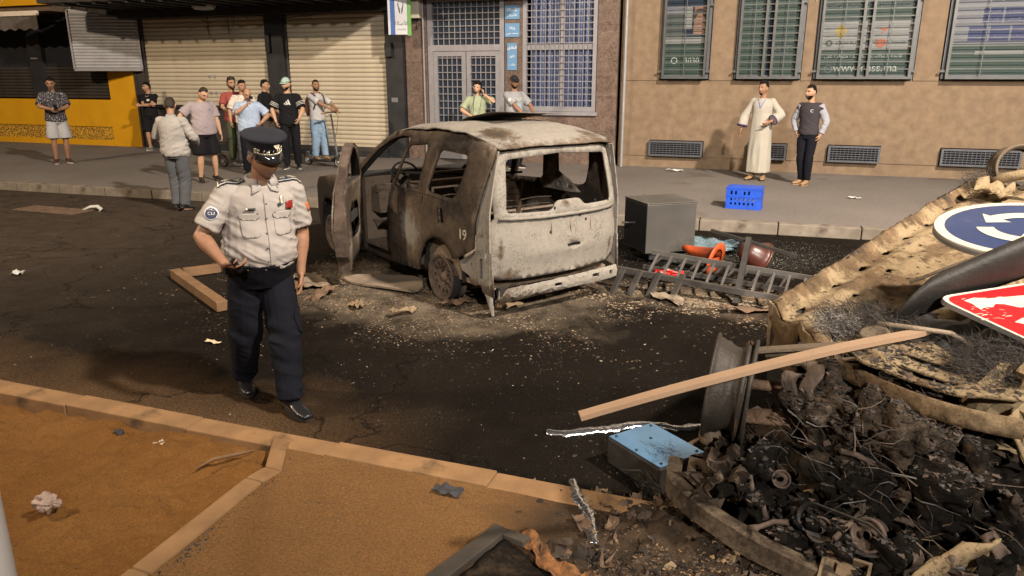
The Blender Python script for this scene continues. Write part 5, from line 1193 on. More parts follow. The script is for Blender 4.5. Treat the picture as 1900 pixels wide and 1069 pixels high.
# red plastic: traffic cone on its side and an upturned bucket
m_red = mat('dull_red_plastic', (.16, .020, .012), .5, 0, .2, 4, .2, 40, .003, .15, (.06, .03, .02)); m_rb = mat('brown_red_plastic', (.060, .018, .012), .35, 0, .2, 4, .2, 40, .003, .12)
bk = empty('toppled_red_drum', (-.36, 8.1, .22), 0, 'toppled dark red plastic drum lying on the road behind the ladders', 'plastic drum')
Mb = TM(.05, .10, -.02, 58, 0, -62) @ Matrix.Scale(.8, 4)
MB().lathe([(.0,.10),(.10,.10),(.16,-.02),(.20,-.16),(.23,-.18),(.23,-.22),(.20,-.22),(.19,-.16)], Mb, 32).build('drum_body', m_rb, bk, True)
MB().lathe([(.235,-.20),(.25,-.21),(.25,-.225),(.20,-.225)], Mb, 32).build('base_ring', m_rb, bk, True)
cn = MB().lathe([(.0,.38),(.03,.38),(.05,.28),(.125,0),(.19,0),(.19,-.02),(.12,-.02)], TM(-.62, 7.95, .14, -78, 0, 70), 28).build('traffic_cone', mat('orange_red_plastic', (.36, .06, .015), .5, 0, .2, 5, .2, 40, .003, .25, (.06, .03, .02)), None, True); thing(cn, 'bright orange red traffic cone lying on its side under the ladder rungs', 'traffic cone')
o = crump('red_plastic_scrap', .3, .12, TM(-1.0, 7.35, .10, 10, 5, 10), mat('bright_red_plastic', (.60, .02, .015), .4), .02, 6, .01, 3, 0, cn); o.parent = None; thing(o, 'bright red flat plastic scrap under the left end of the ladders', 'plastic scrap')
# blue crate
cr_ = empty('plastic_crate', (-.53, 11.36, .152), radians(-3), 'bright blue slotted plastic crate upside down on the far pavement', 'crate')
m_crate = mat('blue_crate_plastic', (.010, .060, .42), .45, 0, .15, 6, .1, 60, .002, .15, (.02, .03, .10))
def cside(L):
    ho = []
    n = int((L-.1)/.055)
    for r0, h_ in ((.06, .035), (.12, .035), (.205, .055)):
        for k in range(n):
            x = -L/2+.06+k*(L-.12)/n
            if r0 > .2 and k % 3 == 2: continue
            ho.append([(x, r0), (x+.026, r0), (x+.026, r0+h_), (x, r0+h_)])
    return ho
for L, d_, r_ in ((.48, .17, 0), (.48, .17, 180), (.34, .24, 90), (.34, .24, 270)):
    R_ = Matrix.Rotation(radians(r_), 4, 'Z')
    sheet('side_panel', [(-L/2,0),(L/2,0),(L/2,.30),(-L/2,.30)], cside(L), .08, lambda a, b: R_ @ V((a, -d_, b)), m_crate, cr_, .010)
    for z in (.0, .175, .285): MB().box(-L/2-.008, L/2+.008, -d_-.012, -d_-.0055, z, z+.016, R_).build('rib', m_crate, cr_)
MB().box(-.24, .24, -.17, .17, .301, .309).build('bottom_panel', m_crate, cr_)
# crumpled glass sheet beside the kerb
m_gl = mat('shattered_glass', (.10, .16, .19), .15, 0, .4, 20, .8, 90, .01, .25, (.02, .02, .02), .8)
o = crump('shattered_windscreen', 1.1, .8, TM(-.95, 9.05, .05, 0, 0, 10), m_gl, .05, 16, .006, 2, 0, cb); o.parent = None; thing(o, 'crumpled shattered windscreen lying on the road beside the kerb behind the cabinet', 'windscreen')
# drain grate
dg_ = empty('drain_grate', (-10.6, 8.36, .001), 0, 'rusty iron drain grate in the road near the far kerb at the left', 'drain grate')
MB().box(-.62, .62, -.20, -.15, 0, .012).box(-.62, .62, .15, .20, 0, .012).box(-.62, -.56, -.15, .15, 0, .012).box(.56, .62, -.15, .15, 0, .012).build('frame', m_rust, dg_); MB().box(-.56, .56, -.15, .15, .0, .002).build('drain_opening', m_void, dg_)
for q in range(20): MB().box(-.55+q*.056, -.525+q*.056, -.15, .15, .003, .011).build('grate_bar', m_rust, dg_)
m_pap = mat('waste_paper', (.42, .41, .39), .8, 0, .1, 8, .2); m_papd = mat('dark_waste', (.03, .03, .035), .8)
def scrap(name, loc, w_, h_, m, label, amp=.02, seed=1, rz=0, rx=0, cat='scrap'):
    o = crump(name, w_, h_, TM(0, 0, 0, rx, 0, rz), m, amp, 7, .003, seed, 0, cb); o.parent = None; o.location = loc; return thing(o, label, cat)
MB()
t = MB().tube([(0,0,0),(.1,.06,.05),(.22,.08,.06),(.33,.05,.02),(.34,0,0)], [(.03,.005)]*5, 6).build('white_strip', m_pap, None, True); t.location = (-10.15, 8.5, .01); thing(t, 'curved white plastic strip lying beside the drain grate', 'plastic strip')
o = mass('crumpled_bag', (0, 0, 0), (.055, .045, .03), .03, 4, 5, mat('pinkish_bag', (.30, .22, .18), .6), 3, cb, fold=.02); o.parent = None; o.location = (-3.03, 2.12, .125); thing(o, 'crumpled pale plastic bag on the orange sand', 'bag')
scrap('paper_scrap', (1.05, 12.8, .17), .20, .08, m_pap, 'white paper scrap on the far pavement right of the blue crate', .012, 2, cat='paper')
scrap('paper_scrap', (-2.1, 15.35, .17), .36, .12, m_pap, 'white paper at the foot of the wall under the leftmost basement vent', .02, 5, cat='paper')
scrap('dark_cloth', (-3.05, 13.1, .17), .32, .25, m_papd, 'flat black cloth scrap on the far pavement behind the minivan', .02, 6, cat='cloth')
scrap('wood_chip', (-4.05, 4.35, .02), .16, .04, mat('pale_chip', (.5, .38, .25), .8), 'small pale wood splinter on the sandy road left of the officer', .008, 2, cat='splinter')
scrap('white_scrap', (-7.6, 5.0, .02), .26, .05, m_pap, 'long white scrap on the road at the far left', .01, 4, cat='scrap')
scrap('white_scrap', (-7.45, 5.35, .02), .12, .10, m_pap, 'small white crumpled cup on the road at the far left', .03, 8, cat='scrap')
scrap('dark_scrap', (-1.35, 2.83, .13), .16, .08, m_papd, 'small charred black flake on the sandy paving left of the burnt board', .012, 9, cat='flake')
tw_ = MB().tube([(-2.62, 2.60, .12), (-2.58, 2.68, .14), (-2.50, 2.74, .15), (-2.46, 2.84, .13)], [.004, .009, .010, .007], 7).build('twig', m_wood2, None, True); thing(tw_, 'short bent twig on the sand beside the edging', 'twig')
for k, (x, y) in enumerate([(-3.32,2.79),(-3.0,2.76)]):
    o = mass('stone', (x, y, .11), (.03, .02, .015), .02, 3, 9, m_ashm if k else m_papd, k, cb); o.parent = None; thing(o, ['pale stone on the sand close behind the kerb', 'dark cinder on the sand close behind the kerb'][1-k] if 0 else ('black cinder on the sand close behind the kerb' if k == 0 else 'pale stone on the sand close behind the kerb'), 'stone')
# ---- ash, glass and litter scattered on the ground
def chips(name, n, sampler, s0, s1, mats, kind='stuff', zf=None, up=.5):
    vs = []; fs = []; mi = []
    for _ in range(n):
        x, y = sampler(); s = s0*(s1/s0)**(random.random()**2); z = zf(x, y) if zf else .0
        a = random.uniform(0, 2*pi); k = random.choice((3, 4, 4, 5)); n0 = len(vs); h_ = s*random.uniform(.1, up)
        tx, ty = random.uniform(-.5, .5), random.uniform(-.5, .5)
        ring = []
        for q in range(k):
            b = a+2*pi*q/k+random.uniform(-.4, .4); rr = s*random.uniform(.5, 1.2); dx, dy = rr*cos(b), rr*sin(b)*random.uniform(.4, 1)
            ring.append((x+dx, y+dy, z+max(0, (dx*tx+dy*ty))*up*2+.001))
        vs += ring+[(x, y, z+h_+.002)]
        fs += [(n0+q, n0+(q+1) % k, n0+k) for q in range(k)]; mi += [random.randrange(len(mats))]*k
    o = mk(name, vs, fs, mats); o.data.polygons.foreach_set('material_index', mi); o['kind'] = kind; return o
random.seed(77)
ga = random.gauss; un = random.uniform
m_c1 = mat('ash_flake_pale', (.17, .135, .098), .95, 0, .2, 9, .1); m_c2 = mat('ash_flake_brown', (.085, .06, .04), .95, 0, .3, 9, .1); m_c3 = mat('ash_flake_black', (.02, .016, .013), .9, 0, .3, 9, .1); m_c4 = mat('glass_crumb', (.13, .16, .15), .15, 0, .1, 9, 0, spec=.8); m_c5 = mat('tan_flake', (.20, .125, .065), .95, 0, .3, 9, .1)
def clus(f):
    while True:
        x, y = f()
        if noise.noise(V((x*1.7, y*1.7, 3)))+.6*noise.noise(V((x*6, y*6, 1))) > random.uniform(-.25, .35): return x, y
chips('van_ash', 20000, lambda: clus(lambda: (-3.1+ga(0, 1.05), 6.1+ga(0, .62))), .002, .016, [m_c1, m_c1, m_c2, m_c2, m_c3, m_c5])
chips('ladder_ash', 12000, lambda: clus(lambda: (-.5+ga(0, .75), 6.85+ga(0, .30))), .002, .024, [m_c1, m_c1, m_c2, m_c3, m_c5])
chips('glass_crumbs', 6000, lambda: clus(lambda: (un(-9, 2.2), 3.12+abs(ga(0, 1))*2.2)), .0015, .005, [m_c4, m_c1, m_c4])
chips('kerb_glass', 5000, lambda: (-.6+ga(0, .8), 8.9+ga(0, .45)), .003, .010, [m_c4, m_c4, m_c1])
chips('road_litter', 2500, lambda: (un(-12, 2.2), un(3.12, 9.2)), .003, .014, [m_c1, m_c2, m_c3])
chips('pavement_litter', 1200, lambda: (un(-18, 9), un(10.4, 15.8)), .004, .02, [m_c1, m_c2, m_c3], zf=lambda x, y: .15)
chips('median_grit', 9000, lambda: (un(-2.2, 1.2), un(.9, 2.9)), .0015, .007, [m_c2, m_c5, m_c3, m_c1], zf=lambda x, y: .116)
chips('sand_grit', 5000, lambda: (un(-5, -2.45), un(1.4, 2.9)), .0015, .006, [m_c2, m_c5, m_c5, m_c3], zf=lambda x, y: sand_h(x, y))
chips('edge_dirt', 2600, lambda: (lambda y: (ex(y)+.11+abs(ga(0, .035)), y))(un(1.2, 2.95)), .002, .012, [m_c2, m_c3, m_c3], zf=lambda x, y: .116)
# heap of ash and burnt paper under and in front of the overturned car
def heap_h(x, y):
    a = radians(23.1); lx = cos(a)*x-sin(a)*(y-3.92); ly = sin(a)*x+cos(a)*(y-3.92)
    d = max(0, max(-(lx-.15), lx-2.2, -(ly+1.15), ly-3.0)); 
    b = (.12 if y < 3.0 else 0)
    hh = (.17-.09*sm(-.5, -1.0, ly))*exp(-(d/.20)**2)+.035*exp(-(((x+.25)/.35)**2+((y-2.55)/.25)**2))
    return max(b*0+hh*(1+.5*fbm((x*5, y*5, 1), 4))+.02*fbm((x*16, y*16, 3), 3), 0)+(b if y < 3.0 else .12*sm(3.3, 3.0, y))-.012+.006*fbm((x*40, y*40, 3), 2)
vs = []; nx, ny = 230, 230
for i in range(nx+1):
    for j in range(ny+1):
        x = -1.0+4.0*(i/nx)**1.25; y = 1.5+5.2*(j/ny)**1.2; vs.append((x, y, heap_h(x, y)))
g = NG('ash_heap'); n1 = g.noise(2.6, 8, .7, dist=.5); n2 = g.noise(26, 8, .8)
c = g.ramp(g.math('ADD', n1, g.math('MULTIPLY_ADD', n2, .7, -.35)), [(.32, (.012, .010, .008)), (.48, (.045, .032, .022)), (.60, (.06, .04, .026)), (.75, (.10, .07, .046))])
m_heap = g.fin(c, .95, 0, n2, 1.0, .02, .15)
o = mk('ash_heap', vs, [(i*(ny+1)+j, (i+1)*(ny+1)+j, (i+1)*(ny+1)+j+1, i*(ny+1)+j+1) for i in range(nx) for j in range(ny)], m_heap, None, True); o['kind'] = 'stuff'
chips('heap_flakes', 16000, lambda: clus(lambda: (un(-.6, 1.6), 2.2+abs(ga(0, .45)))), .003, .015, [m_c2, m_c2, m_c3, m_c3, m_c5, m_heap], zf=heap_h, up=.9)
# curled burnt paper and cardboard in the heap
random.seed(15); vs = []; fs = []
for k in range(520):
    x = un(-.75, 1.1); y = un(2.15, 3.3)
    if x < -.35 and y < 2.5 and random.random() < .5: continue
    s = un(.008, .034); M = TM(x, y, heap_h(x, y)+s*.3, un(-70, 70), un(-70, 70), un(0, 360)); n0 = len(vs); cur = un(-1.5, 1.5)
    for i in range(5):
        for j in range(4):
            a = (i/4-.5)*2*s*(1+.15*ga(0, 1)); b = (j/3-.5)*1.3*s*(1+.15*ga(0, 1)); vs.append(M @ V((a, b, cur*(a*a+.4*b*b)/s*.8+.1*s*ga(0, 1))))
    fs += [(n0+i*4+j, n0+(i+1)*4+j, n0+(i+1)*4+j+1, n0+i*4+j+1) for i in range(4) for j in range(3)]
o = mk('curled_burnt_paper', vs, fs, [m_tanm, m_rustd, m_rust, m_c3], None, True); o.data.polygons.foreach_set('material_index', [(i//12*7) % 4 for i in range(len(fs))]); o['kind'] = 'stuff'
FL = ['large pale torn flake leftmost in the ash left of the fallen tan panel', 'rusty torn flake in front of the open van door', 'tan torn flake nearest the officer in front of the fallen panel', 'pale flake under the left half of the long ladder', 'rusty flake under the right half of the long ladder', 'long tan flake at the near edge of the ash beside the officer', 'pale flake near the right end of the long ladder', 'rusty flake just in front of the rear wheel of the minivan', 'tan flake under the rear corner of the minivan']
# larger ash pieces beside the van and ladders
for k, (x, y, w_, h_) in enumerate([(-4.35, 6.1, .5, .3), (-4.0, 5.75, .35, .2), (-3.5, 5.55, .25, .12), (-.9, 6.7, .4, .15), (-.2, 6.6, .5, .12), (-3.0, 5.5, .3, .1), (.05, 6.75, .3, .12), (-2.7, 5.9, .35, .15), (-2.2, 6.0, .3, .12)]):
    o = crump('ash_sheet', w_, h_, TM(0, 0, .02, un(-8, 8), un(-8, 8), un(0, 180)), [m_palem, m_rust, m_tanm][k % 3], .03, 8, .004, k, 0, cb); o.parent = None; o.location = (x, y, .01)
    thing(o, FL[k], 'flake', 'burnt sheet flakes on the road')
# ================= PEOPLE =================
def skin_mat(name, c): return mat(name, c, .55, 0, .10, 14, .15, 120, .001, .0, spec=.35)
m_sk1 = skin_mat('skin_tan', (.33, .185, .115)); m_sk2 = skin_mat('skin_brown', (.23, .122, .074)); m_sk3 = skin_mat('skin_light', (.42, .25, .16))
m_hair = mat('black_hair', (.006, .0045, .004), .85, 0, .4, 60, .8, 150, .004, spec=.15); m_hairb = mat('brown_hair', (.018, .011, .007), .7, 0, .4, 60, .5, 150, .003)
m_lip = mat('lips', (.20, .08, .06), .5); m_eye = mat('eye_white', (.22, .20, .19), .3); m_iris = mat('iris', (.012, .008, .006), .2)
def cloth(name, c, rough=.9, var=.07, b=.3): return mat(name, c, rough, 0, var, 5, b, 220, .0012, 0, spec=.15)
def remesh(name, mb_, vox, it, m, parent, tri=True):
    me = bpy.data.meshes.new('t'); me.from_pydata([tuple(v) for v in mb_.v], [], mb_.f); o = bpy.data.objects.new('t', me); C.objects.link(o)
    r_ = o.modifiers.new('r', 'REMESH'); r_.mode = 'VOXEL'; r_.voxel_size = vox
    s_ = o.modifiers.new('s', 'SMOOTH'); s_.factor = .5; s_.iterations = it
    dg = bpy.context.evaluated_depsgraph_get(); m2_ = bpy.data.meshes.new_from_object(o.evaluated_get(dg)); bpy.data.objects.remove(o); bpy.data.meshes.remove(me)
    m2_.name = name; m2_.materials.clear()
    for q in (m if isinstance(m, list) else [m]): m2_.materials.append(q)
    m2_.polygons.foreach_set('use_smooth', [True]*len(m2_.polygons))
    r = bpy.data.objects.new(name, m2_); link(r, parent); return r
def wrinkle(o, amp, f, seed=0, extra=None, zs=1.9):
    me = o.data; n = len(me.vertices); co_ = np.empty(n*3); me.vertices.foreach_get('co', co_); no = np.empty(n*3); me.vertices.foreach_get('normal', no)
    co_ = co_.reshape(-1, 3); no = no.reshape(-1, 3)
    for i in range(n):
        x, y, z = co_[i]; a = amp*(extra(x, y, z) if extra else 1)
        k = noise.noise(V((x*f*.8+seed+z*f*.26*zs, y*f*.8, z*f*zs+x*f*.47*zs))); h = (1-2.2*abs(k))*a+noise.noise(V((x*f*2.3+seed, y*f*2.3, z*f*1.7*zs)))*a*.45
        co_[i] += no[i]*h
    me.vertices.foreach_set('co', co_.ravel()); me.update()
def rotv(v, a):  # a = (pitch about x, roll about y, yaw about z)
    return Euler((a[0], a[1], a[2])).to_matrix() @ V(v)
def ik(A, B, l1, l2, pole):
    d = B-A; L = min(d.length, (l1+l2)*.999); u = d.normalized(); x = (l1*l1-l2*l2+L*L)/(2*L); h = sqrt(max(l1*l1-x*x, 0)); p = V(pole); p = (p-u*p.dot(u)).normalized()
    return A+u*x+p*h, A+u*L
def capsule(mb_, pts, r_, n=12, ref=None):
    pts = [V(p) for p in pts]; r_ = [q if isinstance(q, tuple) else (q, q) for q in r_]
    a = (pts[0]-pts[1]).normalized(); b = (pts[-1]-pts[-2]).normalized(); k0 = min(r_[0]); k1 = min(r_[-1])
    P = [pts[0]+a*k0*.8, pts[0]+a*k0*.5]+pts+[pts[-1]+b*k1*.5, pts[-1]+b*k1*.8]
    R_ = [tuple(x*.3 for x in r_[0]), tuple(x*.8 for x in r_[0])]+r_+[tuple(x*.8 for x in r_[-1]), tuple(x*.3 for x in r_[-1])]
    mb_.tube(P, R_, n, ref=ref)
def smooth_path(P, R_, k=3):
    out = []; ro = []
    for i in range(len(P)-1):
        for q in range(k):
            t = q/k; out.append(P[i].lerp(P[i+1], t)); ro.append(tuple(R_[i][c_]*(1-t)+R_[i+1][c_]*t for c_ in (0, 1)))
    return out+[P[-1]], ro+[R_[-1]]

def head_verts(sub=4):
    bm = bmesh.new(); bmesh.ops.create_icosphere(bm, subdivisions=sub, radius=1); out = []
    for v in bm.verts:
        d = v.co.normalized(); x = d.x*.076; y = d.y*.097; z = d.z*.118
        t = sm(-.02, -.115, z); x *= 1-.30*t; y = y*(1-.10*t)-(.012*t if d.y < 0 else -.03*t*0)
        if z < -.02 and d.y > 0: y *= 1-.25*t
        if z > .03: y += .008*sm(.03, .1, z)
        f = sm(-.03, -.07, y)   # how much on the face
        g_ = lambda cx, cz, sx_, sz_: exp(-((x-cx)/sx_)**2-((z-cz)/sz_)**2)
        dy = 0
        dy -= .026*exp(-(x/.014)**2)*exp(-((z+.018)/.022)**2)+.010*exp(-(x/.010)**2)*exp(-((z-.012)/.025)**2)   # nose
        dy += .013*(g_(.031, .012, .018, .013)+g_(-.031, .012, .018, .013))                       # sockets
        dy -= .007*exp(-((z-.036)/.010)**2)*exp(-(x/.05)**2)                                       # brow
        dy -= .006*exp(-((z+.056)/.007)**2)*exp(-(x/.022)**2)-.005*exp(-((z+.0555)/.003)**2)*exp(-(x/.022)**2)
        dy -= .008*exp(-((z+.095)/.014)**2)*exp(-(x/.022)**2)                                      # chin
        dy -= .005*(g_(.045, -.015, .018, .018)+g_(-.045, -.015, .018, .018))                      # cheeks
        y += dy*f; out.append((V((x, y, z)), d.copy()))
    fs = [tuple(q.index for q in f.verts) for f in bm.faces]; bm.free(); return out, fs
HV, HF = head_verts()
def shell(name, M, test, off, m, parent, nz=.0, th=.006, fr=40):
    keep = [test(p, d) for p, d in HV]; vs = []
    for (p, d), k in zip(HV, keep):
        h = off(p, d) if callable(off) else off
        vs.append(M @ (p+d*(h+nz*noise.noise(p*fr))))
    fs = [f for f in HF if all(keep[i] for i in f)]
    if not fs: return None
    us = sorted({i for f in fs for i in f}); mp = {u: i for i, u in enumerate(us)}
    o = mk(name, [vs[u] for u in us], [tuple(mp[i] for i in f) for f in fs], m, parent, True); solid(o, th, 1); return o

class Person:
    def __init__(s, px, py, h, yaw, label, skin=None, hair=None, lean=0, side=0, twist=0, head=(0, 0, 0), build=1.0, belly=0, vox=.0085, feet=None, arms=None, group=None, shw=.172):
        yaw += math.degrees(atan2(-px, py)); s.e = empty('person', (px, py, 0), radians(yaw), label, 'person'); s.e.scale = (h/1.75,)*3
        s.skin = skin or m_sk1; s.hairm = hair or m_hair; s.b = build; s.belly = belly; s.vox = vox
        s.lean = radians(lean); s.side = radians(side); s.tw = radians(twist); s.hd = tuple(radians(a) for a in head)
        f = feet or {}; s.ank = [V(f.get('R', (-.11, .02, .08))), V(f.get('L', (.11, .02, .08)))]; s.fyaw = [radians(f.get('Ry', -12)), radians(f.get('Ly', 12))]; s.kp = [V(f.get('Rk', (-.1, -1, 0))), V(f.get('Lk', (.1, -1, 0)))]
        s.pz = f.get('pz', 0); s.px = f.get('px', 0)
        s.hip = [V((-.092+s.px, 0, .90+s.pz)), V((.092+s.px, 0, .90+s.pz))]
        s.knee = []
        for i in range(2):
            k, a = ik(s.hip[i], s.ank[i], .42, .41, s.kp[i]); s.knee.append(k); s.ank[i] = a
        X = rotv((1, 0, 0), (0, 0, s.tw)); s.X = X; nb = s.sp(1.40)
        s.sh = [nb-X*shw*(.5+.5*build)+V((0, .01, 0)), nb+X*shw*(.5+.5*build)+V((0, .01, 0))]
        a = arms or {}; s.wr = []; s.el = []
        for i, k in enumerate('RL'):
            sg_ = -1 if i == 0 else 1
            w_ = V(a.get(k, (sg_*.27, -.03, .86))); w_ = V((w_.x, w_.y, w_.z+s.pz)); pole = V(a.get(k+'p', (sg_*.5, .6, -.3))); e_, w2 = ik(s.sh[i], w_, .29, .255, pole); s.el.append(e_); s.wr.append(w2)
        s.curl = (a.get('Rc', .5), a.get('Lc', .5)); s.hdir = (a.get('Rd'), a.get('Ld')); s.palm = (a.get('Rn'), a.get('Ln'))
        N = s.sp(1.47); s.neck = N; hr = Euler(s.hd).to_matrix(); s.HM = Matrix.Translation(N+V((0, -.5*sin(s.lean)*.1, .03))+hr @ V((0, -.022, .125))) @ hr.to_4x4()
    def sp(s, h):   # spine point
        p = V((s.px, 0, min(h, .92)+s.pz)); z = .92; 
        while z < h-1e-6:
            d = min(.04, h-z); k = sm(.92, 1.2, z)*.7+.3; a = s.lean*k; b = s.side*k
            p = p+V((sin(b), -sin(a), cos(a)*cos(b)))*d; z += d
        return p
    def torso(s, mb_, h0, h1, g_=0.0, wmul=1.0, flare=0):
        T = [(.82,.125,.10),(.90,.160,.118),(.97,.158,.112),(1.05,.150,.108),(1.15,.155,.112),(1.25,.168,.118),(1.33,.178,.115),(1.39,.165,.098),(1.435,.110,.078),(1.47,.060,.062)]
        hs = [h0]+[t[0] for t in T if h0 < t[0] < h1]+[h1]; P = []; R_ = []
        for h in hs:
            i = max(0, min(len(T)-2, sum(1 for t in T if t[0] <= h)-1)); a, b = T[i], T[i+1]; t = min(1, max(0, (h-a[0])/(b[0]-a[0]))); rx = a[1]+(b[1]-a[1])*t; ry = a[2]+(b[2]-a[2])*t
            be = s.belly*exp(-((h-1.06)/.13)**2); p = s.sp(h)+V((0, -be*.6, 0)); P.append(p); k = s.b*wmul*(1+flare*sm(1.2, h0, h)); R_.append((rx*k+g_+be*.55, ry*k*(.5+.5*s.b)**.0+g_+be*.75))
        mb_.tube(P, R_, 24, ref=s.X)
    def limb_arm(s, i, f0=0, f1=2.0):  # 0 shoulder, 1 elbow, 2 wrist
        S_, E_, W_ = s.sh[i], s.el[i], s.wr[i]; out = []
        for k in np.linspace(f0, f1, max(3, int((f1-f0)*6)+1)): out.append(S_.lerp(E_, k) if k <= 1 else E_.lerp(W_, k-1))
        return out, list(np.linspace(f0, f1, max(3, int((f1-f0)*6)+1)))
    def limb_leg(s, i, f0=0, f1=2.0):
        n = max(3, int((f1-f0)*7)+1); ks = list(np.linspace(f0, f1, n)); return [s.hip[i].lerp(s.knee[i], k) if k <= 1 else s.knee[i].lerp(s.ank[i], k-1) for k in ks], ks
    def hand(s, mb_, i):
        W_ = s.wr[i]; d = (V(s.hdir[i]) if s.hdir[i] else (W_-s.el[i])).normalized(); sg_ = -1 if i == 0 else 1
        pn = V(s.palm[i]) if s.palm[i] else V((-sg_, 0, 0)); pn = (pn-d*pn.dot(d)).normalized(); a = d.cross(pn)*1.0   # pn: palm faces, a: towards thumb or little finger
        th = a if a.dot(V((0, -1, .2))) > 0 else -a; c = s.curl[i]
        capsule(mb_, [W_-d*.01, W_+d*.035, W_+d*.075], [(.026, .019), (.037, .017), (.040, .014)], 10, ref=a)
        for q in range(4):
            o_ = (q-1.5)*.0205; L = (.071, .080, .076, .060)[q]; b0 = W_+d*.075-th*o_; r0 = .0088*(1 if s.vox > .006 else .92)
            P = [b0-d*.02, b0]; dd = d.copy()
            for w_ in (.42, .32, .26):
                ang = c*(.75+.12*q); dd = (Matrix.Rotation(ang, 3, d.cross(pn)) @ dd) if (Matrix.Rotation(ang, 3, d.cross(pn)) @ dd).dot(pn) > dd.dot(pn) else (Matrix.Rotation(-ang, 3, d.cross(pn)) @ dd); P.append(P[-1]+dd*L*w_)
            capsule(mb_, P, [r0, r0, r0*.95, r0*.88, r0*.75], 8)
        b0 = W_+d*.02+th*.026; P = [b0, b0+(d*.5+th*.7+pn*.25).normalized()*.035, b0+(d*.5+th*.7+pn*.25).normalized()*.035+(d*.8+th*.15+pn*.5*c).normalized()*.032, b0+(d*.5+th*.7+pn*.25).normalized()*.035+(d*.8+pn*.9*c).normalized()*.055]
        capsule(mb_, P, [.014, .0115, .0105, .0085], 8)
    def body(s, legs='hidden', arms=2.0):
        mb_ = MB(); s.torso(mb_, .84, 1.47, -.004)
        capsule(mb_, [s.sp(1.43), s.neck+V((0, 0, .0)), s.HM @ V((0, .02, -.06))], [(.062, .060), (.055, .057), (.052, .056)], 14)
        for i in range(2):
            P, ks = s.limb_arm(i); R_ = [.052 if k < .15 else .046+.004*exp(-((k-.4)/.3)**2) if k < .8 else .040 if k < 1.0 else .040+.004*exp(-((k-1.25)/.15)**2)-.015*sm(1.2, 2, k) for k in ks]
            capsule(mb_, P, [x*s.b for x in R_], 12); s.hand(mb_, i)
            P, ks = s.limb_leg(i, 0.05); R_ = [.078-.026*sm(.2, 1, k) if k <= 1 else .050+.006*exp(-((k-1.3)/.2)**2)-.016*sm(1.4, 2, k) for k in ks]
            capsule(mb_, P, [x*(.6+.4*s.b) for x in R_], 12)
            a = s.ank[i]; fd = rotv((0, -1, 0), (0, 0, s.fyaw[i])); capsule(mb_, [a+fd*-.03+V((0, 0, -.035)), a+fd*.06+V((0, 0, -.045)), a+fd*.15+V((0, 0, -.058))], [(.030, .028), (.038, .026), (.036, .015)], 10)
        mb_.add([s.HM @ p for p, d in HV], HF)
        for sg_ in (-1, 1): capsule(mb_, [s.HM @ V((sg_*.076, .012, -.02)), s.HM @ V((sg_*.083, .018, .0)), s.HM @ V((sg_*.083, .018, .018))], [(.008, .012), (.010, .017), (.008, .016)], 8)
        o = remesh('body', mb_, s.vox, 2 if s.vox > .006 else 3, [s.skin, s.hairm, m_lip], s.e)
        inv = s.HM.inverted(); me = o.data; mi = []
        for p in me.polygons:
            q = inv @ p.center; k = 0
            if q.y < -.055 and abs(q.z) < .1:
                if .026 < q.z+abs(abs(q.x)-.03)*.12 < .040 and .011 < abs(q.x) < .052: k = 1
                elif -.064 < q.z < -.050 and abs(q.x) < .024: k = 2
            mi.append(k)
        me.polygons.foreach_set('material_index', mi)
        for sg_ in (-1, 1):
            c_ = s.HM @ V((sg_*.031, -.0735, .012)); ic = MB().lathe([(0, .0105), (.0045, .0095), (.008, .007), (.0105, 0), (.008, -.007), (0, -.0105)], Matrix.Translation(c_) @ s.HM.to_3x3().to_4x4() @ Matrix.Rotation(pi/2, 4, 'X'), 10)
            eo = ic.build('eye', [m_eye, m_iris], s.e, True); eo.data.polygons.foreach_set('material_index', [1 if k < 20 else 0 for k in range(len(eo.data.polygons))])
        s.bo = o; return s
    def hair(s, line=.060, off=.009, m=None, back=-.04, nz=.008, low=False, side=.03):
        line += .022
        def t(p, d, raw=False):
            hl = line if p.y < -.03 else line-(line-side)*sm(-.03, .0, p.y) if p.y < .02 else side-(side-back)*sm(.02, .05, p.y)
            hl += .010*noise.noise(p*38+V((s.e.location.x, 0, 0)))
            return (p.z-hl) if raw else p.z > hl
        shell('hair', s.HM, t, lambda p, d: (off*(.45+.55*sm(.02, .09, p.z))+(0 if p.z < .08 else off*.4))*(.15+.85*sm(0, .03, t(p, d, True))), m or s.hairm, s.e, nz, .004, 60); return s
    def beard(s, full=True, m=None, off=.004):
        def t(p, d): return (p.y < .0 and -.125 < p.z < -.035 and (abs(p.x) > .026 or p.z < -.066 or (-.052 < p.z < -.040))) if full else (p.y < -.05 and p.z < -.038 and (abs(p.x) < .034) and (p.z < -.068 or p.z > -.052))
        shell('beard', s.HM, t, off, m or s.hairm, s.e, .003, .004, 90); return s
    def shirt(s, m, sleeve=.62, h0=.90, g_=.016, name='shirt', amp=.006, f=7, loose=.020, flare=.06, collar=False, cm=None, sr=None, open_=.0):
        mb_ = MB(); s.torso(mb_, h0, 1.455, g_, flare=flare)
        for i in range(2):
            P, ks = s.limb_arm(i, -.04, sleeve); 
            if sleeve <= 1: R_ = [.057+loose*(.2+.5*k/sleeve) for k in ks]
            else: R_ = [.058+loose*.2-.026*sm(.6, sleeve, k) for k in ks]
            capsule(mb_, P[:1]+P, [R_[0]*s.b*.7]+[x*s.b for x in R_], 14) if False else mb_.tube([P[0]+(P[0]-P[1])*.6]+P, [R_[0]*.6*s.b]+[x*s.b for x in R_], 14)
            capsule(mb_, [s.sp(1.37).lerp(s.sh[i], .3), s.sh[i]+V((0, 0, -.0))], [(.066, .066), (.056*s.b+.004, .056*s.b+.004)], 12)
        o = remesh(name, mb_, s.vox, 3, m, s.e); s.so = o
        wrinkle(o, amp, f, s.e.location.x, lambda x, y, z: .5+.9*sm(1.35, 1.0, z)+.5*(abs(x) > .19))
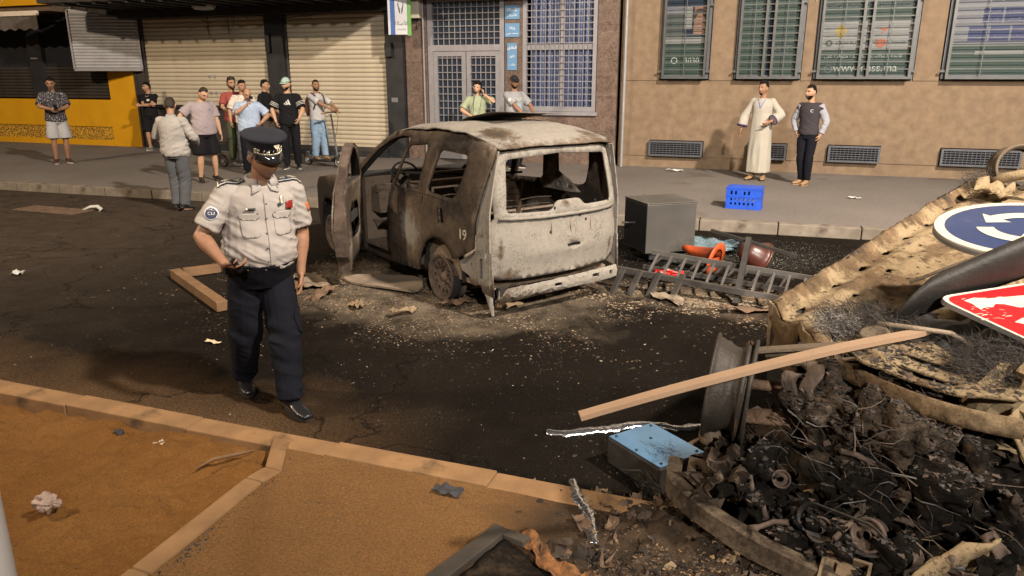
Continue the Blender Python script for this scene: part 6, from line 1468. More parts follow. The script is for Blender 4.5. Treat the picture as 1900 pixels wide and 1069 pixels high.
        if collar: 
            ring = MB(); n = 16; H = s.HM; c0 = s.sp(1.455); pts = []
            for k in range(n+1):
                a = -pi/2+.35+(2*pi-.7)*k/n; pts.append((c0+V((.070*cos(a), .066*sin(a)-.004, .0)), a))
            vs = []
            for p, a in pts: up_ = V((0, 0, .030+.012*(sin(a) > 0))); o2 = V((cos(a), sin(a), 0)); vs += [p+o2*.006+V((0, 0, -.012)), p-o2*.004+up_, p+o2*.018+V((0, 0, -.012)) + (V((0, -.022, -.018)) if k in () else V((0, 0, 0)))]
            vs2 = []; 
            c = mk('collar', vs, [(3*i+a_, 3*i+3+a_, 3*i+4+a_, 3*i+1+a_) for i in range(n) for a_ in (0, 1)], cm or m, s.e, True); solid(c, .004)
        return s
    def trousers(s, m, f1=1.93, name='trousers', g_=.014, w_=.0, top=1.0, amp=.006, cuff=0, f=8):
        mb_ = MB(); s.torso(mb_, .82, top, g_)
        for i in range(2):
            P, ks = s.limb_leg(i, -.02, f1); R_ = [(.092-.022*sm(.1, 1, k)+w_*sm(0, .6, k)) if k <= 1 else (.070+w_-.016*sm(1.2, 2, k)+cuff*sm(1.6, 1.9, k)) for k in ks]
            if f1 <= 1.1: R_ = [.094+w_*sm(0, .7, k) for k in ks]
            mb_.tube(P, [(x*(.55+.45*s.b), x*(.6+.4*s.b)) for x in R_], 16)
        o = remesh(name, mb_, s.vox, 3, m, s.e)
        wrinkle(o, amp, f, s.e.location.y, lambda x, y, z: .4+.8*exp(-((z-.48)/.1)**2)+1.0*sm(.25, .1, z)); s.to = o; return s
    def shoes(s, m, sole, k=1.0, name='shoe', low=0):
        for i in range(2):
            a = s.ank[i]; fd = rotv((0, -1, 0), (0, 0, s.fyaw[i])); sd = V((fd.y, -fd.x, 0)); b = V((a.x, a.y, a.z-.08)); mb_ = MB()
            prof = [(-.075,.034,.030,.050),(-.04,.040,.046,.066),(.02,.040,.040,.052),(.08,.046,.030,.036),(.14,.046,.024,.028),(.185,.034,.018,.022)]
            P = [b+fd*u*k+V((0, 0, zc_+.012)) for u, w_, h_, zc_ in prof]; capsule(mb_, P, [(w_*k, h_) for u, w_, h_, zc_ in prof], 14, ref=sd)
            o = remesh(name, mb_, min(s.vox, .007), 2, m, s.e)
            me = o.data
            for v in me.vertices:
                if v.co.z < b.z+.012: v.co.z = b.z+.012
            so = MB(); n = 18; vs = []
            for q in range(n):
                t = 2*pi*q/n; u = .055+.135*cos(t); w_ = .046*sin(t)*(1.0 if cos(t) > 0 else .85); vs.append(b+fd*u*k+sd*w_*k)
            so.add([v+V((0, 0, z)) for z in (.001, .016) for v in vs], [tuple(range(n)), tuple(range(2*n-1, n-1, -1))]+[(q, (q+1) % n, n+(q+1) % n, n+q) for q in range(n)]); x = so.build('sole', sole, o)
        return s
    def decal(s, target, P2, holes, at, m, name, rt=(1, 0, 0), up=(0, 0, 1), sp=.012, off=.002, th=.002, mesh=None):
        """lay a flat cut shape on a garment: rays from outside hit the cloth"""
        bvh = BVHTree.FromPolygons([v.co for v in target.data.vertices], [tuple(p.vertices) for p in target.data.polygons])
        rt = V(rt).normalized(); up = V(up); up = (up-rt*up.dot(rt)).normalized(); dr_ = up.cross(rt); at = V(at)   # direction of view onto the cloth
        if dr_.dot(s.sp(1.2)-at) < 0: dr_ = -dr_
        if mesh is None: vs, fs = panel2d(P2, holes, sp)
        else: vs, fs = mesh
        out = []; ok = []
        for a, b in vs:
            o_ = at+rt*a+up*b; h_, n_, _, _ = bvh.ray_cast(o_-dr_*.4, dr_, .9); ok.append(h_ is not None); out.append((h_+n_*off) if h_ is not None else o_)
        fs = [f for f in fs if all(ok[i] for i in f)]
        if not fs: return None
        o = mk(name, out, fs, m, s.e, True)
        if th: solid(o, th, 0)
        return o
    def text(s, target, st_, size, at, m, rt=(1, 0, 0), up=(0, 0, 1), off=.003):
        t = txt(st_, size, m, None, Matrix.Identity(4), ext=0); me = t.data; vs = [(v.co.x, v.co.y) for v in me.vertices]; fs = [tuple(p.vertices) for p in me.polygons]; bpy.data.objects.remove(t)
        return s.decal(target, None, None, at, m, 'lettering', rt, up, off=off, th=0, mesh=(vs, fs))

W_sh = cloth('white_shirt_cloth', (.50, .48, .46)); BK = cloth('black_cloth', (.008, .008, .010)); NV = cloth('navy_cloth', (.005, .0055, .009)); GT = cloth('grey_trouser_cloth', (.075, .078, .085)); JN = cloth('pale_jeans', (.20, .28, .38), var=.2)
m_shoeb = mat('black_shoe', (.012, .012, .013), .3); m_soled = mat('dark_sole', (.02, .018, .016), .7); m_solew = mat('white_sole', (.5, .48, .45), .7); m_leath = mat('tan_leather', (.25, .15, .08), .6); m_prt = cloth('white_print', (.46, .46, .45))
m_phone = mat('phone_black', (.01, .01, .012), .2)

# ---- the officer
P = Person(-2.93, 3.60, 1.715, 10, 'police officer in white short sleeved shirt and peaked cap walking across the road', skin_mat('skin_officer', (.24, .125, .075)), lean=10, side=5, head=(24, -6, 20), build=1.10, belly=.070, vox=.0055,
    feet=dict(R=(-.12, .27, .12), L=(.08, -.20, .08), Ry=-2, Ly=14, Rk=(-.05, -1, .1), Lk=(.05, -1, 0), pz=-.01),
    arms=dict(R=(-.24, -.29, 1.03), Rp=(-.9, .6, -.35), Rc=.62, Rn=(.5, .0, 1), Rd=(.75, -.55, -.20), L=(.235, -.05, .865), Lp=(.5, .6, -.1), Lc=.3), shw=.182)
P.body(); P.hair(.02, .005, mat('grey_hair', (.08, .07, .065), .8), -.05, .003, side=-.01)
m_shp = mat('officer_shirt', (.29, .262, .245), .85, 0, .04, 6, .25, 260, .001, .0, spec=.2)
P.shirt(m_shp, .80, .985, .018, amp=.0085, f=7.5, loose=.020, flare=-.02, f_=0) if False else P.shirt(m_shp, .80, .985, .015, amp=.006, f=10.5, loose=.012, flare=-.02)
P.trousers(NV, 1.95, w_=.020, g_=.014, top=1.02, amp=.012, f=6.5)
P.shoes(m_shoeb, m_soled, 1.12)
e = P.e; so = P.so
# collar wings, placket, buttons, pocket flaps
P.decal(so, [(-.016,-.42),(.016,-.42),(.016,0),(-.016,0)], [], P.sp(1.40)+V((.008,-.4,0)), m_shp, 'button_placket', off=.0035, th=.004)
for k in range(5):
    P.decal(so, [(.006*cos(a), .006*sin(a)) for a in np.linspace(0, 2*pi, 8, False)], [], P.sp(1.34-.085*k)+V((.008,-.4,0)), m_pgrey, 'button', sp=.006, off=.007)
for sg_ in (-1, 1):
    c_ = P.sp(1.30)+V((sg_*.092+.006, -.4, -.01))
    P.decal(so, chaikin([(-.056,.0),(-.056,-.026),(-.035,-.042),(.035,-.042),(.056,-.026),(.056,.0)], 1), [], c_, m_shp, 'pocket_flap', off=.006, th=.004)
    P.decal(so, chaikin([(-.052,-.02),(-.052,-.125),(-.03,-.140),(.03,-.140),(.052,-.125),(.052,-.02)], 1), [], c_, m_shp, 'chest_pocket', off=.003, th=.003)
    w_ = [(0, 0), (sg_*.055, -.012), (sg_*.062, -.058), (sg_*.020, -.040)]
    P.decal(so, w_, [], P.sp(1.44)+V((sg_*.012+.004, -.4, .015)), m_shp, 'collar_wing', off=.010, th=.004, sp=.01)
c0 = P.sp(1.447); ring = MB(); vs = []; n = 22
for k in range(n+1):
    a = -pi/2+.40+(2*pi-.8)*k/n; o2 = V((cos(a), sin(a), 0)); p = c0+V((.074*cos(a), .076*sin(a), 0)); hh = .030+.022*(1+sin(a))*.5
    vs += [p-V((0, 0, .014))+o2*.004, p+V((0, 0, hh)), p+o2*.010+V((0, 0, hh+.002)), p+o2*.030+V((0, 0, -.006))]
solid(mk('collar', vs, [(4*i+a_, 4*i+4+a_, 4*i+5+a_, 4*i+1+a_) for i in range(n) for a_ in (0, 1, 2)], m_shp, e, True), .003)
m_gold = mat('silver_gold_braid', (.60, .55, .42), .35, .5, .25, 60, .6, 200, .002); m_badge = mat('badge_white', (.66, .66, .70), .6); m_blue = mat('badge_navy', (.02, .025, .06), .6); m_redp = mat('red_plastic_badge', (.18, .015, .012), .4)
P.decal(so, [(-.026,-.006),(.026,-.006),(.026,.006),(-.026,.006)], [], P.sp(1.315)+V((-.078,-.4,0)), m_ink, 'name_bar', off=.011); P.decal(so, [(-.026,-.006),(-.014,-.006),(-.014,.006),(-.026,.006)], [], P.sp(1.315)+V((-.078,-.4,0)), m_gold, 'name_bar_end', off=.013)
P.decal(so, [(-.018,-.024),(.020,-.022),(.022,.020),(-.016,.018)], [], P.sp(1.335)+V((.138,-.4,-.01)), m_redp, 'red_card', off=.012, th=.004)
P.decal(so, chaikin([(-.010,-.025),(.010,-.025),(.008,.028),(-.008,.028)], 1), [], P.sp(1.355)+V((.098,-.4,.0)), m_gold, 'silver_badge', off=.010, th=.004)
P.decal(so, [(-.006,-.010),(.006,-.010),(.006,.010),(-.006,.010)], [], P.sp(1.34)+V((.080,-.4,-.01)), m_blue, 'blue_pin', off=.010, th=.003)
# epaulettes on the shoulders
bv = BVHTree.FromPolygons([v.co for v in so.data.vertices], [tuple(p.vertices) for p in so.data.polygons])
for i, sg_ in ((0, -1), (1, 1)):
    A = P.sp(1.42)+V((sg_*.085, .0, .0)); B = P.sh[i]+V((sg_*.045, 0, 0)); ax_ = (B-A); L = ax_.length; ax_.normalize(); sd = ax_.cross(V((0, 0, 1))).normalized()
    def ep(P2, m, nm, z, sp=.012):
        vs, fs = panel2d(P2, [], sp); out = []
        for a, b in vs:
            o_ = A+ax_*a+sd*b; t = a/L; h0_ = bv.ray_cast(V((o_.x, o_.y, 2)), V((0, 0, -1)))[0]; out.append(V((o_.x, o_.y, (h0_.z if h0_ else o_.z)+z)))
        x = mk(nm, out, fs, m, e, False); solid(x, .003, 1); return x
    ep([(-.012,-.012),(0,-.032),(L,-.038),(L,.038),(0,.032),(-.012,.012)], m_blue, 'epaulette', .012)
    brd = MB()
    O_ = [(-.012,-.012),(0,-.032),(L,-.038),(L,.038),(0,.032),(-.012,.012)]; I_ = [(-.006,-.008),(.003,-.026),(L-.007,-.031),(L-.007,.031),(.003,.026),(-.006,.008)]
    vs, fs = panel2d(O_, [I_], .012); out = []
    for a, b in vs:
        o_ = A+ax_*a+sd*b; h0_ = bv.ray_cast(V((o_.x, o_.y, 2)), V((0, 0, -1)))[0]; out.append(V((o_.x, o_.y, (h0_.z if h0_ else o_.z)+.0165)))
    mk('epaulette_braid', out, fs, m_gold, e)
    for ca, rr in ((L*.68, .028), (L*.30, .017)):
        ep([((rr if q % 2 == 0 else rr*.45)*cos(2*pi*q/20)+ca, (rr if q % 2 == 0 else rr*.45)*sin(2*pi*q/20)) for q in range(20)], m_gold, 'rank_star', .0165, .006)
    ep([(.010+.006*cos(a), .006*sin(a)) for a in np.linspace(0, 2*pi, 8, False)], m_gold, 'epaulette_button', .018, .005)
# arm badges
aR = P.sh[0].lerp(P.el[0], .42); dR = (P.el[0]-P.sh[0]).normalized()
rt_ = V((.90, -.43, 0)); 
P.decal(so, [(.036*cos(a), .036*sin(a)) for a in np.linspace(0, 2*pi, 20, False)], [], aR+V((-.15,-.315,0)), m_badge, 'arm_badge', rt_, (0, 0, 1), off=.004, th=.003)
P.decal(so, [(.030*cos(a), .030*sin(a)) for a in np.linspace(0, 2*pi, 20, False)], [], aR+V((-.15,-.315,0)), m_blue, 'badge_field', rt_, (0, 0, 1), off=.0075, th=.0)
P.text(so, 'CU', .024, aR+V((-.15,-.315,-.008)), m_badge, rt_, off=.0095); P.text(so, 'POLICE', .0125, aR+V((-.15,-.315,.017)), m_badge, rt_, off=.0095)
lb = P.lettering = None
aL = P.sh[1].lerp(P.el[1], .40)
P.decal(so, chaikin([(-.022,.026),(.022,.026),(.022,-.006),(0,-.030),(-.022,-.006)], 1), [], aL+V((.4,-.12,0)), mat('orange_patch', (.50, .13, .03), .7), 'arm_patch', (.25, .97, 0), (0, 0, 1), off=.004, th=.003)
# belt, radio pouch, trouser pockets, hand held phone
bt = MB(); vs = []; n = 40; c_ = P.sp(1.005)
bvt = BVHTree.FromPolygons([v.co for v in P.to.data.vertices], [tuple(p.vertices) for p in P.to.data.polygons])
for k in range(n):
    a = 2*pi*k/n; d = V((cos(a), sin(a), 0))
    for z in (-.030, .004):
        q = c_+V((0, -.03, z)); h0_ = bvt.ray_cast(q+d*.6, -d)[0]; vs.append((h0_ if h0_ else q+d*.2)+d*.005)
solid(mk('belt', vs, [(2*k, 2*((k+1) % n), 2*((k+1) % n)+1, 2*k+1) for k in range(n)], m_shoeb, e, True), .003)
M_ = Matrix.Translation(c_+V((-.205, -.06, -.02))); MB().box(-.022, .022, -.018, .018, -.07, .045, M_).build('radio_pouch', m_shoeb, e, bevel=.005)
for sg_, zz in ((-1, .60), (1, .60)):
    k = 0 if sg_ < 0 else 1; c_ = P.hip[k].lerp(P.knee[k], .78)
    P.decal(P.to, chaikin([(-.055,-.08),(.055,-.08),(.055,.08),(-.055,.08)], 1), [], c_+V((sg_*.4, -.15, 0)), NV, 'cargo_pocket', (sg_*.35, -.94*1, 0) if sg_ < 0 else (.35, .94, 0), (0, 0, 1), off=.006, th=.008)
hp = P.wr[0]+V((.055, -.065, -.005)); MB().box(-.016, .016, -.006, .006, -.055, .065, Matrix.Translation(hp) @ Euler((radians(25), radians(-35), radians(10))).to_matrix().to_4x4()).build('handset', m_phone, e, bevel=.004)
# peaked cap
H = P.HM @ TM(0, .010, .064, -5, 0, 0); m_cap = mat('cap_navy', (.007, .008, .014), .9, 0, .15, 9, .2, 200, .001); m_pat = mat('patent_leather', (.010, .010, .011), .12, 0, .1, spec=.7)
def ov(rx, ry, z, n=40, dz=None): return [H @ V((rx*cos(a), ry*sin(a), z+(dz(a) if dz else 0))) for a in np.linspace(0, 2*pi, n, False)]
rings = [ov(.086,.106,-.010), ov(.088,.108,.030), ov(.098,.120,.048,dz=lambda a: .004*-sin(a)), ov(.118,.136,.066,dz=lambda a: -.010*sin(a)), ov(.123,.141,.075,dz=lambda a: -.014*sin(a)), ov(.116,.134,.084,dz=lambda a: -.016*sin(a)), ov(.080,.095,.090,dz=lambda a: -.014*sin(a)), ov(.02,.025,.088)]
vs = [v for r_ in rings for v in r_]; n = 40
mk('cap_crown', vs, [(i*n+k, i*n+(k+1) % n, (i+1)*n+(k+1) % n, (i+1)*n+k) for i in range(len(rings)-1) for k in range(n)]+[tuple((len(rings)-1)*n+k for k in range(n))], m_cap, e, True)
vs = []; n2 = 24
for i in range(n2+1):
    a = pi+.45+(pi-.9)*i/n2
    for t in range(5): u = t/4; vs.append(H @ V(((.087+.010*u)*cos(a), (.107+.036*u*(-sin(a))**1.2)*sin(a), -.006-.030*u*u-.014*u*(-sin(a)))))
o = mk('cap_peak', vs, [(i*5+j, (i+1)*5+j, (i+1)*5+j+1, i*5+j+1) for i in range(n2) for j in range(4)], m_pat, e, True); solid(o, .003)
# braid on the band: silver wreath with leaves, emblem on the crown
br = MB()
for i in range(27):
    a = pi+.35+(pi-.7)*i/26; p = V((.0895*cos(a), .1105*sin(a), -.004)); br.tube([H @ p, H @ (p*1.0+V((.004*cos(a+1.4), .004*sin(a+1.4), .008)))], .0036, 6)
    if i % 3 == 0 or abs(i-13) > 9: br.tube([H @ (p*1.0+V((0, 0, .008))), H @ (p*1.005+V((0, 0, .022))), H @ (p*1.0+V((.006*cos(a+1.6), .006*sin(a+1.6), .031)))], [.0024, .0036, .0012], 6)
br.build('cap_braid', m_gold, e, True)
for k in (-1, 1):
    st = MB()
    for q in range(8):
        a = 2*pi*q/8; b0 = 1.5*pi+k*.42; c_ = V((.090*cos(b0), .111*sin(b0), .013)); ts_ = V((-sin(b0), cos(b0), 0)); st.tube([H @ c_, H @ (c_+ts_*.010*cos(a)+V((0, 0, .010*sin(a))))], [.0026, .0010], 5)
    st.build('cap_star', m_gold, e)
cb_ = MB().lathe([(0, .004), (.010, .004), (.014, .001), (.016, .003), (.018, 0)], H @ Matrix.Translation((0, -.126, .062)) @ Matrix.Rotation(radians(62), 4, 'X') @ Matrix.Scale(1.25, 4, (0, 1, 0)), 20); cb_.build('cap_emblem', m_gold, e, True)

# ---- bystanders
def cap(P, m, name='cap', brim=0, tilt=0, long=.075):
    shell(name, P.HM @ TM(0, 0, .0, tilt, 0, brim), lambda p, d: p.z > .035, lambda p, d: .010+.006*sm(.04, .1, p.z), m, P.e, 0, .004)
    H2 = P.HM @ TM(0, 0, 0, tilt, 0, brim); vs = []
    for i in range(13):
        a = pi+.5+(pi-1.0)*i/12
        for t in range(4): u = t/3; vs.append(H2 @ V((.080*cos(a), (.100+long*u)*sin(a)*(1 if t == 0 else 1), .045-.018*u+.010*abs(cos(a))*-u)))
    solid(mk('cap_brim', vs, [(i*4+j, (i+1)*4+j, (i+1)*4+j+1, i*4+j+1) for i in range(12) for j in range(3)], m, P.e, True), .004)
VX = .0095
# 1 floral shirt
g = NG('leaf_print_cloth'); vo = g.n('ShaderNodeTexVoronoi', {'Vector': g.tc.outputs['Object'], 'Scale': 26.0}); v2_ = g.noise(24, 3, .6, dist=1.5)
c = g.mix(g.ramp(g.math('ADD', vo.outputs['Distance'], g.math('MULTIPLY', v2_, .5)), [(.42, 1.0), (.50, 0.0)]), (.03, .028, .035), (.48, .44, .40)); c = g.mix(g.ramp(v2_, [(.55, 0.0), (.60, .6)]), c, (.14, .13, .15)); m_flo = g.fin(c, .9)
P = Person(-14.98, 12.25, 1.83, 8, 'man in leaf print shirt and grey shorts looking at his phone by the yellow wall', m_sk2, vox=VX, build=1.04, head=(14, 0, -14), arms=dict(R=(-.10, -.30, 1.12), Rp=(-1, .1, -.5), L=(.02, -.29, 1.10), Lp=(1, .2, -.5), Rc=.7, Lc=.7))
P.e.location.z = .15; P.body().hair(.05, .010, None, -.05); P.shirt(m_flo, .85, .86, .022, loose=.028, collar=True); P.trousers(cloth('grey_shorts_cloth', (.30, .30, .31)), .92, 'shorts', w_=.03); P.shoes(mat('black_red_trainer', (.05, .02, .02), .6, 0, .8, 20), m_solew)
MB().box(-.035, .035, -.005, .005, -.07, .07, Matrix.Translation(V((-.03, -.37, 1.16))) @ Matrix.Rotation(radians(-50), 4, 'X')).build('phone', m_phone, P.e, bevel=.004)
# 2 leaning man
P = Person(-15.42, 15.32, 1.70, -22, 'man in black t-shirt and shorts leaning with folded arms against the dark pillar', m_sk1, vox=VX, lean=-3, head=(4, 0, -48), arms=dict(R=(.13, -.22, 1.20), Rp=(-1, .1, -.6), L=(-.13, -.25, 1.17), Lp=(1, .1, -.6), Rc=.6, Lc=.6), feet=dict(R=(-.09, -.05, .08), L=(.20, -.04, .08), Ly=25))
P.e.location.z = .15; P.body().hair(.045, .012, None, -.05); P.shirt(BK, .66, .88, .018); P.trousers(BK, .98, 'shorts', w_=.03); P.shoes(mat('grey_trainer', (.16, .17, .14), .7, 0, .5, 20), m_solew)
P.decal(P.so, [(-.04,-.02),(.03,-.03),(.045,.02),(-.02,.03)], [], P.sp(1.30)+V((.02,-.4,0)), m_prt, 'shirt_print')
P.bo and MB().tube([P.sp(1.46)+V((-.07,-.03,0)), P.sp(1.38)+V((-.02,-.15,0)), P.sp(1.40)+V((.03,-.13,0)), P.sp(1.46)+V((.07,-.03,0))], .004, 6).build('neck_chain', m_gold, P.e, True)
# 3 white shirt from behind
P = Person(-8.70, 9.02, 1.70, 148, 'man seen from behind in white long sleeved shirt and grey trousers at the kerb', m_sk1, vox=VX, build=1.10, belly=.03, head=(12, 0, 22), arms=dict(R=(-.24, -.25, 1.05), Rp=(-.8, .8, -.4), L=(.20, -.28, 1.12), Lp=(.8, .6, -.4)), feet=dict(R=(-.07, .02, .08), L=(.07, .0, .08)))
P.body().hair(.075, .008, m_hairb, -.05); P.shirt(cloth('ivory_shirt', (.31, .29, .275)), 1.9, .86, .022, amp=.009, flare=.08, collar=True); P.trousers(GT, 1.95, w_=.016); P.shoes(m_shoeb, m_soled)
# 4 lilac t-shirt
P = Person(-9.88, 10.98, 1.70, 20, 'man in pale lilac t-shirt and black shorts bowing his head', m_sk3, vox=VX, build=1.14, belly=.035, lean=3, head=(36, 0, 14), arms=dict(R=(-.36, -.10, .98), Rp=(-.9, .5, 0), L=(.27, -.10, .86), Lp=(1, .3, 0), Rc=.3, Lc=.4), feet=dict(R=(-.15, -.02, .08), L=(.15, .02, .08)))
P.e.location.z = .15; P.body().hair(.06, .005, m_hairb, -.05, .003); P.shirt(cloth('lilac_grey_cloth', (.28, .235, .25)), .78, .88, .022, loose=.03, flare=.1); P.trousers(BK, .95, 'shorts', w_=.035); P.shoes(m_shoeb, m_soled)
P.decal(P.so, [(-.012,-.012),(.012,-.012),(.014,.016),(-.008,.02)], [], P.sp(1.31)+V((.085,-.4,0)), m_pgrey, 'chest_logo')
# 5 red shirt
P = Person(-11.50, 13.75, 1.82, 30, 'bearded man with long hair in a dusty red t-shirt', m_sk1, hair=m_hairb, vox=VX, head=(4, 0, -8), arms=dict(R=(-.16, -.26, 1.02), Rp=(-1, .3, -.3), L=(.14, -.28, 1.02), Lp=(1, .3, -.3)))
P.e.location.z = .15; P.body().hair(.055, .022, None, -.09, .012, side=-.05).beard(True); P.shirt(cloth('dusty_red_cloth', (.27, .062, .055)), .80, .84, .022, loose=.03, flare=.1); P.trousers(cloth('olive_cloth', (.05, .06, .035)), 1.95, w_=.02); P.shoes(m_shoeb, m_solew)
# 6 cream print tee
g = NG('cream_print_cloth'); v2_ = g.noise(14, 4, .6, dist=1.0); m_cr = g.fin(g.mix(g.ramp(v2_, [(.54, 0.0), (.60, .8)]), (.56, .50, .44), (.36, .27, .20)), .9)
P = Person(-11.06, 13.55, 1.76, 12, 'young man in cream tie dye t-shirt standing behind the bald man', m_sk1, vox=VX, head=(2, 0, 6), arms=dict(R=(-.30, -.08, .90), L=(.30, -.08, .90)))
P.e.location.z = .15; P.body().hair(.05, .016, None, -.03, .008).beard(False); P.shirt(m_cr, .85, .86, .022, loose=.035); P.trousers(GT, 1.95, w_=.02); P.shoes(m_shoeb, m_solew)
# 7 half hidden
P = Person(-11.22, 14.5, 1.77, 62, 'man in black shirt half hidden behind the one in cream tie dye t-shirt', m_sk1, vox=VX, head=(2, 0, 6), arms=dict(R=(-.20, -.2, 1.0), L=(.20, -.25, 1.0)))
P.e.location.z = .15; P.body().hair(.05, .012, None, -.04); P.shirt(BK, .85, .86, .022, collar=True); P.trousers(cloth('brown_cloth', (.06, .045, .035)), 1.95, w_=.02); P.shoes(m_shoeb, m_soled)
# 8 bald man
P = Person(-9.78, 12.1, 1.66, 4, 'bald man in a light blue shirt raising one hand to his mouth behind the officer', m_sk1, vox=VX, build=1.12, belly=.03, lean=8, head=(26, 0, 4), arms=dict(R=(-.03, -.24, 1.40), Rp=(-1, .0, -.6), Rc=.7, Rd=(.6, -.1, .8), L=(.22, -.25, 1.05), Lp=(1, .2, -.4)))
P.e.location.z = .15; P.body(); P.shirt(cloth('light_blue_cloth', (.33, .40, .53)), .85, .84, .022, loose=.03, collar=True); P.trousers(NV, 1.95, w_=.02); P.shoes(m_shoeb, m_soled)
MB().box(-.035, .035, -.005, .005, -.03, .03, Matrix.Translation(P.HM @ V((.05, -.12, -.01)))).build('phone', m_phone, P.e, bevel=.004)
# 9 striped sleeves, mint cap
P = Person(-9.62, 13.15, 1.82, -6, 'man in black t-shirt with white sleeve stripes and mint green cap', m_sk3, vox=VX, build=1.02, head=(6, 0, -26), arms=dict(R=(-.24, -.12, .92), L=(.20, -.26, .97), Lp=(1, .4, -.3), Rp=(-1, .3, -.3)))
P.e.location.z = .15; P.body().hair(.03, .005, None, -.05).beard(True, off=.002); cap(P, cloth('mint_cap_cloth', (.30, .42, .37)), tilt=-2); P.shirt(BK, .85, .86, .020, loose=.026, flare=.08); P.trousers(BK, 1.95, w_=.01); P.shoes(m_shoeb, m_solew)
for k, (x0, h_) in enumerate(((-.058, .035), (-.018, .070), (.024, .105))): P.decal(P.so, [(x0, 0), (x0+.030, 0), (x0+.030-.0, h_*.35), (x0+.012, h_), (x0-.012+.0, h_*.78)][:4]+[(x0-.010, h_*.8)] if 0 else [(x0, 0), (x0+.034, 0), (x0+.034-h_*.0, .012), (x0+.020-h_*.22, h_), (x0-.008-h_*.22+.004, h_*.80)], [], P.sp(1.24)+V((.0, -.4, 0)), m_prt, 'chest_logo_bar', sp=.015)
for i in range(2):
    A, B = P.sh[i], P.el[i]
    for q in (.50, .60, .70):
        c_ = A.lerp(B, q); d = (B-A).normalized(); R_ = .064+.026*(.25+.6*q/.85)+.006
        MB().lathe([(R_, -.005), (R_+.001, .005)], Matrix.Translation(c_) @ d.to_track_quat('Z', 'Y').to_matrix().to_4x4(), 24).build('sleeve_stripe', m_prt, P.e, True)
# 10 scooter rider
P = Person(-9.42, 13.85, 1.66, 38, 'man in white t-shirt and pale jeans standing on an electric scooter', m_sk2, vox=VX, head=(2, 0, -18), arms=dict(R=(.06, -.42, 1.12), Rp=(-.9, .2, -.6), L=(.22, -.40, 1.12), Lp=(.9, .2, -.6), Rc=.9, Lc=.9), feet=dict(R=(-.05, .10, .08), L=(.05, -.14, .08)))
P.e.location.z = .265; P.body().hair(.055, .006, None, -.05, .003).beard(True, off=.003); P.shirt(cloth('white_tee', (.38, .37, .37)), .80, .88, .020, loose=.026, flare=.05); P.trousers(JN, 1.95, w_=.022); P.shoes(m_leath, m_soled)
P.text(P.so, 'BERS', .085, P.sp(1.27)+V((.02,-.4,0)), m_ink)
bpk = empty('backpack', (0, 0, 0), 0, 'brown backpack worn by the man on the electric scooter', 'backpack'); m_bag = cloth('brown_bag_cloth', (.075, .035, .02))
bpk.location = P.e.location; bpk.rotation_euler = P.e.rotation_euler; bpk.scale = P.e.scale
mb_ = MB(); mb_.tube([P.sp(.97)+V((0, .20, 0)), P.sp(1.1)+V((0, .22, 0)), P.sp(1.3)+V((0, .20, 0)), P.sp(1.42)+V((0, .18, 0))], [(.12, .07), (.15, .10), (.14, .09), (.09, .05)], 20, ref=(1, 0, 0))
remesh('pack_body', mb_, .012, 4, m_bag, bpk)
for sg_ in (-1, 1): MB().tube([V((sg_*.10, .14, 1.42)), V((sg_*.11, .02, 1.475)), V((sg_*.115, -.10, 1.42)), V((sg_*.12, -.135, 1.28)), V((sg_*.15, -.08, 1.12)), V((sg_*.14, .10, 1.02))], [(.018, .006)]*6, 8).build('shoulder_strap', m_bag, bpk, True)
def scooter(loc, rz, label, big=1.0):
    S_ = empty('electric_scooter', loc, rz, label, 'scooter')
    for x in (-.42, .46):
        w2 = empty('wheel', (x, 0, .11)); w2.parent = S_; M = Matrix.Rotation(pi/2, 4, 'X')
        MB().lathe([(.075,-.02),(.105,-.022),(.112,0),(.105,.022),(.075,.02)], M, 28).build('tyre', m_blkr, w2, True); MB().lathe([(.075,-.02),(.07,0),(.075,.02)], M, 28).lathe([(0,-.03),(.03,-.02),(.03,.02),(0,.03)], M, 16).build('rim', m_grey, w2, True)
        r_ = MB()
        for q in range(5): a = 2*pi*q/5; r_.bar((.025*cos(a), 0, .025*sin(a)), (.073*cos(a), 0, .073*sin(a)), .01, .012, (0, 1, 0))
        r_.build('spokes', m_grey, w2)
    MB().box(-.34, .30, -.085, .085, .10, .145).build('deck', m_blkr, S_, bevel=.012)
    MB().tube([(.30,0,.13),(.38,0,.20),(.44,0,.26)], .03, 10).build('neck', m_blkr, S_, True)
    MB().tube([(.47,0,.13),(.44,0,.26),(.33,0,1.10)], [.024,.022,.018], 12).build('stem', m_darkm, S_, True); MB().tube([(.33,-.25,1.11),(.345,0,1.13),(.33,.25,1.11)], .013, 10).build('handlebar', m_blkr, S_, True)
    for sg_ in (-1, 1): MB().tube([(.33,sg_*.14,1.115),(.33,sg_*.26,1.11)], .019, 10).build('grip', m_leath, S_, True)
    MB().tube([(.34,.1,1.12),(.42,.12,1.05),(.42,.05,.75),(.40,.01,.6)], .005, 6).tube([(.34,-.1,1.12),(.44,-.10,1.02),(.43,-.05,.8)], .005, 6).build('brake_cables', m_blkr, S_, True)
    MB().tube([(.57,0,.22),(.53,0,.25),(.44,0,.25),(.36,0,.2)], [(.03,.004)]*4, 6).tube([(-.54,0,.20),(-.46,0,.245),(-.36,0,.20)], [(.04,.005)]*3, 6).build('mudguards', m_blkr, S_, True)
    return S_
scooter((-9.28, 13.72, .152), radians(-12), 'black electric scooter under the man with the brown backpack')
scooter((-10.75, 12.95, .152), radians(8), 'black electric scooter behind the man in lilac t-shirt')
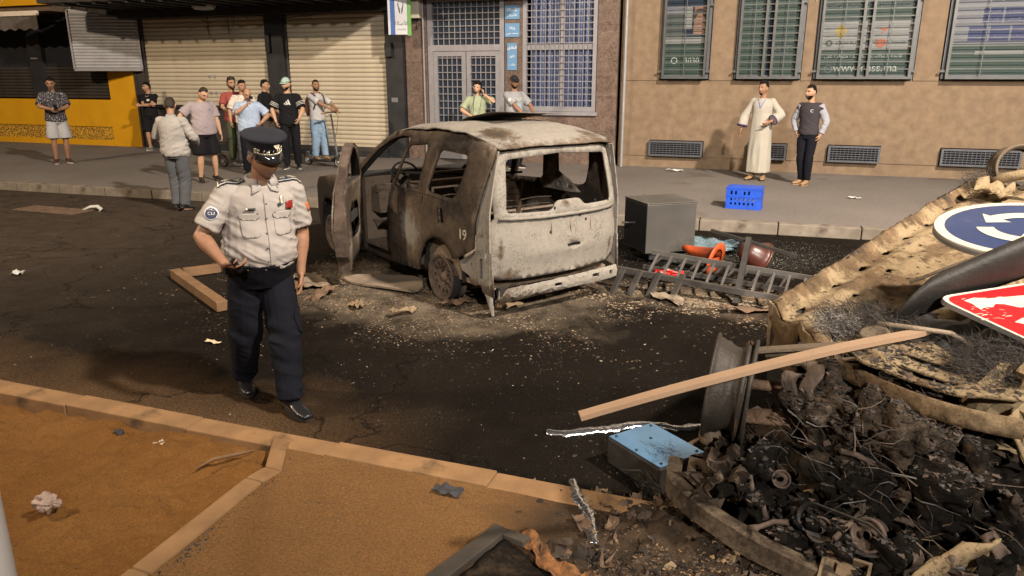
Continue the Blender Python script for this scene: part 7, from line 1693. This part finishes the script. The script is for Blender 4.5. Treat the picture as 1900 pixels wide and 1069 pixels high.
# 11 green shirt on the phone
P = Person(-6.16, 14.8, 1.74, 14, 'man in pale green shirt talking on a mobile phone', m_sk3, vox=VX, head=(4, 8, -34), arms=dict(L=(.10, -.16, 1.50), Lp=(1, -.3, -.8), Lc=.8, Ld=(-.1, -.1, 1), Ln=(-1, 0, .2), R=(-.17, -.20, 1.06), Rp=(-1, .2, -.3), Rc=.8))
P.e.location.z = .15; P.body().hair(.05, .024, None, -.06, .012).beard(False); P.shirt(cloth('pale_green_cloth', (.27, .30, .20)), .85, .86, .022, loose=.028, collar=True); P.trousers(cloth('beige_cloth', (.25, .21, .16)), 1.95, w_=.02); P.shoes(m_leath, m_soled)
MB().box(-.006, .006, -.035, .035, -.07, .07, Matrix.Translation(P.HM @ V((.098, -.01, -.02))) @ P.HM.to_3x3().to_4x4()).build('phone', m_phone, P.e, bevel=.004)
cm_ = empty('camera_body', (0, 0, 0), 0, 'black camera on a neck strap held by the man in pale green shirt', 'camera'); cm_.name = 'photo_camera'; cm_.location = P.e.location; cm_.rotation_euler = P.e.rotation_euler; cm_.scale = P.e.scale
MB().box(-.07, .07, -.03, .03, -.045, .045, Matrix.Translation((-.085, -.27, 1.02))).box(-.025, .025, -.028, .028, .046, .065, Matrix.Translation((-.085, -.27, 1.02))).build('camera_case', m_blkr, cm_, bevel=.008); MB().lathe([(.036, 0), (.036, .07), (.030, .075), (.028, .06), (0, .055)], Matrix.Translation((-.085, -.30, 1.02)) @ Matrix.Rotation(pi/2, 4, 'X'), 20).build('lens', m_pat, cm_, True)
MB().tube([(-.15, -.25, 1.06), (-.12, -.17, 1.3), (-.075, -.09, 1.46), (-.03, .07, 1.49), (.05, .06, 1.49), (.08, -.09, 1.44), (.03, -.18, 1.25), (-.02, -.26, 1.06)], [(.010, .003)]*8, 8).build('neck_strap', m_blkr, cm_, True)
# 12 grey tee with cap
P = Person(-5.34, 14.8, 1.86, 36, 'man in grey t-shirt with white lettering and dark cap behind the van roof', m_sk2, vox=VX, build=1.05, head=(2, 0, -20), arms=dict(R=(.02, -.33, 1.00), Rp=(-.8, .6, -.5), L=(.22, -.33, 1.05), Lp=(.8, .3, -.3)))
P.e.location.z = .15; P.body().beard(True, off=.003); P.hair(.03, .004, None, -.05, .002); cap(P, cloth('dark_cap_cloth', (.02, .018, .022))); P.shirt(cloth('grey_tee_cloth', (.24, .24, .25)), .80, .86, .020, loose=.028); P.trousers(NV, 1.95, w_=.02); P.shoes(m_shoeb, m_solew)
P.text(P.so, 'ATHLETIC', .075, P.sp(1.29)+V((.02,-.4,0)), m_prt); P.decal(P.so, [(-.05,-.16),(.06,-.16),(.06,-.02),(-.05,-.02)], [], P.sp(1.26)+V((.03,-.4,0)), cloth('pale_blue_print', (.26, .34, .42)), 'shirt_print')
P.decal(P.so, chaikin([(-.03,-.035),(.03,-.035),(.03,.035),(-.03,.035)], 1), [], P.sh[0].lerp(P.el[0], .45)+V((-.4,-.2,0)), m_prt, 'sleeve_print', (.4, -.9, 0), off=.004)
# 13 robe
WR = cloth('cream_robe_cloth', (.30, .275, .235)); m_tr = cloth('purple_trim', (.06, .04, .14)); m_lan = cloth('blue_lanyard', (.02, .08, .55))
P = Person(-.50, 14.60, 1.76, -14, 'man in long cream robe with blue lanyard standing by the beige wall', m_sk2, vox=VX, build=.92, head=(3, 0, -22), arms=dict(R=(-.34, -.06, .90), Rp=(-1, .5, 0), Rc=.4, L=(.20, -.22, 1.06), Lp=(1, .5, -.2), Lc=.5), feet=dict(R=(-.09, -.02, .08), L=(.10, .03, .08), Ry=-18, Ly=10))
P.e.location.z = .15; P.body().hair(.055, .018, None, -.02, .012).beard(False)
mb_ = MB(); P.torso(mb_, .9, 1.455, .028, 1.0)
mb_.tube([P.sp(1.2), P.sp(1.0), V((0, .0, .8)), V((.0, .0, .5)), V((0, .0, .2)), V((0, .0, .15))], [(.175, .135), (.185, .15), (.185, .155), (.19, .16), (.20, .165), (.20, .165)], 24, ref=(1, 0, 0))
for i in range(2):
    A, ks = P.limb_arm(i, -.04, 1.72); mb_.tube([A[0]+(A[0]-A[1])*.6]+A, [.045]+[.062+.030*sm(.3, 1.7, k) for k in ks], 16); capsule(mb_, [P.sp(1.37).lerp(P.sh[i], .3), P.sh[i]], [.07, .066], 12)
P.so = remesh('robe', mb_, VX, 3, WR, P.e)
wrinkle(P.so, .010, 7.5, 3, lambda x, y, z: .5+.8*sm(1.2, .6, z), zs=.22)
me = P.so.data
for v in me.vertices:
    if v.co.z < 1.0: k = sm(1.0, .4, v.co.z); a = atan2(v.co.y, v.co.x); f_ = 1+.05*k*sin(a*5+1.2)+.03*k*sin(a*9); v.co.x *= f_; v.co.y *= f_
for i in range(2):
    A = P.el[i].lerp(P.wr[i], .70); d = (P.wr[i]-P.el[i]).normalized(); MB().lathe([(.094, -.012), (.096, .012), (.088, .013), (.087, -.011)], Matrix.Translation(A) @ d.to_track_quat('Z', 'Y').to_matrix().to_4x4(), 24).build('cuff_trim', m_tr, P.e, True)
for P2 in ([(-.055,.0),(-.045,.0),(.006,-.15),(-.004,-.15)], [(.065,.0),(.075,.0),(.006,-.15),(-.004,-.15)]): P.decal(P.so, P2, [], P.sp(1.44)+V((-.01,-.4,0)), m_lan, 'lanyard', sp=.02, off=.004)
P.shoes(m_leath, m_soled, name='sandal')
# 14 varsity jacket
P = Person(.30, 14.22, 1.70, -20, 'bearded man in dark varsity jacket with pale grey sleeves and navy trousers', m_sk1, vox=VX, build=.94, head=(4, 0, -26), arms=dict(R=(-.20, -.02, .92), Rp=(-1, .6, 0), Rc=.9, L=(.23, -.03, .90), Lp=(1, .6, 0), Lc=.6), feet=dict(R=(-.05, .04, .08), L=(.07, -.02, .08), Ry=-30, Ly=-4))
P.e.location.z = .15; P.body().hair(.055, .014, None, -.03, .006).beard(True, off=.007); P.shirt(cloth('charcoal_jacket_cloth', (.035, .030, .035)), .25, .90, .024, 'jacket', flare=.0)
mb_ = MB()
for i in range(2):
    A, ks = P.limb_arm(i, -.05, 1.88); mb_.tube(A, [(.062-.014*sm(.6, 1.9, k))*1.0 for k in ks], 16)
P.sl = remesh('sleeves', mb_, VX, 3, cloth('pale_grey_sleeve_cloth', (.24, .24, .27)), P.e); wrinkle(P.sl, .007, 8)
P.trousers(NV, 1.95, w_=.004); P.shoes(m_leath, m_leath, name='sandal')
P.text(P.so, 'C', .07, P.sp(1.29)+V((.07,-.4,0)), m_prt)
